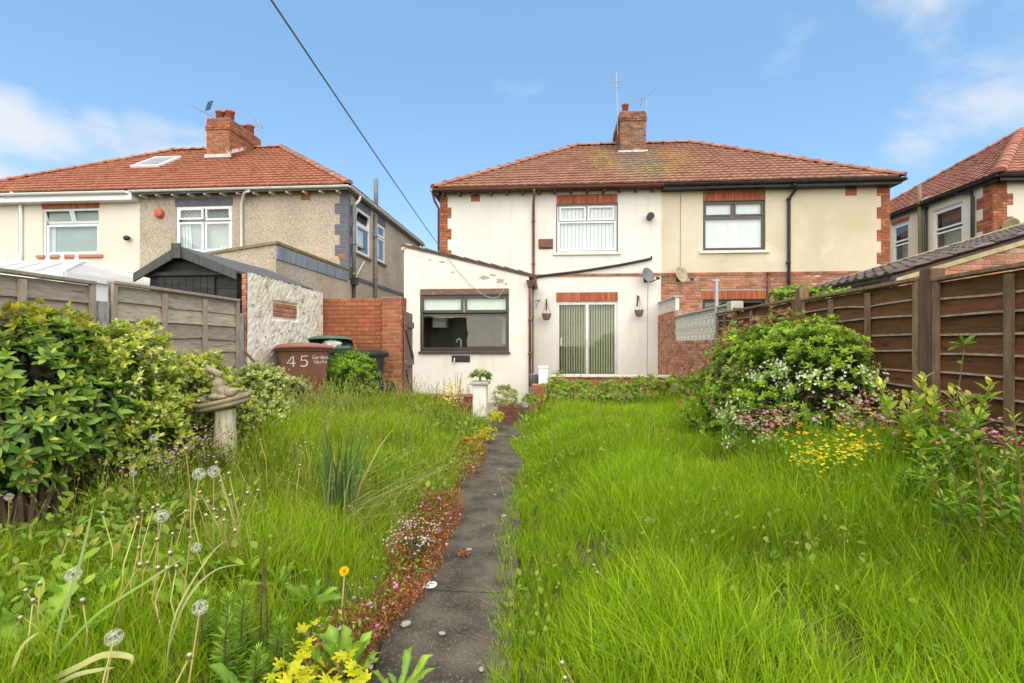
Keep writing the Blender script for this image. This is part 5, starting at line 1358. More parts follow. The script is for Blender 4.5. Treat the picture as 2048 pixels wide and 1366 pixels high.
# ------------------------------------------------------------------ bins
def wheelie(label, loc, rz, mat, lidmat, lid_open=0.0, hgt=1.06, mk=None):
    t = thing('wheelie_bin', label, 'bin', loc, rz, local=True, group='wheelie bins by the brick wall')
    lx, ly, tx, ty = .21, .25, .285, .345
    mb = MB(); zb, zt = .05, hgt - .06
    def sec(f): z = zb + (zt - zb) * f; x = lx + (tx - lx) * f; y = ly + (ty - ly) * f; return [(-x, -y, z), (x, -y, z), (x, y, z), (-x, y, z)]
    vs = []; 
    for f in (0, .5, .86, 1): vs += sec(f)
    fs = [(0, 3, 2, 1)] + [(4 * k + i, 4 * k + (i + 1) % 4, 4 * k + 4 + (i + 1) % 4, 4 * k + 4 + i) for k in range(3) for i in range(4)] + [(12, 13, 14, 15)]
    mb.add(vs, fs); bevel(mb.build('body', mat, t), .03, 3)
    q = MB(); x, y = tx + .025, ty + .03; 
    q.box(-x, x, -y, y, zt - .035, zt + .02); bevel(q.build('rim', mat, t), .012)
    q = MB(); pv = Vector((0, y, zt + .02)); R = Matrix.Rotation(-lid_open, 4, 'X')
    prof = [(-x - .02, 0), (-x + .02, .035), (-x * .5, .06), (0, .068), (x * .5, .06), (x - .02, .035), (x + .02, 0)]
    vs = []
    for (yy, sc) in ((-y - .06, .35), (-y - .02, .8), (0, 1), (y, .9)):
        vs += [(px_, yy, zt + .022 + h_ * sc) for px_, h_ in prof]
    m = len(prof); fs = [(r * m + i, r * m + i + 1, (r + 1) * m + i + 1, (r + 1) * m + i) for r in range(3) for i in range(m - 1)]
    n0 = len(vs); vs += [(vx, vy, vz - .025) for vx, vy, vz in vs]; fs += [tuple(i + n0 for i in f[::-1]) for f in fs]
    edge = list(range(m)) + [r * m + m - 1 for r in (1, 2, 3)] + list(range(4 * m - 2, 3 * m - 1, -1)) + [2 * m, m]
    fs += [(edge[i], edge[(i + 1) % len(edge)], edge[(i + 1) % len(edge)] + n0, edge[i] + n0) for i in range(len(edge))]
    q.add(vs, fs); q.v = [pv + (R @ (v - pv).to_4d()).to_3d() for v in q.v]
    lid = q.build('lid', lidmat, t)
    h = MB().tube([(-x + .03, y + .07, zt - .02), (x - .03, y + .07, zt - .02)], .016, 8); h.box(-x + .03, -x + .06, y - .02, y + .07, zt - .05, zt); h.box(x - .06, x - .03, y - .02, y + .07, zt - .05, zt); h.build('handle', mat, t)
    for s in (-1, 1): MB().tube([(s * (lx + .0), y - .12, .1), (s * (lx + .06), y - .12, .1)], .1, 14).build('wheel', M_black, t)
    return t, (tx, ty, zb, zt, lx, ly)
M_bin_brown = pm('brown_bin_plastic', (.15, .058, .036), (.19, .08, .05), .5, 3, .1, 60)
M_bin_lid = pm('faded_brown_lid', (.2, .085, .055), (.26, .12, .08), .55, 3)
M_bin_green = pm('green_bin_plastic', (.06, .115, .06), (.09, .15, .085), .5, 3); M_bin_black = pm('black_bin_plastic', (.022, .022, .024), (.04, .04, .042), .45, 3)
bl = G(605, 700, 1.38 if False else .3); 
bpos = Vector((-3.0, 7.0, .33)); bpos.x = P(606, 700, 7.0).x
bb, dims = wheelie('brown wheelie bin painted with the number 45 by the white wall', bpos, math.radians(30), M_bin_brown, M_bin_lid, .0, hgt=1.1)
bb.scale = (1.16, 1.16, .98)
gp = Vector((P(664, 690, 8.05).x, 8.05, .3)); gb, _ = wheelie('green wheelie bin with its lid propped up on rubbish', gp, math.radians(20), M_bin_green, M_bin_green, .14, hgt=1.13)
kp = Vector((P(708, 700, 8.0).x + .05, 8.1, .2)); kb, _ = wheelie('black wheelie bin next to the green one', kp, math.radians(-12), M_bin_black, M_bin_black, 0, hgt=1.1)
# handwriting on the brown bin's front: strokes of white paint
ST = {'4': [[(.62, 0), (.62, 1)], [(.5, .95), (0, .32), (.85, .32)]], '5': [[(.75, 1), (.12, 1), (.08, .58), (.5, .62), (.72, .4), (.62, .1), (.3, 0), (0, .08)]],
      'G': [[(.8, .8), (.5, 1), (.1, .75), (.05, .3), (.4, 0), (.8, .15), (.8, .45), (.5, .45)]], 'a': [[(.65, .5), (.3, .6), (.05, .3), (.3, 0), (.65, .2)], [(.65, .6), (.65, .1), (.8, 0)]],
      'r': [[(.15, .6), (.15, 0)], [(.15, .4), (.4, .6), (.65, .55)]], 'd': [[(.65, .5), (.3, .6), (.05, .3), (.3, 0), (.65, .2)], [(.65, 1), (.65, 0)]],
      'e': [[(.08, .32), (.65, .35), (.55, .6), (.25, .6), (.05, .3), (.25, 0), (.62, .1)]], 'n': [[(.1, .6), (.1, 0)], [(.1, .4), (.4, .6), (.62, .45), (.65, 0)]],
      'W': [[(0, 1), (.25, 0), (.5, .7), (.75, 0), (1, 1)]], 's': [[(.6, .55), (.3, .6), (.12, .45), (.5, .25), (.45, .03), (.08, .03)]], 't': [[(.3, .95), (.3, .1), (.55, 0)], [(.05, .65), (.6, .65)]]}
def face_pt(x, z):
    tx, ty, zb, zt, lx, ly = dims; f = (z - zb) / (zt - zb); return Vector((x, -(ly + (ty - ly) * f) - .003, z))
def write(txt, x, z, h, sp, rad, parent):
    for chh in txt:
        mb = MB()
        for st in ST[chh]:
            mb.tube([face_pt(x + p[0] * h * .75, z + p[1] * h + random.uniform(-.002, .002)) for p in st], rad, 5)
        o = mb.build('painted_digit' if chh in '45' else 'painted_letter', pm('white_paint_mark', (.75, .73, .7), (.6, .55, .5), .8, 20), parent); x += sp
write('45', -.19, .79, .145, .145, .0085, bb)
write('Garden', .085, .895, .05, .029, .0035, bb); write('Waste', .105, .83, .046, .03, .0035, bb)
# rubbish under the green lid
q = MB(); c = gp + Vector((0, 0, 1.1)); rot = Matrix.Rotation(math.radians(20), 3, 'Z')
rb = thing('rubbish_bag', 'white plastic rubbish sack bulging from under the green bin lid', 'rubbish', gp + Vector((-.05, -.28, 1.07)))
q = MB(); c = gp + rot @ Vector((.02, -.3, 1.12)); q.ball(c, (.16, .09, .06), 14, 8)
for i, v in enumerate(q.v): q.v[i] = v + Vector((random.uniform(-.012, .012), random.uniform(-.012, .012), random.uniform(-.012, .012)))
q.build('sack', M_upvc, rb)
rb2 = thing('rubbish_bag', 'black rubbish sack under the green bin lid beside the white sack', 'rubbish', gp + Vector((.2, -.3, 1.07)))
q = MB(); q.ball(gp + rot @ Vector((.2, -.26, 1.1)), (.12, .1, .07), 14, 8)
for i, v in enumerate(q.v): q.v[i] = v + Vector((random.uniform(-.012, .012), random.uniform(-.012, .012), random.uniform(-.012, .012)))
q.build('sack', M_black, rb2)
# rounded black container on its side by the pier
c = P(765, 775, 8.45); c.z = .0 + P(765, 776, 8.45).z
t = thing('plastic_drum', 'black plastic drum lying between the two brick piers', 'drum', (c.x, c.y, c.z - .13))
q = MB().tube([c + Vector((-.17, .06, 0)), c + Vector((-.14, .05, 0)), c + Vector((.12, -.02, 0)), c + Vector((.16, -.03, 0)), c + Vector((.175, -.035, 0))], [.08, .125, .13, .115, .07], 18); q.build('drum', M_black, t, True)
MB().box(c.x - .25, c.x + .25, 8.35, 8.495, 0, c.z - .125).build('plinth', M_brick, t)

# sticks leaning on walls
t = tag(MB().tube([PX(489, 703, -3.95), PX(512, 727, -3.7)], .017, 6).build('stick', M_postb, None), 'dark stick leaning against the white rough-cast wall', 'stick')
t = tag(MB().tube([P(752, 733, 8.4), P(770, 722, 8.6)], .014, 6).build('stick', M_gate, None), 'short grey stick leaning on the brick gate pier', 'stick')
hs = [G(548, 800, .35)]; c = P(590, 770, 6.3)
t = tag(MB().tube([c + Vector((-.18, 0, -.25)), c + Vector((-.1, 0, -.06)), c + Vector((.02, 0, .03)), c + Vector((.1, 0, -.02)), c + Vector((.12, 0, -.12))], .014, 8).build('handle', M_black, None, True), 'dark curved garden tool handle sticking out of the grass below the brown bin', 'garden tool')
t.name = 'garden_tool'

# ------------------------------------------------------------------ boundary wall on the right with screen blocks
bw = thing('boundary_wall', 'brick boundary wall topped with pale pierced screen blocks', 'wall', (3.05, 11.5, 0))
WX = 2.99; FW = Fr(WX, 0, -math.pi / 2)      # faces left, u = -Y
ya, yb, yc = 8.75, 12.35, F - .02
zA = 1.50; zB = 2.10; zUa = P(1330, 625, 13.2).z; zUb = zUa + .36
MB().box(WX + .009, WX + .2, ya, yb, 0, zA - .005).build('lower_core', M_mortar, bw); MB().box(WX + .009, WX + .2, yb + .001, yc, 0, zUa - .005).build('upper_core', M_mortar, bw)
lay(FW, bw, bw, -yb, -ya, .45, zA, M_brick_old, 0); lay(FW, bw, bw, -yc, -yb, .45, zUa, M_brick_old, 0)
lay(Fr(0, yb), bw, bw, WX, WX + .2, zA, zUa, M_brick, 0)
M_block = pm('pale_screen_block', (.72, .68, .59), (.6, .55, .46), .95, 8, .5, 50)
def block_mesh(s, th=.09):
    fr = Fr(0, 0, -math.pi / 2); mb = MB(); h = s / 2; w = .028
    ring(mb, fr, -h + .003, h - .003, -h + .003, h - .003, w, -th, 0)
    def bar2(p, q, ww):
        p, q = Vector(p), Vector(q); d = (q - p); nn = Vector((-d.y, d.x)).normalized() * ww / 2
        pts = [fr.pt((p + nn).x, (p + nn).y, -.004), fr.pt((q + nn).x, (q + nn).y, -.004), fr.pt((q - nn).x, (q - nn).y, -.004), fr.pt((p - nn).x, (p - nn).y, -.004)]
        mb.prism(pts, -fr.N * (th - .008))
    e = h - w + .002
    for sx in (-1, 1):
        prev = None
        for k in range(7):       # two arcs back to back make the leaf shapes
            f = k / 6; z = -e + 2 * e * f; x = sx * (e * (1 - .92 * math.sin(math.pi * f)))
            if prev: bar2(prev, (x, z), .026)
            prev = (x, z)
    bar2((-e, 0), (e, 0), .022); bar2((0, -e), (0, e), .02)
    return mb.mesh('screen_block')
s = (zB - zA - .04) / 2; bme = block_mesh(s); bme.materials.append(M_block)
nb = int((yb - ya) / s)
for r in range(2):
    for i in range(nb):
        link('screen_block', bme, bw, None, Matrix.Translation(Vector((WX + .04, yb - s * (i + .5), zA + s * (r + .5))) - ORG[bw]))
bme2 = block_mesh(.31); bme2.materials.append(M_block)
for i in range(6): link('screen_block', bme2, bw, None, Matrix.Translation(Vector((WX + .04, yb + .02 + .31 * (i + .5), zUa + .155)) - ORG[bw]))
for (p, q, zt) in ((ya, yb - .01, zB - .04), (yb, yc, zUa + .31)):
    n = max(2, int((q - p) / .6))
    for i in range(n): bevel(MB().box(WX - .0, WX + .2, p + (q - p) * i / n + .003, p + (q - p) * (i + 1) / n - .003, zt + .001, zt + .045).build('coping_slab', M_cap, bw), .008)
bevel(MB().box(WX + .0, WX + .2, ya - .22, ya - .01, 0, zB + .03).build('end_pier', M_cap, bw), .01)
# galvanised clothes post on the neighbour's side
c = P(1433, 620, 9.3); t = thing('clothes_post', 'galvanised clothes post standing behind the screen-block wall', 'post', (c.x, c.y, 0))
zt = P(1433, 558, 9.3).z; MB().tube([(c.x, c.y, 0), (c.x, c.y, zt)], .036, 12).build('pole', M_galv, t); MB().tube([(c.x - .07, c.y, zt - .03), (c.x + .05, c.y, zt - .03)], .02, 8).build('hook', M_galv, t)
MB().tube([(c.x, c.y, zt - .03), P(1330, 567, 12.5)], .005, 4).build('line', M_wire, t)

# ------------------------------------------------------------------ raised terrace edge in front of the patio door
ter = thing('terrace_wall', 'low brick terrace wall with white edging below the patio door', 'wall', (1.3, 12.6, 0))
TY = 12.6; tz = P(1240, 750, TY).z; FT = Fr(0, TY)
tx0 = P(1100, 760, TY).x
MB().box(tx0, WX, TY + .009, TY + .15, 0, tz - .06).build('wall_core', M_mortar, ter)
lay(FT, ter, ter, tx0, WX, .2, tz - .06, M_brick, 0)
for i in range(5): bevel(MB().box(tx0 + (WX - tx0) * i / 5 + .003, tx0 + (WX - tx0) * (i + 1) / 5 - .003, TY - .03, TY + .18, tz - .058, tz).build('coping_slab', M_wpaint, ter), .008)
tag(MB().box(tx0, WX, TY + .16, F - .01, -.05, .42).build('terrace', M_concrete, None), kind='structure')
rp = thing('brick_pier', 'small brick pier at the head of the path carrying a white box', 'pier', (P(1077, 780, 10.4).x, 10.4, 0))
a, b_ = P(1064, 780, 10.4).x, P(1091, 780, 10.4).x; z = P(1077, 769, 10.4).z
MB().box(a + .009, b_ - .009, 10.409, 10.67, 0, z - .002).build('core', M_mortar, rp); lay(Fr(0, 10.4), rp, rp, a, b_, .0, z, M_brick, 0); lay(Fr(a, 0, -math.pi / 2), rp, rp, -10.68, -10.4, .0, z, M_brick, 0, row0=1)
a2, b2 = P(1077, 750, 10.45).x, P(1096, 750, 10.45).x; zb, zt = z + .001, P(1086, 732, 10.45).z
t = thing('plastic_box', 'white plastic box standing on the small brick pier by the path', 'box', ((a2 + b2) / 2, 10.55, zb))
bevel(MB().box(a2, b2, 10.44, 10.62, zb, zt - .05).build('body', M_upvc, t), .012); bevel(MB().box(a2 - .01, b2 + .01, 10.43, 10.63, zt - .049, zt).build('lid', M_upvc, t), .012)
c = P(1069, 760, 10.9); t = thing('bucket', 'grey bucket beside the brown downpipe of the extension', 'bucket', (c.x, c.y, c.z - .14))
MB().lathe([(.085, -.14), (.115, .12), (.122, .13), (.115, .13), (.09, -.1), (.02, -.12)], c, 18).build('body', pm('grey_plastic', (.2, .21, .22), (.26, .27, .28), .5, 4), t, True)
MB().tube([c + Vector((-.11, 0, .12)), c + Vector((-.1, 0, .3)), c + Vector((-.03, 0, .62)), c + Vector((.0, 0, .7))], .004, 4).build('handle', M_wire, t)
MB().lathe([(.12, -.9), (.12, -.145)], c, 12).build('stand', M_concrete, t)

# ------------------------------------------------------------------ stone bird table with carved birds
SX, SYY = P(450, 800, 4.75).x, 4.75
g0 = float(gz(SX, SYY))
st = thing('bird_table', 'weathered stone bird table with a tilted dish on a pale fluted column', 'bird table', (SX, SYY, g0))
M_stone = pm('weathered_cream_stone', (.66, .59, .44), (.52, .45, .31), .95, 6, .8, 30, stretch=(3, 3, .8), c3=(.2, .17, .11), s3=13, lo3=.63, hi3=.7)
M_dish = pm('lichened_dark_stone', (.14, .115, .085), (.3, .25, .15), .95, 5, .6, 40, c3=(.42, .36, .2), s3=4, lo3=.5, hi3=.7)
M_bird = pm('mossy_stone', (.24, .2, .125), (.36, .32, .2), .95, 8, .8, 50, c3=(.16, .15, .12), s3=9, lo3=.52, hi3=.65)
mb = MB(); prof = []; n = 28; vs = []
zt = P(450, 818, 4.75).z
rows = 16
for j in range(rows + 1):
    f = j / rows; z = g0 - .1 + (zt - g0 + .1) * f; r = .108 - .02 * f + .012 * (1 - f) ** 3
    for k in range(n):
        a = 2 * math.pi * k / n; rr = r + .006 * math.cos(7 * a + 2 * f) + random.uniform(-.004, .004); vs.append((SX + .0 + rr * math.cos(a), SYY + rr * math.sin(a), z))
mb.add(vs, [(j * n + k, j * n + (k + 1) % n, (j + 1) * n + (k + 1) % n, (j + 1) * n + k) for j in range(rows) for k in range(n)] + [tuple(range(rows * n, (rows + 1) * n))])
mb.build('column', M_stone, st, True)
cd = P(445, 803, 4.75); tl = Matrix.Rotation(math.radians(-11), 4, 'Y') @ Matrix.Rotation(math.radians(5), 4, 'X')
mb = MB().lathe([(.09, -.075), (.2, -.06), (.255, -.04), (.262, -.018), (.25, -.012), (.25, -.004), (.275, .002), (.278, .028), (.265, .036), (.235, .03), (.1, .018), (.01, .016)], (0, 0, 0), 36)
mb.v = [cd + (tl @ v.to_4d()).to_3d() for v in mb.v]; dsh = mb.build('dish', M_dish, st, True)
sculpt = MB()
def tp(x, y, z): return cd + (tl @ Vector((x, y, z + .03, 1))).to_3d()
# central figure: plump body, breast, wing stump and a raised head with beak
sculpt.ball(tp(.0, .0, .075), (.085, .075, .08), 14, 10); sculpt.ball(tp(.012, -.01, .15), (.062, .055, .055), 14, 10)
sculpt.ball(tp(.01, 0, .205), (.04, .038, .045), 12, 8); sculpt.ball(tp(.005, -.005, .265), (.075, .04, .036), 12, 8, Matrix.Rotation(math.radians(28), 3, 'Y'))
sculpt.ball(tp(-.055, -.005, .315), (.034, .028, .034), 10, 8); sculpt.tube([tp(.04, 0, .25), tp(.085, 0, .245)], [.03, .012], 8); sculpt.tube([tp(-.06, 0, .335), tp(-.075, -.0, .36)], [.022, .012], 8)
sculpt.ball(tp(.0, -.05, .03), (.1, .06, .03), 12, 8)
sculpt.build('carved_figure', M_bird, dsh, True)
for (x, y, s, a) in ((-.165, -.06, .8, 200), (.13, -.03, 1.15, -20)):
    b_ = MB(); R = Matrix.Rotation(math.radians(a), 3, 'Z'); o = Vector((x, y, 0))
    def q_(px_, py_, pz_): v = R @ Vector((px_, py_, pz_)) * s + o; return tp(v.x, v.y, v.z)
    b_.ball(q_(0, 0, .04), (.07 * s, .042 * s, .04 * s), 12, 8, R @ Matrix.Rotation(-.25, 3, 'Y')); b_.ball(q_(-.05, 0, .075), (.03 * s, .027 * s, .027 * s), 10, 8); b_.tube([q_(-.07, 0, .075), q_(-.1, 0, .07)], [.012 * s, .002], 6); b_.tube([q_(.05, 0, .045), q_(.12, 0, .05)], [.03 * s, .012 * s], 8)
    b_.build('carved_bird', M_bird, dsh, True)
for o in list(COL.objects):
    if o.name.startswith(('carved_figure',)):
        m = o.modifiers.new('remesh', 'REMESH'); m.mode = 'VOXEL'; m.voxel_size = .007; m.use_smooth_shade = True
        m2 = o.modifiers.new('smooth', 'SMOOTH'); m2.iterations = 3
    if o.name.startswith('carved_bird'):
        m = o.modifiers.new('remesh', 'REMESH'); m.mode = 'VOXEL'; m.voxel_size = .006; m.use_smooth_shade = True

# pale discs and pebbles on the path
def path_pt(px, py): return G(px, py, .034)
c = path_pt(860, 1171); t = thing('bottle_lid', 'round white plastic lid with a black mark lying on the path', 'lid', c)
bevel(MB().lathe([(.038, 0), (.04, .002), (.04, .007), (.036, .009), (.005, .009)], c, 24).build('disc', M_upvc, t, False), .001); MB().box(c.x - .004, c.x + .026, c.y + .003, c.y + .006, c.z + .0095, c.z + .011).build('mark', M_black, t)
M_peb = pm('pale_pebble', (.36, .34, .28), (.25, .235, .19), .9, 20)
PEB = ('next to the tiny orange stonecrop tuft', 'in the right grass fringe, biggest of the middle stretch', 'under the grass fringe right of the orange tuft', 'below the white bottle lid on the path', 'flat and widest, beside the broad toothed leaves at the path edge', 'left of the biggest middle pebble, towards the far end', 'small one in the middle of the path above the orange tuft', 'on the far right edge of the path beyond the joint', 'nearest the camera at the bottom edge of the path', 'small one level with the biggest middle pebble, on the left', 'farthest small one beside the orange stonecrop', 'far one at the right grass edge opposite the grey-green rosette')
for i, (px, py, r) in enumerate(((938, 1100, .022), (1008, 1033, .026), (1012, 1092, .012), (884, 1268, .018), (812, 1250, .03), (990, 990, .016), (968, 1050, .008), (1000, 940, .018), (963, 1340, .016), (945, 1015, .008), (950, 890, .012), (1004, 905, .014))):
    c = path_pt(px, py); q = MB().ball(c + Vector((0, 0, r * .2)), (r, r * .75, r * .4), 10, 6, Matrix.Rotation(i, 3, 'Z'))
    q.v = [v + Vector((random.uniform(-.1, .1) * r, random.uniform(-.1, .1) * r, 0)) for v in q.v]
    tag(q.build('pebble', M_peb, None, True, c), 'pale pebble ' + PEB[i], 'pebble', 'pale pebbles on the path')
# ------------------------------------------------------------------ plants: bulk geometry
def mesh_np(name, V, Fc, tint, mat, parent=None, kind=None, smooth=False):
    V = np.asarray(V, np.float32).reshape(-1, 3); Fc = np.asarray(Fc, np.int32).reshape(-1, 3); n = len(Fc)
    if parent is not None: V = V - np.array(ORG.get(parent, Vector((0, 0, 0))), np.float32)
    me = bpy.data.meshes.new(name)
    me.vertices.add(len(V)); me.vertices.foreach_set('co', V.ravel())
    me.loops.add(3 * n); me.loops.foreach_set('vertex_index', Fc.ravel())
    me.polygons.add(n); me.polygons.foreach_set('loop_start', np.arange(n, dtype=np.int32) * 3)
    try: me.polygons.foreach_set('loop_total', np.full(n, 3, np.int32))
    except Exception: pass
    if smooth: me.polygons.foreach_set('use_smooth', np.ones(n, bool))
    a = me.attributes.new('tint', 'FLOAT_COLOR', 'POINT')
    t = np.asarray(tint, np.float32)
    if t.shape[-1] == 3: t = np.concatenate([t, np.ones((len(t), 1), np.float32)], 1)
    a.data.foreach_set('color', t.ravel())
    me.update(calc_edges=True)
    o = link(name, me, parent, mat)
    if parent is None: ORG[o] = Vector((0, 0, 0))
    return tag(o, kind=kind)
def pal(n, cols, wts=None, var=.18):
    cols = np.array(cols, float); k = rng.choice(len(cols), n, p=None if wts is None else np.array(wts) / np.sum(wts))
    c = cols[k] * (1 + rng.normal(0, var, (n, 1)))
    # blend towards a neighbour colour so that no two leaves match
    k2 = rng.choice(len(cols), n, p=None if wts is None else np.array(wts) / np.sum(wts)); f = rng.uniform(0, .4, (n, 1))
    return np.clip(c * (1 - f) + cols[k2] * f, .002, .9)
def blades(pos, h, w, az, lean, bend, tint):
    """tapering three-segment blades; lean and bend are in units of the height"""
    n = len(pos); t = np.array([0, .38, .74, 1.0]); ww = np.array([.8, 1.0, .7, 0])
    dx, dy = np.cos(az), np.sin(az); fa = rng.uniform(0, 2 * np.pi, n); sx, sy = np.cos(fa), np.sin(fa)
    V = np.zeros((n, 7, 3)); i = 0
    for k in range(4):
        o = h * (lean * t[k] + bend * t[k] ** 2); z = h * (t[k] - .32 * np.minimum(bend, 1.6) * t[k] ** 2 - .12 * lean * t[k])
        c = np.stack([pos[:, 0] + dx * o, pos[:, 1] + dy * o, pos[:, 2] + z], 1)
        if k < 3:
            hw = (w * ww[k] / 2)[:, None] * np.stack([sx, sy, np.zeros(n)], 1); V[:, i] = c - hw; V[:, i + 1] = c + hw; i += 2
        else: V[:, 6] = c
    Fq = np.array([[0, 1, 3], [0, 3, 2], [2, 3, 5], [2, 5, 4], [4, 5, 6]])
    Fc = (np.arange(n)[:, None, None] * 7 + Fq[None]).reshape(-1, 3)
    return V.reshape(-1, 3), Fc, np.repeat(tint, 7, 0)

# leaf outlines (length 1 along +y, upper side +z)
def leaf_t(w=.4, fold=.06, curl=.12, widest=.45, pts=3):
    ys = [0.0] + [(i + 1) / (pts + 1) for i in range(pts)] + [1.0]
    V = [(0, 0, 0)]; 
    rows = []
    for y in ys[1:-1]:
        x = w / 2 * (math.sin(math.pi * (y ** (math.log(.5) / math.log(widest))))) ** .8
        z = -curl * y * y; rows.append(len(V)); V += [(-x, y, z + fold), (0, y, z), (x, y, z + fold)]
    V.append((0, 1, -curl)); tip = len(V) - 1; Fq = []
    a = rows[0]; Fq += [(0, a + 1, a), (0, a + 2, a + 1)]
    for a, b_ in zip(rows[:-1], rows[1:]): Fq += [(a, a + 1, b_ + 1), (a, b_ + 1, b_), (a + 1, a + 2, b_ + 2), (a + 1, b_ + 2, b_ + 1)]
    a = rows[-1]; Fq += [(a, a + 1, tip), (a + 1, a + 2, tip)]
    return np.array(V), np.array(Fq)
LEAF_BIG = leaf_t(.38, .05, .14, .5, 3); LEAF_MED = leaf_t(.42, .06, .12, .45, 2); LEAF_OVAL = leaf_t(.6, .05, .08, .5, 2); LEAF_SMALL = leaf_t(.42, .07, .1, .45, 1); LEAF_NARROW = leaf_t(.18, .02, .18, .4, 2)
PETAL = (np.array([(0, 0, 0), (-.28, .55, .05), (0, 1, .02), (.28, .55, .05)], float), np.array([(0, 2, 1), (0, 3, 2)]))
def unit(a): return a / np.maximum(np.linalg.norm(a, axis=-1, keepdims=True), 1e-9)
def frames(d, up):
    d = unit(d); x = unit(np.cross(d, up)); z = np.cross(x, d); return np.stack([x, d, z], -1)      # columns
def scatter(T, pos, d, up, size, wsc=1.0):
    V, Fq = T; M = frames(d, up); S = np.broadcast_to(np.asarray(size, float), (len(pos),))
    vv = V * np.array([wsc, 1, 1]); P_ = np.einsum('nij,kj->nki', M, vv) * S[:, None, None] + pos[:, None]
    Fc = (np.arange(len(pos))[:, None, None] * len(V) + Fq[None]).reshape(-1, 3)
    return P_.reshape(-1, 3), Fc
def join(parts):
    Vs, Fs, Ts, o = [], [], [], 0
    for v, f, t in parts: Vs.append(v); Fs.append(f + o); Ts.append(t); o += len(v)
    return np.concatenate(Vs), np.concatenate(Fs), np.concatenate(Ts)
def rdir(n): return unit(rng.normal(size=(n, 3)))

M_grass = foliage('grass_blade', .7, .42, .08); M_leaf = foliage('soft_leaf', .5, .35, .18); M_gloss = foliage('glossy_leaf', .5, .22, .22); M_petal = foliage('petal', .7, .3, .15); M_stem = foliage('stem', .7, .0, .2)

# ------------------------------------------------------------------ the lawns
GRASS = [(.285, .45, .012), (.205, .37, .011), (.375, .5, .02), (.125, .245, .013), (.45, .5, .06)]
def lawn(name, x0, x1, y0, y1, dens, hfun, keep, seed, cols=GRASS, wts=(4, 3.2, 2, 1.8, .5), wmul=1.0):
    global rng
    area = (x1 - x0) * (y1 - y0); n = int(area * dens)
    x = rng.uniform(x0, x1, n); y = rng.uniform(y0, y1, n)
    # tufts: pull blades towards random tuft centres
    cell = .075; cxs = np.round(x / cell); cys = np.round(y / cell)
    hsh = np.sin(cxs * 127.1 + cys * 311.7 + seed) * 43758.5453; r1 = hsh - np.floor(hsh); hsh2 = np.sin(cxs * 269.5 + cys * 183.3 + seed) * 43758.5453; r2 = hsh2 - np.floor(hsh2)
    x = x * .55 + (cxs + r1 - .5) * cell * .45; y = y * .55 + (cys + r2 - .5) * cell * .45
    bare = np.clip((fnoise(x, y, 4.2, seed + 21) * .6 + fnoise(x, y, 10, seed + 22) * .5 - .55) * 1.6, 0, .8); k = keep(x, y, rng.uniform(0, 1, n)) & (rng.uniform(0, 1, n) > bare); x, y, r1, r2 = x[k], y[k], r1[k], r2[k]; n = len(x)
    p1 = fnoise(x, y, 1.5, seed); p2 = fnoise(x, y, 3.6, seed + 1); p3 = fnoise(x, y, 7, seed + 2)
    h = hfun(x, y) * (1 + .2 * p1 + .2 * p2 + .17 * p3 + .35 * (r1 - .5)) * rng.uniform(.55, 1.2, n); h = np.clip(h, .04, .75)
    az = .7 * p2 + .8 * fnoise(x, y, .8, seed + 5) + rng.normal(0, 2.2, n) + (r2 - .5) * 3
    lean = np.abs(rng.normal(.12, .15, n)) + .1 * np.abs(p1); bend = np.abs(rng.normal(.18, .24, n)) + .3 * (p3 > .8)
    dist = np.hypot(x, y); w = wmul * np.clip(rng.lognormal(-5.75, .4, n), .0015, .011) * np.clip(dist / 4.0, .85, 1.9)
    c = pal(n, cols, wts, .12); g = (1 + .13 * p2 + .12 * p1)[:, None]; c = c * g
    yl = np.clip(.5 + .35 * fnoise(x, y, 1.1, seed + 9), 0, 1)[:, None]; c = c * (1 - .25 * yl) + .25 * yl * c * np.array([1.35, 1.08, .8])
    dry = rng.uniform(0, 1, n) < .022; c[dry] = np.array([.38, .31, .13]) * rng.uniform(.6, 1.1, (dry.sum(), 1))
    pos = np.stack([x, y, gz(x, y) - .02], 1)
    V, Fc, T = blades(pos, h, w, az, lean, bend, np.clip(c, 0, .8))
    return tag(mesh_np(name, V, Fc, T, M_grass, None), kind='stuff')
def keep_r(x, y, r):
    e = x - (pathc(y) + PW - .075 + .06 * fnoise(x, y, 5, 3)); far = np.clip(1.25 - .055 * y, .5, 1)
    sh = ((x - 2.55) / .5) ** 2 + ((y - 5.6) / 1.6) ** 2 < 1
    return (e > 0) & (r < far) & ~sh
def h_r(x, y):
    e = x - (pathc(y) + PW); return (.10 + .105 * sstep(.0, .7, e) + .05 * sstep(1.4, 2.4, x)) * (1 - .2 * sstep(7, 10, y))
lawn('lawn_grass', -.7, 2.86, 1.0, 10.35, 7800, h_r, keep_r, 11)
def keep_l(x, y, r):
    e = (pathc(y) - PW - .10 + .06 * fnoise(x, y, 4, 8)) - x; far = np.clip(1.25 - .055 * y, .5, 1)
    sh = ((x + 3.85) / .55) ** 2 + ((y - 3.3) / .7) ** 2 < 1
    return (e > 0) & (r < far) & ~sh & (((x - SX) ** 2 + (y - SYY) ** 2) > .012)
def h_l(x, y):
    e = (pathc(y) - PW) - x; return .10 + .105 * sstep(.0, .9, e) + .07 * sstep(4, 7, y) + .12 * sstep(2.7, 3.3, -x) * (1 - sstep(3.4, 4.4, y))
lawn('lawn_grass', -4.05, -.7, 1.0, 8.42, 7600, h_l, keep_l, 41, cols=GRASS + [(.3, .38, .06)], wts=(3.6, 3, 2.4, 1.6, .8, .8))
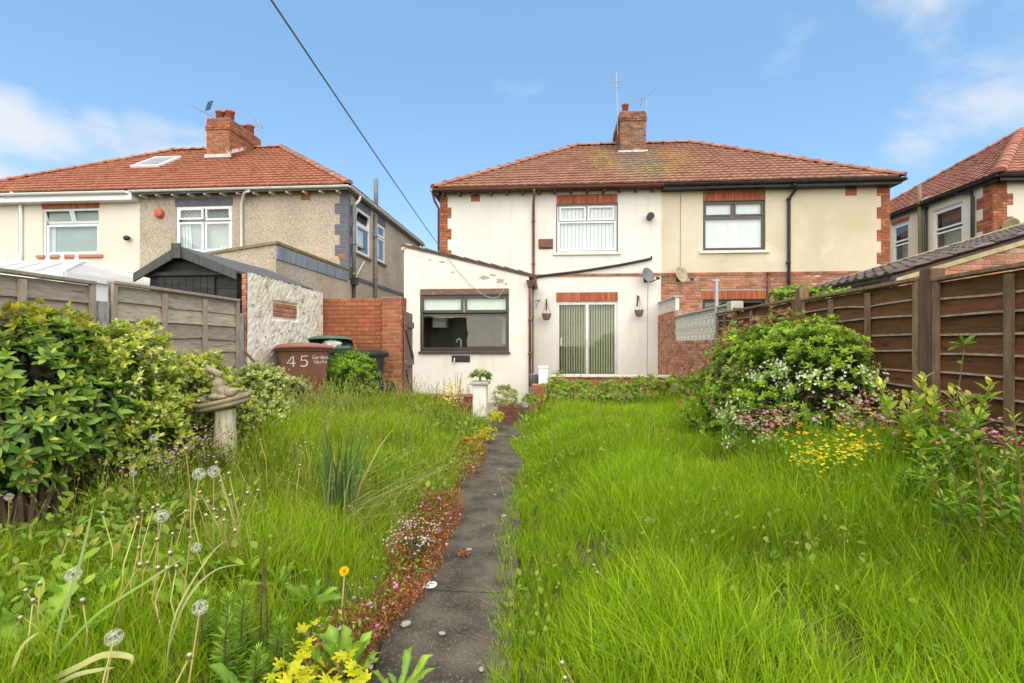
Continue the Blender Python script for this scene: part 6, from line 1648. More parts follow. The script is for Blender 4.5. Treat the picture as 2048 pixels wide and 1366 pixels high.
# taller seeding stalks standing over the left lawn, fewer over the right
def stalks(name, n, x0, x1, y0, y1, h0, h1, cols, keep, w=.0022, seed=0):
    x = rng.uniform(x0, x1, n); y = rng.uniform(y0, y1, n); k = keep(x, y, rng.uniform(0, .5, n)); x, y = x[k], y[k]; n = len(x)
    pos = np.stack([x, y, gz(x, y)], 1); h = rng.uniform(h0, h1, n); az = rng.uniform(0, 6.28, n); lean = np.abs(rng.normal(.08, .1, n)); bend = np.abs(rng.normal(.15, .2, n))
    t = pal(n, cols); d = np.hypot(x, y); V, Fc, T = blades(pos, h, w * np.clip(d / 3, 1, 2.4) * np.ones(n), az, lean, bend, t)
    # seed head: small leaves near the tip
    tips = V.reshape(n, 7, 3)[:, 6]; mid = V.reshape(n, 7, 3)[:, 4]; parts = [(V, Fc, T)]
    m = 7; f = rng.uniform(0, 1, (n, m, 1)); pp = (mid[:, None] * (1 - f) + tips[:, None] * f).reshape(-1, 3); dd = unit(np.repeat(tips - mid, m, 0)) + .45 * rdir(n * m)
    v, f2 = scatter(PETAL, pp, dd, rdir(n * m), rng.uniform(.008, .018, n * m) * np.repeat(np.clip(d / 3.5, .8, 1.6), m)); parts.append((v, f2, np.repeat(pal(n * m, cols), 4, 0)))
    V, Fc, T = join(parts); return tag(mesh_np(name, V, Fc, T, M_grass), kind='stuff')
SEED = [(.42, .38, .13), (.34, .24, .1), (.4, .46, .1), (.3, .42, .05)]
stalks('seeding_grass', 420, -3.9, -2.4, 5.6, 6.7, .4, .66, SEED, keep_l); stalks('seeding_grass', 1100, -4.0, -.9, 2.6, 8.4, .35, .62, SEED, keep_l); stalks('seeding_grass', 420, -.5, 2.8, 1.8, 10, .3, .5, SEED, keep_r)

# low round-leaved weeds and coarse wide blades mixed through both lawns
def undergrowth(name, n, x0, x1, y0, y1, keep, T, s0, s1, cols, z0, z1):
    x = rng.uniform(x0, x1, n); y = rng.uniform(y0, y1, n); k = keep(x, y, rng.uniform(0, .6, n)) & (fnoise(x, y, 2.2, 91) > .1); x, y = x[k], y[k]; n = len(x)
    p = np.stack([x, y, gz(x, y) + rng.uniform(z0, z1, n)], 1); d = rdir(n) + np.array([0, 0, .3]); v, f = scatter(T, p, d, np.tile([0, 0, 1.0], (n, 1)) + .5 * rdir(n), rng.uniform(s0, s1, n) * np.clip(np.hypot(x, y) / 4, 1, 1.8))
    return tag(mesh_np(name, v, f, np.repeat(pal(n, cols), len(T[0]), 0), M_leaf), kind='stuff')
WD = [(.2, .33, .03), (.13, .24, .025), (.27, .36, .05)]
undergrowth('lawn_weeds', 7000, -4.0, -.8, 1.4, 8.3, keep_l, LEAF_OVAL, .03, .07, WD, .04, .2); undergrowth('lawn_weeds', 5000, -.5, 2.8, 1.4, 10, keep_r, LEAF_OVAL, .02, .05, WD, .04, .16)
def coarse(n, x0, x1, y0, y1, keep, seed):
    x = rng.uniform(x0, x1, n); y = rng.uniform(y0, y1, n); k = keep(x, y, rng.uniform(0, .6, n)) & (fnoise(x, y, 3.0, seed) > -.1); x, y = x[k], y[k]; n = len(x)
    V, Fc, T = blades(np.stack([x, y, gz(x, y)], 1), rng.uniform(.18, .42, n), rng.uniform(.004, .008, n), rng.uniform(0, 6.28, n), np.abs(rng.normal(.2, .2, n)), np.abs(rng.normal(.6, .5, n)), pal(n, [(.2, .36, .02), (.3, .44, .03), (.14, .27, .02), (.46, .42, .14)], (3, 3, 3, .7)))
    return tag(mesh_np('coarse_grass', V, Fc, T, M_grass), kind='stuff')
undergrowth('leafy_weeds', 2600, -2.6, -.75, 1.25, 2.5, keep_l, LEAF_MED, .04, .1, [(.24, .38, .035), (.17, .3, .03), (.32, .44, .05)], .03, .2); undergrowth('leafy_weeds', 1600, -3.6, -2.2, 1.5, 3.4, keep_l, LEAF_MED, .04, .09, [(.24, .38, .035), (.17, .3, .03), (.3, .3, .06)], .03, .25)
coarse(1800, -4.0, -.8, 1.2, 8.3, keep_l, 51); coarse(700, -.6, 2.8, 1.2, 10, keep_r, 52)

# ------------------------------------------------------------------ shrubs
def shell(blobs, n, lump=.16, seed=0, low=-.35):
    """points and outward directions on a lumpy union of ellipsoids, hidden inside points dropped"""
    B = [(np.array(c, float), np.array(r, float)) for c, r in blobs]; wts = np.array([r[0] * r[1] + r[1] * r[2] + r[0] * r[2] for _, r in B]); wts /= wts.sum()
    Ps, Ns = [], []
    while sum(map(len, Ps)) < n:
        m = n; k = rng.choice(len(B), m, p=wts); u = rdir(m); u[:, 2] = np.where(u[:, 2] < low, -u[:, 2], u[:, 2])
        C = np.array([b[0] for b in B])[k]; R = np.array([b[1] for b in B])[k]
        s = 1 + lump * (fnoise(u[:, 0] * 3 + C[:, 0] * 5, u[:, 1] * 3 + u[:, 2] * 4, 1.6, 5 + seed) * .6 + fnoise(u[:, 0] * 3 + 9 * u[:, 2], u[:, 1] * 3 + C[:, 1] * 4, 3.4, 15 + seed) * .4)
        p = C + u * R * s[:, None] * rng.uniform(.82, 1.03, m)[:, None]
        ok = np.ones(m, bool)
        for j, (c, r) in enumerate(B): ok &= (np.linalg.norm((p - c) / r, axis=1) > .78) | (k == j)
        p, nn = p[ok], unit(u / R)[ok]; Ps.append(p); Ns.append(nn)
    return np.concatenate(Ps)[:n], np.concatenate(Ns)[:n]
def whorls(P_, N_, m, T, size, spread, cols, wts=None, up=.5, tipcols=None, tipn=0, inner=True, szvar=.25, ysz=.55):
    """m leaves round every shoot tip; the innermost tipn are the young ones"""
    n = len(P_); ax = unit(N_ + np.array([0, 0, up]) + .35 * rdir(n)); ref = unit(np.cross(ax, rdir(n))); bi = np.cross(ax, ref); parts = []
    base = pal(n, cols, wts, .1)
    for j in range(m):
        a = j * 2.4 + rng.uniform(0, .5, n); young = j < tipn
        sp = spread * (.35 if young else (.6 + .55 * j / m)) + rng.normal(0, .12, n); sz = size * (ysz if young else 1) * rng.uniform(1 - szvar, 1 + szvar, n)
        rad = ref * np.cos(a)[:, None] + bi * np.sin(a)[:, None]; d = ax * np.cos(sp)[:, None] + rad * np.sin(sp)[:, None]
        pos = P_ - ax * (sz * (.1 * j / m) + (0 if young else .15 * size))[:, None]
        v, f = scatter(T, pos, d, ax + .25 * rdir(n), sz)
        t = (pal(n, tipcols, None, .12) if (young and tipcols is not None) else base * (1 + rng.normal(0, .14, (n, 1)))); parts.append((v, f, np.repeat(np.clip(t, .003, .85), len(T[0]), 0)))
    return parts
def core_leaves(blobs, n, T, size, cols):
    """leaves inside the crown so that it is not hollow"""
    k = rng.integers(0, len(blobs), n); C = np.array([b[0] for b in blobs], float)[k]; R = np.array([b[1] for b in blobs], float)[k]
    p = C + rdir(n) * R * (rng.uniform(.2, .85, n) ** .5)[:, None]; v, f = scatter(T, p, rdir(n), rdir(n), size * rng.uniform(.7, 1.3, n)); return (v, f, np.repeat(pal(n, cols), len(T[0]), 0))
def branches(parent, base, blobs, n, mat, r=.012, seed=0):
    rr = random.Random(seed); mb = MB(); 
    for i in range(n):
        c, rad = rr.choice(blobs); e = Vector(c) + Vector((rr.uniform(-.7, .7) * rad[0], rr.uniform(-.7, .7) * rad[1], rr.uniform(-.2, .8) * rad[2]))
        b = Vector(base) + Vector((rr.uniform(-.15, .15), rr.uniform(-.15, .15), 0)); m = b.lerp(e, .5) + Vector((rr.uniform(-.1, .1), rr.uniform(-.1, .1), .08)); mb.tube([b, m, e], [r, r * .7, r * .3], 5)
    return mb.build('branch', mat, parent)
M_twig = pm('brown_twig', (.1, .065, .04), (.16, .11, .07), .9, 10)
def flowers(P_, N_, k, petals, size, cols, ctr=None, spread=1.15, jitter=.03):
    """k blossoms near every point, each of some petals"""
    n = len(P_) * k; p = np.repeat(P_, k, 0) + rng.normal(0, jitter, (n, 3)); ax = unit(np.repeat(N_, k, 0) + .5 * rdir(n) + np.array([0, 0, .3])); ref = unit(np.cross(ax, rdir(n))); bi = np.cross(ax, ref); parts = []
    s = size * rng.uniform(.75, 1.2, n); c = pal(n, cols, None, .05)
    for j in range(petals):
        a = 2 * np.pi * j / petals; rad = ref * math.cos(a) + bi * math.sin(a); d = rad * math.sin(spread) + ax * math.cos(spread); v, f = scatter(PETAL, p, d, ax, s, 1.3); parts.append((v, f, np.repeat(c, 4, 0)))
    if ctr is not None:
        v, f = scatter(PETAL, p, ax, ref, s * .5, 1.2); parts.append((v, f, np.repeat(pal(n, ctr), 4, 0)))
    return parts
def leaf_parts(parent, T, V, T_tint, count, mat, name='leaf'):
    """turn the leaves nearest to the eye into parts of their own; V is one joined array of leaves"""
    k = len(T[0]); L = V.reshape(-1, k, 3); tt = T_tint.reshape(-1, k, T_tint.shape[-1])[:, 0]; ctr = L.mean(1); d = np.linalg.norm(ctr - np.array([0, 0, H]), axis=1); od = np.argsort(d)
    own, rest = od[:count], od[count:]
    for i in own:
        mesh_np(name, L[i], T[1], np.repeat(tt[i][None], k, 0), mat, parent)
    return L[rest].reshape(-1, 3), (np.arange(len(rest))[:, None, None] * k + T[1][None]).reshape(-1, 3), np.repeat(tt[rest], k, 0)

# evergreen with big leaves at the left edge
RB = [((-3.9, 3.4, .98), (.44, .52, .5)), ((-3.98, 3.7, 1.2), (.38, .48, .44)), ((-3.76, 3.25, .76), (.36, .38, .32)), ((-3.62, 3.65, .82), (.26, .38, .36)), ((-3.82, 3.25, .55), (.36, .34, .28))]
rd = thing('shrub', 'big dark evergreen shrub with large oval leaves at the left edge', 'shrub', (-3.7, 3.3, 0))
Ps, Ns = shell(RB, 620, .14, 1, -.6)
pr = whorls(Ps, Ns, 8, LEAF_BIG, .09, 1.25, [(.2, .33, .045), (.135, .24, .042), (.26, .37, .055), (.2, .3, .1)], (3, 3, 2, 1), tipcols=[(.5, .54, .05), (.4, .5, .045), (.52, .46, .07)], tipn=2, szvar=.42)
V, Fc, T_ = join(pr); V, Fc, T_ = leaf_parts(rd, LEAF_BIG, V, T_, 300, M_gloss); tag(mesh_np('foliage', V, Fc, T_, M_gloss, rd), kind='stuff')
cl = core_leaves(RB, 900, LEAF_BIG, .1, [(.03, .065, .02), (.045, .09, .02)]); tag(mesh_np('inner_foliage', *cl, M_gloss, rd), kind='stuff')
branches(rd, (-3.75, 3.3, 0), RB, 30, M_twig, .016, 2)
Pd, Nd = shell(RB, 14, .1, 9, 0); v = whorls(Pd, Nd, 5, LEAF_MED, .05, .9, [(.5, .17, .05), (.42, .2, .06)]); mesh_np('withered_blossom', *join(v), M_petal, rd)
top = [((-3.8, 3.45, 1.52), (.35, .3, .2))]; Pd, Nd = shell(top, 70, .1, 3, .1); v = whorls(Pd, Nd, 6, LEAF_MED, .06, .8, [(.36, .38, .03), (.4, .34, .03), (.26, .33, .03)]); tag(mesh_np('young_shoots', *join(v), M_leaf, rd), kind='stuff')
# yellow-green bushes along the left fence
PIER = [(.68, .68, .10), (.58, .64, .07), (.72, .70, .26), (.44, .55, .06)]
def lime_bush(label, blobs, n, seed, cols=PIER, size=.075, cream=True):
    c = blobs[0][0]; t = thing('shrub', label, 'shrub', (c[0], c[1], 0)); Ps, Ns = shell(blobs, int(n * 1.7), .2, seed, -.4)
    v = whorls(Ps, Ns, 9, LEAF_SMALL, size, 1.2, [(.24, .36, .045), (.34, .46, .05), (.16, .26, .045)], tipcols=cols, tipn=6, up=.7, ysz=.85); tag(mesh_np('foliage', *join(v), M_leaf, t), kind='stuff')
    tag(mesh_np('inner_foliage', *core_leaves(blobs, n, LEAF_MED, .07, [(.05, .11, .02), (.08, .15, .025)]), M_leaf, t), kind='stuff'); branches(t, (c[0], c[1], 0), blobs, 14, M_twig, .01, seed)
    if cream:
        q = rng.choice(len(Ps), int(len(Ps) * .5), replace=False); fl = flowers(Ps[q] + Ns[q] * .02, Ns[q], 3, 4, .02, [(.72, .7, .28), (.66, .64, .2), (.74, .72, .42)], spread=.9, jitter=.02); tag(mesh_np('blossom', *join(fl), M_petal, t), kind='stuff')
lime_bush('tall lime-yellow bush between the dark evergreen and the grey fence', [((-3.72, 4.1, .98), (.36, .42, .58)), ((-3.6, 4.15, .55), (.34, .42, .4))], 420, 21)
lime_bush('lime bush with drooping cream clusters half way along the grey fence', [((-3.72, 4.95, .8), (.32, .45, .5)), ((-3.6, 5.3, .5), (.34, .4, .36))], 360, 22)
lime_bush('cream-flowered bush at the far post of the grey fence', [((-3.65, 5.95, .72), (.38, .5, .42)), ((-3.4, 5.7, .45), (.35, .4, .3))], 330, 23, [(.58, .58, .2), (.66, .66, .34), (.4, .47, .08)])
lime_bush('low cream-flowered bush in front of the white rough-cast wall', [((-3.6, 6.75, .62), (.36, .5, .36)), ((-3.55, 6.2, .42), (.3, .4, .3))], 320, 24, [(.66, .66, .34), (.56, .56, .22), (.38, .46, .08)])
# feathery bush before the bins
fb = thing('shrub', 'bright green feathery bush in front of the wheelie bins', 'shrub', (P(690, 750, 7.2).x, 7.2, 0)); cx = P(690, 750, 7.2).x
FBL = [((cx, 7.2, .85), (.36, .3, .42)), ((cx + .28, 7.25, .85), (.16, .2, .42)), ((cx - .2, 7.15, .6), (.3, .3, .35))]
Ps, Ns = shell(FBL, 420, .25, 31, -.3); v = whorls(Ps, Ns, 12, LEAF_NARROW, .075, 1.0, [(.2, .36, .025), (.28, .44, .035), (.13, .25, .025)], tipcols=[(.42, .5, .045), (.34, .5, .035)], tipn=4, up=1.2); tag(mesh_np('foliage', *join(v), M_leaf, fb), kind='stuff')
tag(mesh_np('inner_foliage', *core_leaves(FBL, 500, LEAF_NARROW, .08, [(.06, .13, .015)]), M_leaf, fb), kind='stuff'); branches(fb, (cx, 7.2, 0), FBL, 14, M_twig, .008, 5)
# the white-flowered shrub and the red-tipped climber on the right
WB = [((2.5, 4.75, .95), (.42, .5, .62)), ((2.42, 5.35, .88), (.58, .6, .74)), ((2.55, 5.1, 1.22), (.36, .6, .45)), ((2.25, 5.0, .6), (.45, .5, .42))]
wsb = thing('shrub', 'rounded green shrub covered in small white flowers beside the brown fence', 'shrub', (2.35, 5.5, 0))
Ps, Ns = shell(WB, 1150, .3, 51, -.6); v = whorls(Ps, Ns, 9, LEAF_SMALL, .055, 1.15, [(.27, .42, .04), (.36, .51, .048), (.17, .3, .035)], (3, 2, 2), tipcols=[(.56, .64, .06), (.48, .6, .05)], tipn=3); tag(mesh_np('foliage', *join(v), M_leaf, wsb), kind='stuff')
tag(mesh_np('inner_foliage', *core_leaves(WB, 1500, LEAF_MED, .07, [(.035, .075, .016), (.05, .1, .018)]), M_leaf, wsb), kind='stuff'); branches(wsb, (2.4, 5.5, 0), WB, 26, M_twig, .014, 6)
q = np.where((Ps[:, 2] < 1.2) & (Ns[:, 2] < .6) & (Ns[:, 1] < .5) & (Ps[:, 1] < 5.6) & (fnoise(Ps[:, 0] * 2.0, Ps[:, 2] * 2.2, 3, 7) > -.5))[0]; q = rng.choice(q, min(240, len(q)), replace=False); fl = flowers(Ps[q] + Ns[q] * .03, Ns[q], 5, 5, .016, [(.8, .8, .66), (.74, .74, .55)], [(.55, .5, .15)], jitter=.035); tag(mesh_np('blossom', *join(fl), M_petal, wsb), kind='stuff')
CB = [((2.38, 6.2, .85), (.55, .6, .72)), ((2.5, 6.8, .75), (.42, .55, .72)), ((2.58, 5.9, 1.35), (.32, .6, .35)), ((2.1, 6.1, .45), (.42, .5, .4))]
cls = thing('shrub', 'leafy shrub with reddish young tips behind the white-flowered shrub', 'shrub', (2.35, 6.9, 0))
Ps, Ns = shell(CB, 950, .3, 52, -.6); v = whorls(Ps, Ns, 7, LEAF_OVAL, .06, 1.25, [(.24, .4, .04), (.32, .48, .045), (.16, .28, .035), (.3, .22, .07)], (3, 2, 2, .5), tipcols=[(.42, .54, .05), (.34, .48, .045)], tipn=2); tag(mesh_np('foliage', *join(v), M_leaf, cls), kind='stuff')
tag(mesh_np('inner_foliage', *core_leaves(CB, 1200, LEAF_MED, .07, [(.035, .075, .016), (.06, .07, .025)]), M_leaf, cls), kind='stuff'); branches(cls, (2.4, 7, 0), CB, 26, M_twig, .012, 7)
q = np.where(Ns[:, 2] > .3)[0]; q = rng.choice(q, len(q) // 2, replace=False); v = whorls(Ps[q] + Ns[q] * .05 + np.array([0, 0, .04]), Ns[q], 5, LEAF_MED, .06, .9, [(.36, .17, .08), (.42, .22, .11), (.28, .21, .07)], up=1.0); tag(mesh_np('red_tips', *join(v), M_leaf, cls), kind='stuff')
# creeper showing over the far end of the fence
c = P(1618, 585, 8.3); KB = [((c.x - .2, 8.3, c.z - .12), (.42, .3, .2)), ((c.x + .35, 8.3, c.z - .1), (.35, .3, .16))]
cr_ = thing('climbing_plant', 'light green climber showing above the fence near the black downpipe', 'climber', (c.x, 8.3, 0)); Ps, Ns = shell(KB, 120, .3, 61, -.2); v = whorls(Ps, Ns, 6, LEAF_OVAL, .085, 1.2, [(.2, .33, .04), (.3, .42, .06), (.13, .24, .03)]); tag(mesh_np('foliage', *join(v), M_leaf, cr_), kind='stuff')
branches(cr_, (c.x, 8.4, 0), KB, 9, M_twig, .012, 8)
# weeds and young shrubs along the far edge of the right lawn
for i, (px, w_, hz) in enumerate(((1112, .3, .27), (1165, .36, .17), (1235, .42, .15), (1290, .36, .24), (1345, .38, .18), (1395, .34, .28))):
    c = P(px, 760, 10.05 if px > 1100 else 10.2); zb = float(gz(c.x, 10.0)) + .06
    B_ = [((c.x, c.y, zb + .1), (w_, .25, hz + .12)), ((c.x + .15, c.y - .1, zb + .05), (w_ * .7, .25, hz * .8 + .1))]
    t = thing('bush', ('small weedy bush beside the white box at the end of the path', 'low bush below the left edge of the patio door', 'low weedy bush below the middle of the patio door', 'taller weedy bush below the right edge of the patio door', 'small bush below the right-hand hanging basket and cable', 'dense small bush against the brick boundary wall')[i], 'bush', (c.x, c.y, zb - .1))
    Ps, Ns = shell(B_, 260, .45, 70 + i, -.5); v = whorls(Ps, Ns, 7, LEAF_SMALL, .062, 1.1, [(.26, .42, .04), (.34, .48, .05), (.18, .31, .035)], tipcols=[(.46, .54, .08), (.4, .5, .07)], tipn=2, up=.9); tag(mesh_np('foliage', *join(v), M_leaf, t), kind='stuff')
    mb = MB(); rr = random.Random(i)
    for k in range(6):
        x = c.x + rr.uniform(-w_, w_); h_ = rr.uniform(.2, .45); mb.tube([(x, c.y, zb), (x + rr.uniform(-.05, .05), c.y, zb + h_)], .006, 4)
    mb.build('stem', pm('green_stem', (.14, .2, .05), (.2, .18, .07), .8, 8), t)

# ------------------------------------------------------------------ upright plants made of stems with leaves
M_gstem = pm('green_stem', None)
def stem_plant(name, label, cat, base, stems, leaf_T, lsize, per, cols, mat=None, tip=None, stemmat=None, spread=1.0, own=0, group=None, seed=0, thick=.006, tipn=0):
    """stems: list of (dx, dy, height, lean x, lean y)"""
    t = thing(name, label, cat, base, group=group); rr = random.Random(seed); parts = []
    for (dx, dy, h, lx, ly) in stems:
        b = Vector(base) + Vector((dx, dy, -.03)); m = b + Vector((lx * .35, ly * .35, h * .55)); e = b + Vector((lx, ly, h)); MB().tube([b, m, e], [thick, thick * .8, thick * .4], 5).build('stem', stemmat or M_gstem, t)
        f = np.sort(rng.uniform(.12, 1, per)); a = np.arange(per) * 2.4 + rng.uniform(0, .6, per); B_, M_, E_ = map(np.array, (b, m, e)); p = ((1 - f) ** 2)[:, None] * B_ + (2 * f * (1 - f))[:, None] * M_ + (f ** 2)[:, None] * E_
        el = spread * (1 - .45 * f) + rng.normal(0, .12, per); d = np.stack([np.cos(a) * np.sin(el), np.sin(a) * np.sin(el), np.cos(el)], 1); sz = lsize * (1.15 - .55 * f) * rng.uniform(.75, 1.2, per)
        v, fc = scatter(leaf_T, p, d, np.array([[0, 0, 1.0]]) + .2 * rdir(per), sz); c = pal(per, cols, None, .1)
        if tip is not None: c[f > .88] = pal(int((f > .88).sum()), tip)
        parts.append((v, fc, np.repeat(c, len(leaf_T[0]), 0)))
    V, Fc, T_ = join(parts)
    if own: V, Fc, T_ = leaf_parts(t, leaf_T, V, T_, own, mat or M_leaf)
    if len(Fc): tag(mesh_np('foliage', V, Fc, T_, mat or M_leaf, t), kind='stuff')
    return t
def rs(n, w, h0, h1, ln, seed):
    r = random.Random(seed); return [(r.uniform(-w, w), r.uniform(-w, w), r.uniform(h0, h1), r.gauss(0, ln), r.gauss(0, ln)) for _ in range(n)]
b0 = P(1868, 800, 3.35); zb = float(gz(b0.x, 3.35))
stem_plant('leafy_plant', 'bushy plant with bright pointed leaves in front of the thick fence post', 'plant', (b0.x, 3.35, zb), rs(17, .18, .45, .78, .12, 2), LEAF_MED, .12, 26, [(.36, .54, .04), (.29, .47, .035), (.44, .58, .06)], tip=[(.58, .55, .1), (.52, .56, .08)], own=150, spread=1.25)
for i, (px, Y, h, lbl) in enumerate(((1975, 2.5, 1.02, 'tall willowherb stem with pale tip in front of the fence batten'), (1935, 2.6, .78, 'shorter willowherb left of the tall willowherb stem'), (2015, 2.45, .62, 'willowherb stem leaning right of the tall willowherb stem'), (2052, 2.35, .95, 'tall leafy stem cut off by the right edge of the picture'), (1900, 2.75, .62, 'small leafy stem in front of the bright pointed-leaf plant'))):
    c = P(px, 900, Y); zb = float(gz(c.x, Y)); stem_plant('willowherb', lbl, 'plant', (c.x, Y, zb), [(0, 0, h - .2, -.04 if px > 1990 else -.1, .02), (.05, .03, h * .8 - .2, .06, 0)], LEAF_MED, .068, 28, [(.27, .45, .045), (.34, .5, .055), (.21, .37, .04)], tip=[(.42, .5, .1)], stemmat=pm('reddish_stem', (.17, .09, .04), (.2, .14, .05), .8, 9), own=24, spread=1.1, seed=i)
c = P(1928, 690, 3.5); sp = stem_plant('leafy_plant', 'single leafy sprig reaching up in front of the fence panel', 'plant', (c.x, 3.6, float(gz(c.x, 3.6))), [(0, 0, c.z - float(gz(c.x, 3.6)), .0, -.1)], LEAF_MED, .1, 4, [(.22, .36, .04)], spread=1.5); 
v, f = scatter(LEAF_MED, np.repeat(np.array([[c.x, 3.5, c.z]]), 6, 0), np.array([(.9, .1, .3), (-.9, 0, .25), (.5, -.3, .8), (-.4, -.2, .7), (.8, 0, -.2), (-.7, .1, -.2)]), np.array([[0, -.3, 1.0]]), .1); mesh_np('leaf', v, f, np.repeat(pal(6, [(.22, .38, .04)]), len(LEAF_MED[0]), 0), M_leaf, sp)
# pale dead stalks by the flowering shrub
c = P(1712, 830, 4.6); t = thing('dead_stalks', 'thin pale dead stalks leaning beside the white-flowered shrub', 'stalks', (c.x, 4.6, .3)); mb = MB()
for (dx, lx, h) in ((0, -.08, .75), (.05, -.12, .9), (-.06, -.02, .5), (.08, .12, .55)): mb.tube([(c.x + dx, 4.4, .3), (c.x + dx + lx * .4, 4.4, .3 + h * .5), (c.x + dx + lx, 4.42, .3 + h)], [.005, .004, .002], 5)
mb.build('stalk', pm('straw', (.5, .4, .22), (.4, .3, .16), .9, 10), t)
# flower drifts in the right-hand border and on the left
def drift(name, x0, x1, y0, y1, n, z0, z1, cols, size, leafcols, nl, petals=5, fun=None, ctr=None, lsz=.04):
    x = rng.uniform(x0, x1, n); y = rng.uniform(y0, y1, n); 
    if fun is not None: k = fun(x, y); x, y = x[k], y[k]
    n = len(x); z = gz(x, y) + rng.uniform(z0, z1, n); P_ = np.stack([x, y, z], 1); N_ = np.tile([0, -.25, 1.0], (n, 1)); parts = flowers(P_, N_, 3, petals, size, cols, ctr, jitter=.022)
    a = [(*blades(np.stack([x, y, gz(x, y)], 1), z - gz(x, y), np.full(n, .003), rng.uniform(0, 6, n), np.full(n, .02), np.full(n, .02), pal(n, leafcols)),)]
    q = rng.integers(0, n, nl); lp = P_[q] + rng.normal(0, .05, (nl, 3)); lp[:, 2] = gz(x[q], y[q]) + rng.uniform(0, 1, nl) * (z - gz(x, y))[q] * .85
    v, f = scatter(LEAF_SMALL, lp, rdir(nl) + np.array([0, 0, .4]), np.tile([0, 0, 1.0], (nl, 1)) + .4 * rdir(nl), lsz * rng.uniform(.6, 1.3, nl)); parts += a + [(v, f, np.repeat(pal(nl, leafcols), len(LEAF_SMALL[0]), 0))]
    return tag(mesh_np(name, *join(parts), M_petal), kind='stuff')
GL = [(.18, .31, .035), (.25, .39, .04), (.13, .23, .03)]; PINK = [(.58, .2, .24), (.66, .34, .37), (.5, .13, .16), (.62, .4, .42)]
drift('pink_flowers', 2.15, 2.85, 3.3, 4.9, 150, .32, .5, PINK, .016, GL, 1300); drift('pink_flowers', 2.3, 2.85, 2.3, 3.3, 70, .3, .46, PINK, .015, GL, 800)
drift('pink_flowers', 1.75, 2.1, 4.2, 4.9, 80, .32, .46, PINK, .015, GL, 300)
drift('yellow_flowers', 1.75, 2.5, 3.2, 4.4, 60, .28, .4, [(.72, .45, .02), (.75, .52, .03), (.66, .34, .02)], .016, GL, 900); drift('yellow_flowers', 1.72, 2.02, 3.3, 3.75, 60, .28, .38, [(.7, .66, .04), (.66, .6, .03)], .014, [(.4, .46, .04), (.3, .4, .03)], 700, lsz=.025)
drift('border_weeds', 2.1, 2.85, 1.7, 3.2, 30, .1, .3, [(.6, .6, .5), (.5, .3, .4)], .008, GL, 2600, lsz=.06)
drift('pink_flowers', -3.55, -2.9, 3.6, 4.5, 90, .25, .5, [(.48, .26, .38), (.52, .33, .42)], .013, [(.1, .19, .025), (.15, .24, .03), (.24, .16, .05)], 2300, lsz=.045)
# red and orange ground cover along the left edge of the path
def edge_mat(name, y0, y1, n, cols, off=(-.16, .08), hgt=(.02, .12), T=LEAF_SMALL, size=.018, pk=0):
    y = rng.uniform(y0, y1, n); x = pathc(y) - PW + rng.uniform(off[0], off[1], n) + .05 * fnoise(y * 0, y, 4, 77); w_ = .5 + .5 * np.clip(fnoise(x, y, 4, 78), -1, 1)
    base = gz(x, y); P_ = np.stack([x, y, base + .02 + rng.uniform(*hgt, n) * (.4 + .6 * w_)], 1); v, f = scatter(T, P_, rdir(n) + np.array([0, 0, .5]), np.tile([0, 0, 1.0], (n, 1)) + .6 * rdir(n), size * rng.uniform(.6, 1.5, n)); parts = [(v, f, np.repeat(pal(n, cols), len(T[0]), 0))]
    m = n // 14; s = rng.integers(0, n, m); parts.append(blades(np.stack([x[s], y[s], base[s]], 1), P_[s, 2] - base[s] + .05, np.full(m, .003), rng.uniform(0, 6, m), np.full(m, .2), np.full(m, .2), pal(m, cols)))
    if pk: s = rng.choice(n, pk, replace=False); parts += flowers(P_[s] + np.array([0, 0, .05]), np.tile([0, -.3, 1.0], (pk, 1)), 1, 5, .011, [(.6, .25, .52), (.66, .34, .58)], jitter=.04)
    return tag(mesh_np(name, *join(parts), M_leaf), kind='stuff')
RED = [(.3, .07, .035), (.42, .11, .05), (.26, .11, .045), (.5, .2, .08), (.2, .2, .05)]
edge_mat('red_stonecrop', 1.9, 3.0, 4200, RED, (-.2, .07), pk=44); edge_mat('red_stonecrop', 3.0, 4.2, 5200, RED, (-.26, .1), hgt=(.02, .16), pk=44); edge_mat('red_stonecrop', 4.2, 6.2, 4200, RED + [(.26, .34, .06), (.5, .3, .05)], (-.26, .1), pk=8)
edge_mat('red_stonecrop', 8.6, 10.8, 2400, [(.22, .06, .05), (.3, .1, .07), (.2, .12, .05)], (.0, .5), hgt=(.05, .2), size=.03)
edge_mat('edge_weeds', 1.9, 5.2, 1500, GL + [(.36, .42, .06)], (-.32, .02), hgt=(.04, .16), size=.024); edge_mat('edge_weeds', 5.2, 8.4, 2600, GL + [(.45, .4, .08), (.4, .2, .07)], (-.3, .05), hgt=(.05, .2), size=.028)
s_ = drift('white_seed_heads', -1.05, -.75, 3.05, 3.5, 60, .1, .17, [(.7, .66, .6)], .008, RED, 200, petals=4, lsz=.02)
def mound(name, label, px, py, Y, r, cols, n=500, T=LEAF_SMALL, size=.03, hz=1.0):
    c = P(px, py, Y); z = max(c.z, .05); t = thing(name, label, 'plant', (c.x, Y, 0)); B_ = [((c.x, Y, z - r * .3), (r, r, r * hz))] if r < .2 else [((c.x, Y, z * .5), (r, r, z * .62))]; Ps, Ns = shell(B_, n // 6, .3, int(px), -.1 if r < .2 else -1)
    tag(mesh_np('foliage', *join(whorls(Ps, Ns, 6, T, size, 1.1, cols, up=.6)), M_leaf, t), kind='stuff'); return t
mound('stonecrop', 'bright yellow stonecrop cushion just below the white pillar', 990, 833, 8.0, .14, [(.6, .58, .03), (.5, .52, .03)], 700)
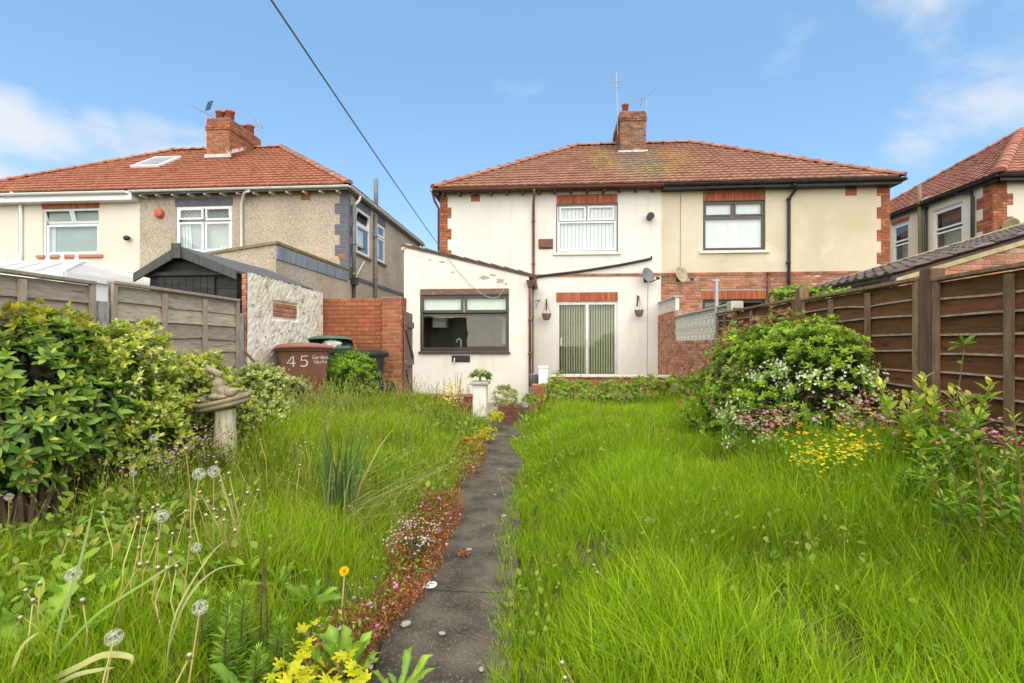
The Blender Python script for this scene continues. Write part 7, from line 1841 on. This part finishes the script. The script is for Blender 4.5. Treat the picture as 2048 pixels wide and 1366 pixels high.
mound('stonecrop', 'yellow stonecrop cushion between the white pillar and the orange stonecrop', 972, 868, 6.9, .14, [(.6, .56, .02), (.5, .5, .03)], 700)
mound('stonecrop', 'orange stonecrop cushion spreading onto the path', 945, 890, 6.2, .17, [(.58, .26, .03), (.5, .34, .04), (.4, .15, .04)], 900)
mound('succulent', 'grey-green fleshy rosette beside the path', 925, 915, 5.9, .1, [(.25, .33, .12), (.2, .27, .1)], 400)
mound('moss_cushion', 'small green moss cushion among the red stonecrop', 835, 1098, 3.15, .07, [(.07, .13, .02), (.05, .1, .02)], 700, size=.014)
mound('stonecrop', 'tiny orange stonecrop tuft in the middle of the path', 928, 1112, 3.2, .035, [(.4, .2, .06), (.3, .1, .05)], 240, size=.016)
mound('bushy_plant', 'pale variegated plant against the foot of the extension', 1010, 775, 11.4, .3, [(.4, .44, .16), (.3, .38, .1), (.48, .46, .2)], 500, LEAF_MED, .09)
mound('bushy_plant', 'small lime plant in front of the brick pier at the end of the path', 1060, 800, 9.7, .16, [(.3, .4, .05), (.2, .32, .04)], 400, LEAF_MED, .05)
c = P(960, 752, 8.45); t = thing('pot_plant', 'leafy green plant growing on top of the white pillar', 'plant', (c.x, 8.45, pz + .045)); B_ = [((c.x, 8.45, c.z - .02), (.16, .14, .1))]; Ps, Ns = shell(B_, 34, .2, 5, -.1); V, Fc, T_ = join(whorls(Ps, Ns, 5, LEAF_MED, .095, 1.1, [(.15, .26, .05), (.22, .34, .07), (.32, .4, .13)])); mesh_np('foliage', V, Fc, T_, M_leaf, t)
MB().tube([(c.x, 8.45, pz + .04), (c.x, 8.45, c.z)], .02, 6).build('stem', M_gstem, t)
wf = stem_plant('wallflower', 'pale yellow wallflower in front of the low red wall', 'plant', (P(905, 800, 8.2).x, 8.2, .2), rs(9, .16, .35, .72, .06, 5), LEAF_NARROW, .07, 16, [(.14, .22, .05), (.1, .16, .04)]); c = P(905, 793, 8.2); Pf = np.array(c) + rng.normal(0, 1, (60, 3)) * np.array([.1, .08, .13]); mesh_np('blossom', *join(flowers(Pf, np.tile([0, -1, .6], (60, 1)), 2, 4, .025, [(.75, .58, .12), (.78, .66, .25)])), M_petal, wf)
for i, (px, Y, h, lbl) in enumerate(((868, 8.3, .75, 'tall dark seed spike in front of the extension left of the wallflower'), (915, 8.75, .85, 'dark seed spike rising behind the wallflower'), (938, 8.7, .7, 'leafy spike between the wallflower and the white pillar'), (826, 8.9, .75, 'green leafy spike at the foot of the gate'), (880, 8.25, .55, 'short reddish weed in front of the low red wall'))):
    c = P(px, 800, Y); stem_plant('weed', lbl, 'weed', (c.x, Y, .15), rs(3, .06, h * .75, h, .03, i), LEAF_NARROW, .05, 26, [(.12, .15, .05), (.16, .2, .06), (.17, .1, .06)], seed=i, spread=.8)
# twiggy weeds scattered over the far end of the left lawn
for i in range(12):
    px = (640, 700, 760, 800, 850, 600, 560, 890, 930, 735, 815, 670)[i]; Y = (5.6, 5.0, 6.2, 7.3, 6.0, 4.6, 6.0, 7.0, 7.9, 7.2, 5.1, 6.6)[i]; c = P(px, 850, Y)
    stem_plant('weed', 'brownish dock weed standing in the long grass of the left lawn', 'weed', (c.x, Y, float(gz(c.x, Y))), rs(3, .06, .35, .6, .05, 40 + i), LEAF_NARROW, .05, 14, [(.2, .15, .06), (.17, .2, .05), (.12, .19, .03)], seed=i, spread=.7, group='dock weeds on the left lawn')

# ------------------------------------------------------------------ clump of sword leaves left of the path
ir = thing('sword_leaf_clump', 'clump of upright blue-green sword leaves left of the path', 'plant', (P(680, 1040, 3.5).x, 3.5, .1)); ib = Vector((P(680, 1040, 3.5).x, 3.5, .08)); rr = random.Random(12)
for i in range(64):
    h = rr.uniform(.45, .84); a = rr.uniform(0, 6.28); pos = np.array([[ib.x + rr.uniform(-.09, .09), ib.y + rr.uniform(-.07, .07), ib.z]]); bent = rr.random() < .2
    V, Fc, T_ = blades(pos, np.array([h]), np.array([rr.uniform(.013, .024)]), np.array([a]), np.array([rr.uniform(.02, .16)]), np.array([rr.uniform(.4, 1.0) if bent else rr.uniform(0, .12)]), pal(1, [(.085, .17, .05), (.11, .21, .055), (.07, .14, .045)] if not (bent and rr.random() < .5) else [(.38, .33, .14)], None, .1)); mesh_np('leaf', V, Fc, T_, M_leaf, ir)
# straw-coloured old leaves arching away from it
V, Fc, T_ = blades(np.tile(np.array(ib), (46, 1)) + rng.normal(0, .1, (46, 3)) * [1, 1, 0], rng.uniform(.45, .85, 46), np.full(46, .006), rng.uniform(-1.2, 1.0, 46), rng.uniform(.3, .7, 46), rng.uniform(.5, 1.3, 46), pal(46, [(.4, .38, .14), (.3, .34, .09), (.45, .38, .2)])); mesh_np('withered_leaves', V, Fc, T_, M_grass, ir)
# ------------------------------------------------------------------ broad leaves, yellow feathery leaves and spikes near the camera
def toothed(w=.3, teeth=5, rr=None):
    rj = (lambda q: rr.uniform(-q, q)) if rr else (lambda q: 0.0); cb = rj(.25)
    V = [(0, 0, 0)]; L, R_, Mi = [], [], []
    n = teeth * 2
    for i in range(1, n + 1):
        y = i / (n + 1); env = (.25 + .75 * math.sin(math.pi * min(1, y * .8 + .05)) ** .8) * w / 2 * (1.25 if y > .6 else .95); x = env * (1.0 if i % 2 else .78); z = -.25 * y * y + .02 * math.sin(y * 9); o_ = cb * y * y * .5; x1 = x * (1 + rj(.2)); x2 = x * (1 + rj(.2))
        Mi.append(len(V)); V.append((o_, y, z)); L.append(len(V)); V.append((o_ - x1, y + (.03 if i % 2 else -.02), z + .045 + rj(.03))); R_.append(len(V)); V.append((o_ + x2, y + (.03 if i % 2 else -.02), z + .045 + rj(.03)))
    V.append((0, 1, -.25)); tip = len(V) - 1; Fq = [(0, Mi[0], L[0]), (0, R_[0], Mi[0])]
    for i in range(n - 1): Fq += [(Mi[i], Mi[i + 1], L[i + 1]), (Mi[i], L[i + 1], L[i]), (Mi[i], R_[i], R_[i + 1]), (Mi[i], R_[i + 1], Mi[i + 1])]
    Fq += [(Mi[-1], tip, L[-1]), (Mi[-1], R_[-1], tip)]; return np.array(V, float), np.array(Fq)
TOOTH = toothed()
def rosette(label, px, py, z, n, size, cols, el=(.5, 1.1), seed=0, wsc=1.0, flat=False):
    c = G(px, py, z); gb = float(gz(c.x, c.y)); rr = random.Random(seed); t = thing('broad_leaf_weed', label, 'weed', (c.x, c.y, gb)); 
    for i in range(n):
        a = 6.283 * i / n + rr.uniform(-.3, .3); e = rr.uniform(*el); d = np.array([[math.cos(a) * math.sin(e), math.sin(a) * math.sin(e), math.cos(e)]]); s = size * rr.uniform(.6, 1.15); T_l = toothed(.3 * rr.uniform(.75, 1.2), 6, rr)
        v, f = scatter(T_l, np.array([[c.x, c.y, gb + .03]]), d, np.array([[0, 0, 1.0]]) + .3 * rdir(1), s, wsc); tn = np.repeat(pal(1, cols, None, .14), len(T_l[0]), 0) * rng.uniform(.85, 1.15, (len(T_l[0]), 1)); k_ = (len(T_l[0]) - 2) // 3; tn[0] = tn[0] * 1.5; tn[1:-1:3] = tn[1:-1:3] * np.array([1.8, 1.45, 3.0]); mesh_np('leaf', v, f, np.clip(tn, 0, .8), M_leaf, t, smooth=True)
    return t
BL = [(.17, .33, .025), (.22, .39, .03), (.13, .27, .025)]
rosette('broad-leaved dandelion plant at the bottom edge left of the path', 690, 1330, .1, 26, .2, BL, (.2, 1.15), 3, .8)
rosette('toothed dandelion leaves lapping onto the path at the bottom edge', 800, 1390, .05, 14, .19, BL, (.5, 1.3), 4, .7)
rosette('broad green leaves at the bottom edge below the feathery spikes', 490, 1400, .1, 15, .18, BL, (.4, 1.1), 5, .8)
rosette('dandelion leaves among the tall seed stalks', 440, 1120, .12, 9, .24, BL, (.4, 1.0), 6, 1.0); rosette('low dandelion leaves left of the seed stalks', 300, 1130, .12, 9, .26, BL, (.5, 1.1), 7); rosette('dandelion leaves in the bottom left corner', 60, 1330, .12, 9, .28, BL, (.5, 1.15), 8); rosette('small dandelion plant among the right-hand grass at the bottom edge', 1540, 1345, .2, 8, .16, BL, (.5, 1.1), 9)
for k, (px, py, z, nn, sz, lb) in enumerate(((170, 1290, .12, 10, .2, 'dandelion leaves right of the yellow-edged leaf in the left corner'), (250, 1220, .12, 10, .2, 'dandelion leaves under the long leaning blade'), (380, 1240, .12, 11, .2, 'dandelion leaves below the ragged clock by the feathery spikes'), (560, 1180, .12, 9, .17, 'dandelion leaves behind the feathery spikes'), (520, 1080, .12, 9, .2, 'upright dandelion leaves right of the dense stand of stalks'), (150, 1130, .12, 9, .2, 'dandelion leaves behind the long upright blade'), (620, 1200, .12, 9, .16, 'dandelion leaves below the open yellow flower'))):
    rosette(lb, px, py, z, nn, sz, BL, (.3, 1.1), 30 + k, .75)
# feathery yellow leaves
fv = G(635, 1330, .2); yl = thing('yellow_leaf_plant', 'bright yellow feathery-leaved plant at the bottom edge', 'plant', (fv.x, fv.y, .08)); rr = random.Random(8)
def lobed():
    V, Fq = [], []
    for (a, L, w) in ((0, 1, .2), (.55, .8, .18), (-.55, .8, .18), (1.1, .58, .16), (-1.1, .58, .16)):
        b = len(V); s, c = math.sin(a), math.cos(a)
        for x, y in ((0, 0), (-w, L * .5), (-w * .35, L * .62), (-w * .6, L * .8), (0, L), (w * .6, L * .8), (w * .35, L * .62), (w, L * .5)): V.append((x * c + y * s, y * c - x * s, -.12 * y * y))
        Fq += [(b, b + 2, b + 1), (b, b + 4, b + 2), (b + 2, b + 4, b + 3), (b, b + 6, b + 4), (b + 4, b + 6, b + 5), (b, b + 7, b + 6)]
    return np.array(V, float), np.array(Fq)
LOBE = lobed()
for (px, py, z) in ((615, 1255, .22), (605, 1290, .22), (620, 1315, .24), (575, 1325, .24), (640, 1335, .25), (590, 1350, .24), (555, 1345, .22), (690, 1320, .24), (715, 1345, .25), (660, 1360, .26), (610, 1365, .26), (725, 1365, .24), (545, 1370, .2), (690, 1380, .25), (640, 1385, .25), (580, 1385, .24)):
    c = G(px, py, z); m_ = 4; v, f = scatter(LOBE, np.array([[c.x, c.y, c.z]]) + rng.normal(0, .014, (m_, 3)), np.stack([rng.uniform(-.9, .9, m_), rng.uniform(-.9, .3, m_), rng.uniform(.1, .6, m_)], 1), np.stack([rng.uniform(-.4, .4, m_), rng.uniform(-.6, 0, m_), np.ones(m_)], 1), rng.uniform(.035, .06, m_)); yt = np.repeat(pal(m_, [(.66, .62, .02), (.58, .58, .02), (.72, .64, .03)], None, .08), len(LOBE[0]), 0) * rng.uniform(.8, 1.1, (m_ * len(LOBE[0]), 1)); yt[::8] *= np.array([.75, .95, 1.2]); mesh_np('leaf', v, f, yt, M_leaf, yl)
    MB().tube([(c.x, c.y, c.z), (c.x * .6 + fv.x * .4, c.y * .6 + fv.y * .4, c.z * .5), (fv.x, fv.y, .05)], .0025, 4).build('stalk', M_gstem, yl)
# feathery upright spikes
SP = [(.24, .40, .045), (.3, .46, .05), (.18, .31, .04)]
for i, (px, py, h, lbl) in enumerate(((447, 1366, .30, 'bright feathery green spike at the bottom edge'), (520, 1300, .42, 'dark-stemmed bare spike beside the feathery spikes'), (480, 1330, .3, 'feathery spike with brown stem behind the bright one'), (505, 1390, .2, 'short feathery spike beside the broad leaves'), (400, 1330, .24, 'short feathery spike under the fallen pale leaves'), (550, 1340, .22, 'small feathery spike left of the yellow leaves'))):
    c = G(px, py, .1); gb = float(gz(c.x, c.y)); hh = h * 1.25
    stem_plant('feathery_spike', lbl, 'weed', (c.x, c.y, gb), [(0, 0, hh, .02, 0), (.02, .03, hh * .7, -.03, .02)], LEAF_NARROW, .06 if i != 1 else .022, 130, SP if i != 1 else [(.16, .13, .06), (.2, .2, .06)], stemmat=pm('dark_stem', (.1, .055, .035), (.15, .1, .05), .8, 9), spread=1.15, seed=i, thick=.004)
# ------------------------------------------------------------------ dandelion clocks, spent heads, one flower
def puff_mesh():
    parts = []; n = 140; d = rdir(n); r = .031; p0 = d * .006; v, f = scatter((np.array([(-.006, 0, 0), (.006, 0, 0), (0, 1, 0)]), np.array([(0, 1, 2)])), p0, d, rdir(n), np.full(n, r - .004)); parts.append((v, f, np.tile([.9, .86, .74], (len(v), 1))))
    for k in range(5):
        a = 1.2566 * k; ref = unit(np.cross(d, np.array([[.3, .5, .8]]))); bi = np.cross(d, ref); dd = ref * math.cos(a) + bi * math.sin(a) + d * .45; v, f = scatter((np.array([(-.05, 0, 0), (.05, 0, 0), (0, 1, 0)]), np.array([(0, 1, 2)])), d * (r - .004), dd, d, np.full(n, .0095)); parts.append((v, f, np.tile([.95, .93, .84], (len(v), 1))))
    b = MB().ball((0, 0, 0), .0085, 8, 6); V0 = np.array([tuple(q) for q in b.v]); F0 = []
    for q in b.f:
        for j in range(1, len(q) - 1): F0.append((q[0], q[j], q[j + 1]))
    parts.append((V0, np.array(F0), np.tile([.2, .14, .08], (len(V0), 1)))); o = mesh_np('seed_head', *join(parts), foliage('seed_down', .9, .6, .0)); me = o.data; bpy.data.objects.remove(o); return me
PUFF = puff_mesh()
def head_mesh():
    b = MB().lathe([(.002, -.012), (.006, -.01), (.008, -.002), (.0085, .003), (.006, .0065), (.001, .008)], (0, 0, 0), 9); V0 = np.array([tuple(q) for q in b.v]); F0 = []
    for q in b.f:
        for j in range(1, len(q) - 1): F0.append((q[0], q[j], q[j + 1]))
    t = np.where(V0[:, 2:3] > .002, np.array([[.62, .56, .42]]), np.array([[.28, .21, .09]])); n = 9; a = np.linspace(0, 6.28, n, False); d = np.stack([np.cos(a), np.sin(a), np.full(n, -.6)], 1); v, f = scatter(PETAL, np.tile([0, 0, -.008], (n, 1)), d, np.tile([0, 0, 1.0], (n, 1)), np.full(n, .014)); o = mesh_np('spent_head', *join([(V0, np.array(F0), t), (v, f, np.tile([.15, .13, .05], (len(v), 1)))]), M_petal); me = o.data; bpy.data.objects.remove(o); return me
SPENT = head_mesh()
M_dstem = pm('dandelion_stem', (.46, .46, .13), (.44, .27, .12), .6, 6, stretch=(1, 1, .5), rnd=.15)
def dandelion(px, py, Y, me, name, label, group, base=None, sc=1.0):
    c = P(px, py, Y); r = random.Random(int(px * 7 + py)); bx_, by_ = (c.x + r.gauss(0, .04), c.y + r.gauss(0, .04)) if base is None else (G(*base, .1).x, G(*base, .1).y); gb = float(gz(bx_, by_))
    t = thing(name, label, 'dandelion', (bx_, by_, gb), group=group); b = Vector((bx_, by_, gb - .01)); m = b.lerp(c, .55) + Vector(((b.x - c.x) * .3 + r.gauss(0, .022), r.gauss(0, .02), .02))
    MB().tube([b, m, c - Vector((0, 0, .006))], [.0036, .003, .0024], 6).build('stem', M_dstem, t)
    link('seed_head' if me is PUFF else 'spent_head', me, t, M_petal, Matrix.Translation(c - ORG[t]) @ Matrix.Rotation(r.uniform(0, 6), 4, 'Z') @ Matrix.Rotation(r.uniform(-.3, .3), 4, 'X') @ Matrix.Scale(sc, 4))
DROP = (6, 8, 11)
for i, (px, py, Y, sc) in enumerate(((398, 948, 2.6, 1.1), (428, 943, 2.65, 1.1), (324, 1032, 2.25, 1.0), (147, 1150, 1.85, .95), (308, 876, 3.9, 1.1), (392, 1095, 2.3, .8), (160, 1042, 2.6, .8), (18, 994, 2.9, .8), (70, 984, 2.9, .7), (400, 1215, 1.75, .9), (266, 946, 3.4, .8), (395, 1230, 1.72, .8), (228, 1275, 1.6, .9), (1255, 852, 6.2, .9), (732, 830, 6.2, .8), (1448, 1138, 2.6, .6))):
    if i in DROP: continue
    lb = {0: 'left of the two biggest dandelion clocks on tall stems', 1: 'right of the two biggest dandelion clocks on tall stems', 2: 'full dandelion clock below and left of the two biggest ones', 4: 'dandelion clock standing alone in front of the lime bushes', 3: 'half-blown dandelion clock crossed by the long pale blade', 13: 'lone dandelion clock far back on the right lawn', 14: 'lone dandelion clock far back near the path on the left lawn', 15: 'tiny white seed head in the middle of the right lawn', 5: 'small dandelion clock below the dense stand of spent stalks', 6: 'small dandelion clock just left of the top of the long upright blade', 7: 'dandelion clock nearest the left edge below the evergreen', 8: 'dandelion clock below the evergreen, second from the left edge', 9: 'ragged dandelion clock above the feathery spikes', 10: 'dandelion clock in the shade by the foot of the evergreen', 11: 'ragged dandelion clock touching the one above the feathery spikes', 12: 'dandelion clock over the wide yellowish leaf at the bottom edge'}.get(i, 'small white dandelion clock low in the grass of the left lawn')
    dandelion(px, py, Y, PUFF, 'dandelion_clock', lb, 'dandelion clocks', sc=sc)
sp_pts = [(372, 897, 2.7), (433, 925, 2.65), (458, 946, 2.6), (441, 962, 2.6), (400, 984, 2.5), (416, 1003, 2.5), (428, 1018, 2.45), (460, 990, 2.5), (450, 1020, 2.45), (395, 1000, 2.5), (306, 1015, 2.3), (316, 1010, 2.3), (276, 1035, 2.25), (285, 1023, 2.3), (205, 1025, 2.3), (314, 1078, 2.15), (345, 1067, 2.2), (278, 1095, 2.1), (295, 1125, 2.05), (316, 1135, 2.0), (334, 1135, 2.0), (353, 1132, 2.0), (280, 1128, 2.0), (165, 1200, 1.8), (41, 1235, 1.75), (228, 1272, 1.62), (379, 1310, 1.6), (495, 985, 2.6), (516, 980, 2.6), (490, 1010, 2.5), (448, 1040, 2.4), (470, 1060, 2.4), (412, 1030, 2.4), (434, 1035, 2.4), (372, 1022, 2.5), (380, 1075, 2.3), (66, 1200, 1.8), (80, 1165, 1.9), (52, 1180, 1.85), (138, 1070, 2.3), (340, 1105, 2.1), (1188, 1130, 2.55), (1195, 1145, 2.5), (1124, 1325, 1.75), (1130, 1355, 1.7), (1275, 1118, 2.6), (610, 885, 4.2), (520, 880, 4.2), (600, 930, 3.5)]
for i, (px, py, Y) in enumerate(sp_pts):
    lb = 'spent dandelion head on a bare stem in the right lawn' if px > 1000 else 'spent dandelion head on a bare stem far back on the left lawn' if Y > 3 else 'spent dandelion head in the dense stand of stalks below the two biggest clocks' if 365 <= px < 525 and py < 1100 else 'spent dandelion head in the stand of stalks round the full clock above the long blade' if 200 < px < 365 and py < 1150 else 'spent dandelion head on a bare stem near the bottom left corner'
    gp_ = 'spent dandelions of the right lawn' if px > 1000 else 'spent dandelions far back' if Y > 3 else 'spent dandelions of the left foreground, ' + lb[21:44]
    dandelion(px, py, Y, SPENT, 'spent_dandelion', lb, gp_, base=(470 + (px - 420) * .4, 1150) if 380 < px < 520 and Y < 3 and i < 36 else None, sc=random.uniform(.75, 1.05))
c = P(689, 1143, 2.35); gb = float(gz(c.x, c.y)); t = thing('dandelion', 'single open yellow dandelion flower left of the path', 'dandelion', (c.x, c.y, gb)); MB().tube([(c.x - .02, c.y, gb), (c.x - .01, c.y, (gb + c.z) / 2), c - Vector((0, 0, .01))], .0036, 6).build('stem', M_dstem, t)
parts = []
for k, (m, sp_) in enumerate(((22, 1.35), (18, 1.0), (14, .6), (8, .25))):
    a = np.linspace(0, 6.28, m, False) + k; d = np.stack([np.cos(a) * math.sin(sp_), np.sin(a) * math.sin(sp_), np.full(m, math.cos(sp_))], 1); v, f = scatter(PETAL, np.tile(np.array(c), (m, 1)), d, np.tile([0, 0, 1.0], (m, 1)), np.full(m, .027 - .003 * k), .6); v = (v - np.array(c)) @ np.array(Matrix.Rotation(math.radians(-50), 3, 'X')) + np.array(c) if False else (v - np.array(c)) @ np.array(Matrix.Rotation(math.radians(50), 3, 'X').transposed()) + np.array(c); parts.append((v, f, np.repeat(pal(m, [(.82, .58, .01), (.78, .48, .01)]), 4, 0)))
mesh_np('blossom', *join(parts), M_petal, t); MB().lathe([(.003, -.016), (.008, -.012), (.008, 0)], c, 9).build('calyx', M_gstem, t)
# long pale blades in the bottom left corner
def strap(label, pts, w, cols, droop=None):
    pts = [Vector(p) for p in pts]; n = 14; out = []
    for k in range(n + 1):
        f = k / n * (len(pts) - 1); i = min(int(f), len(pts) - 2); f -= i
        p0, p1, p2, p3 = pts[max(i - 1, 0)], pts[i], pts[i + 1], pts[min(i + 2, len(pts) - 1)]
        out.append(.5 * ((2 * p1) + (p2 - p0) * f + (2 * p0 - 5 * p1 + 4 * p2 - p3) * f * f + (3 * p1 - p0 - 3 * p2 + p3) * f ** 3))
    V, Fq = [], []
    for k, p in enumerate(out):
        t_ = (out[min(k + 1, n)] - out[max(k - 1, 0)]).normalized(); s = t_.cross(Vector((.1, -.8, .6))).normalized(); f = k / n; hw = w / 2 * min(1, (1 - f) * 5 + .05) * (.7 + .3 * math.sin(math.pi * min(1, f + .2))); nn = t_.cross(s) * hw * .35
        V += [p - s * hw + nn, p, p + s * hw + nn]
    for k in range(n):
        a = 3 * k; Fq += [(a, a + 1, a + 4), (a, a + 4, a + 3), (a + 1, a + 2, a + 5), (a + 1, a + 5, a + 4)]
    o = mesh_np('long_leaf', [tuple(v - pts[0]) for v in V], Fq, np.repeat(pal(1, cols, None, .03), len(V), 0), M_leaf, smooth=True); o.location = pts[0]; return tag(o, label, 'leaf', 'long pale leaves in the left foreground')
PALE = [(.32, .42, .14), (.36, .44, .16)]
strap('upright pale grey-green blade rising from the bottom left corner', [G(95, 1350, .12), P(125, 1230, 1.75), P(160, 1120, 1.75), P(187, 1005, 1.75)], .017, PALE)
strap('long green blade leaning right across the dandelion stalks', [G(70, 1366, .12), P(180, 1240, 1.75), P(290, 1165, 1.8), P(375, 1110, 1.9)], .012, [(.26, .38, .09)])
strap('thin pale blade pointing right above the fallen leaves', [G(330, 1320, .14), P(370, 1205, 1.8), P(430, 1140, 1.95), P(495, 1128, 2.1)], .01, [(.42, .42, .18)])
strap('wide yellowish leaf arching over at the bottom edge', [G(70, 1372, .12), P(150, 1335, 1.62), P(205, 1310, 1.62), P(258, 1313, 1.6), P(262, 1330, 1.6)], .022, [(.52, .52, .2)])
strap('second wide yellowish leaf below the arching one at the bottom edge', [G(90, 1385, .12), P(150, 1350, 1.6), P(230, 1335, 1.62)], .016, [(.46, .48, .2)])
strap('yellow-edged leaf curving up from the left corner', [G(12, 1372, .12), P(22, 1340, 1.65), P(45, 1290, 1.7), P(78, 1264, 1.72)], .016, [(.5, .52, .16)])
strap('thin steep green blade crossing the long leaning blade', [G(330, 1366, .12), P(350, 1230, 1.75), P(420, 1110, 1.95), P(455, 1080, 2.05)], .007, [(.4, .43, .15)])
# ------------------------------------------------------------------ place the queued bricks
place_bricks()
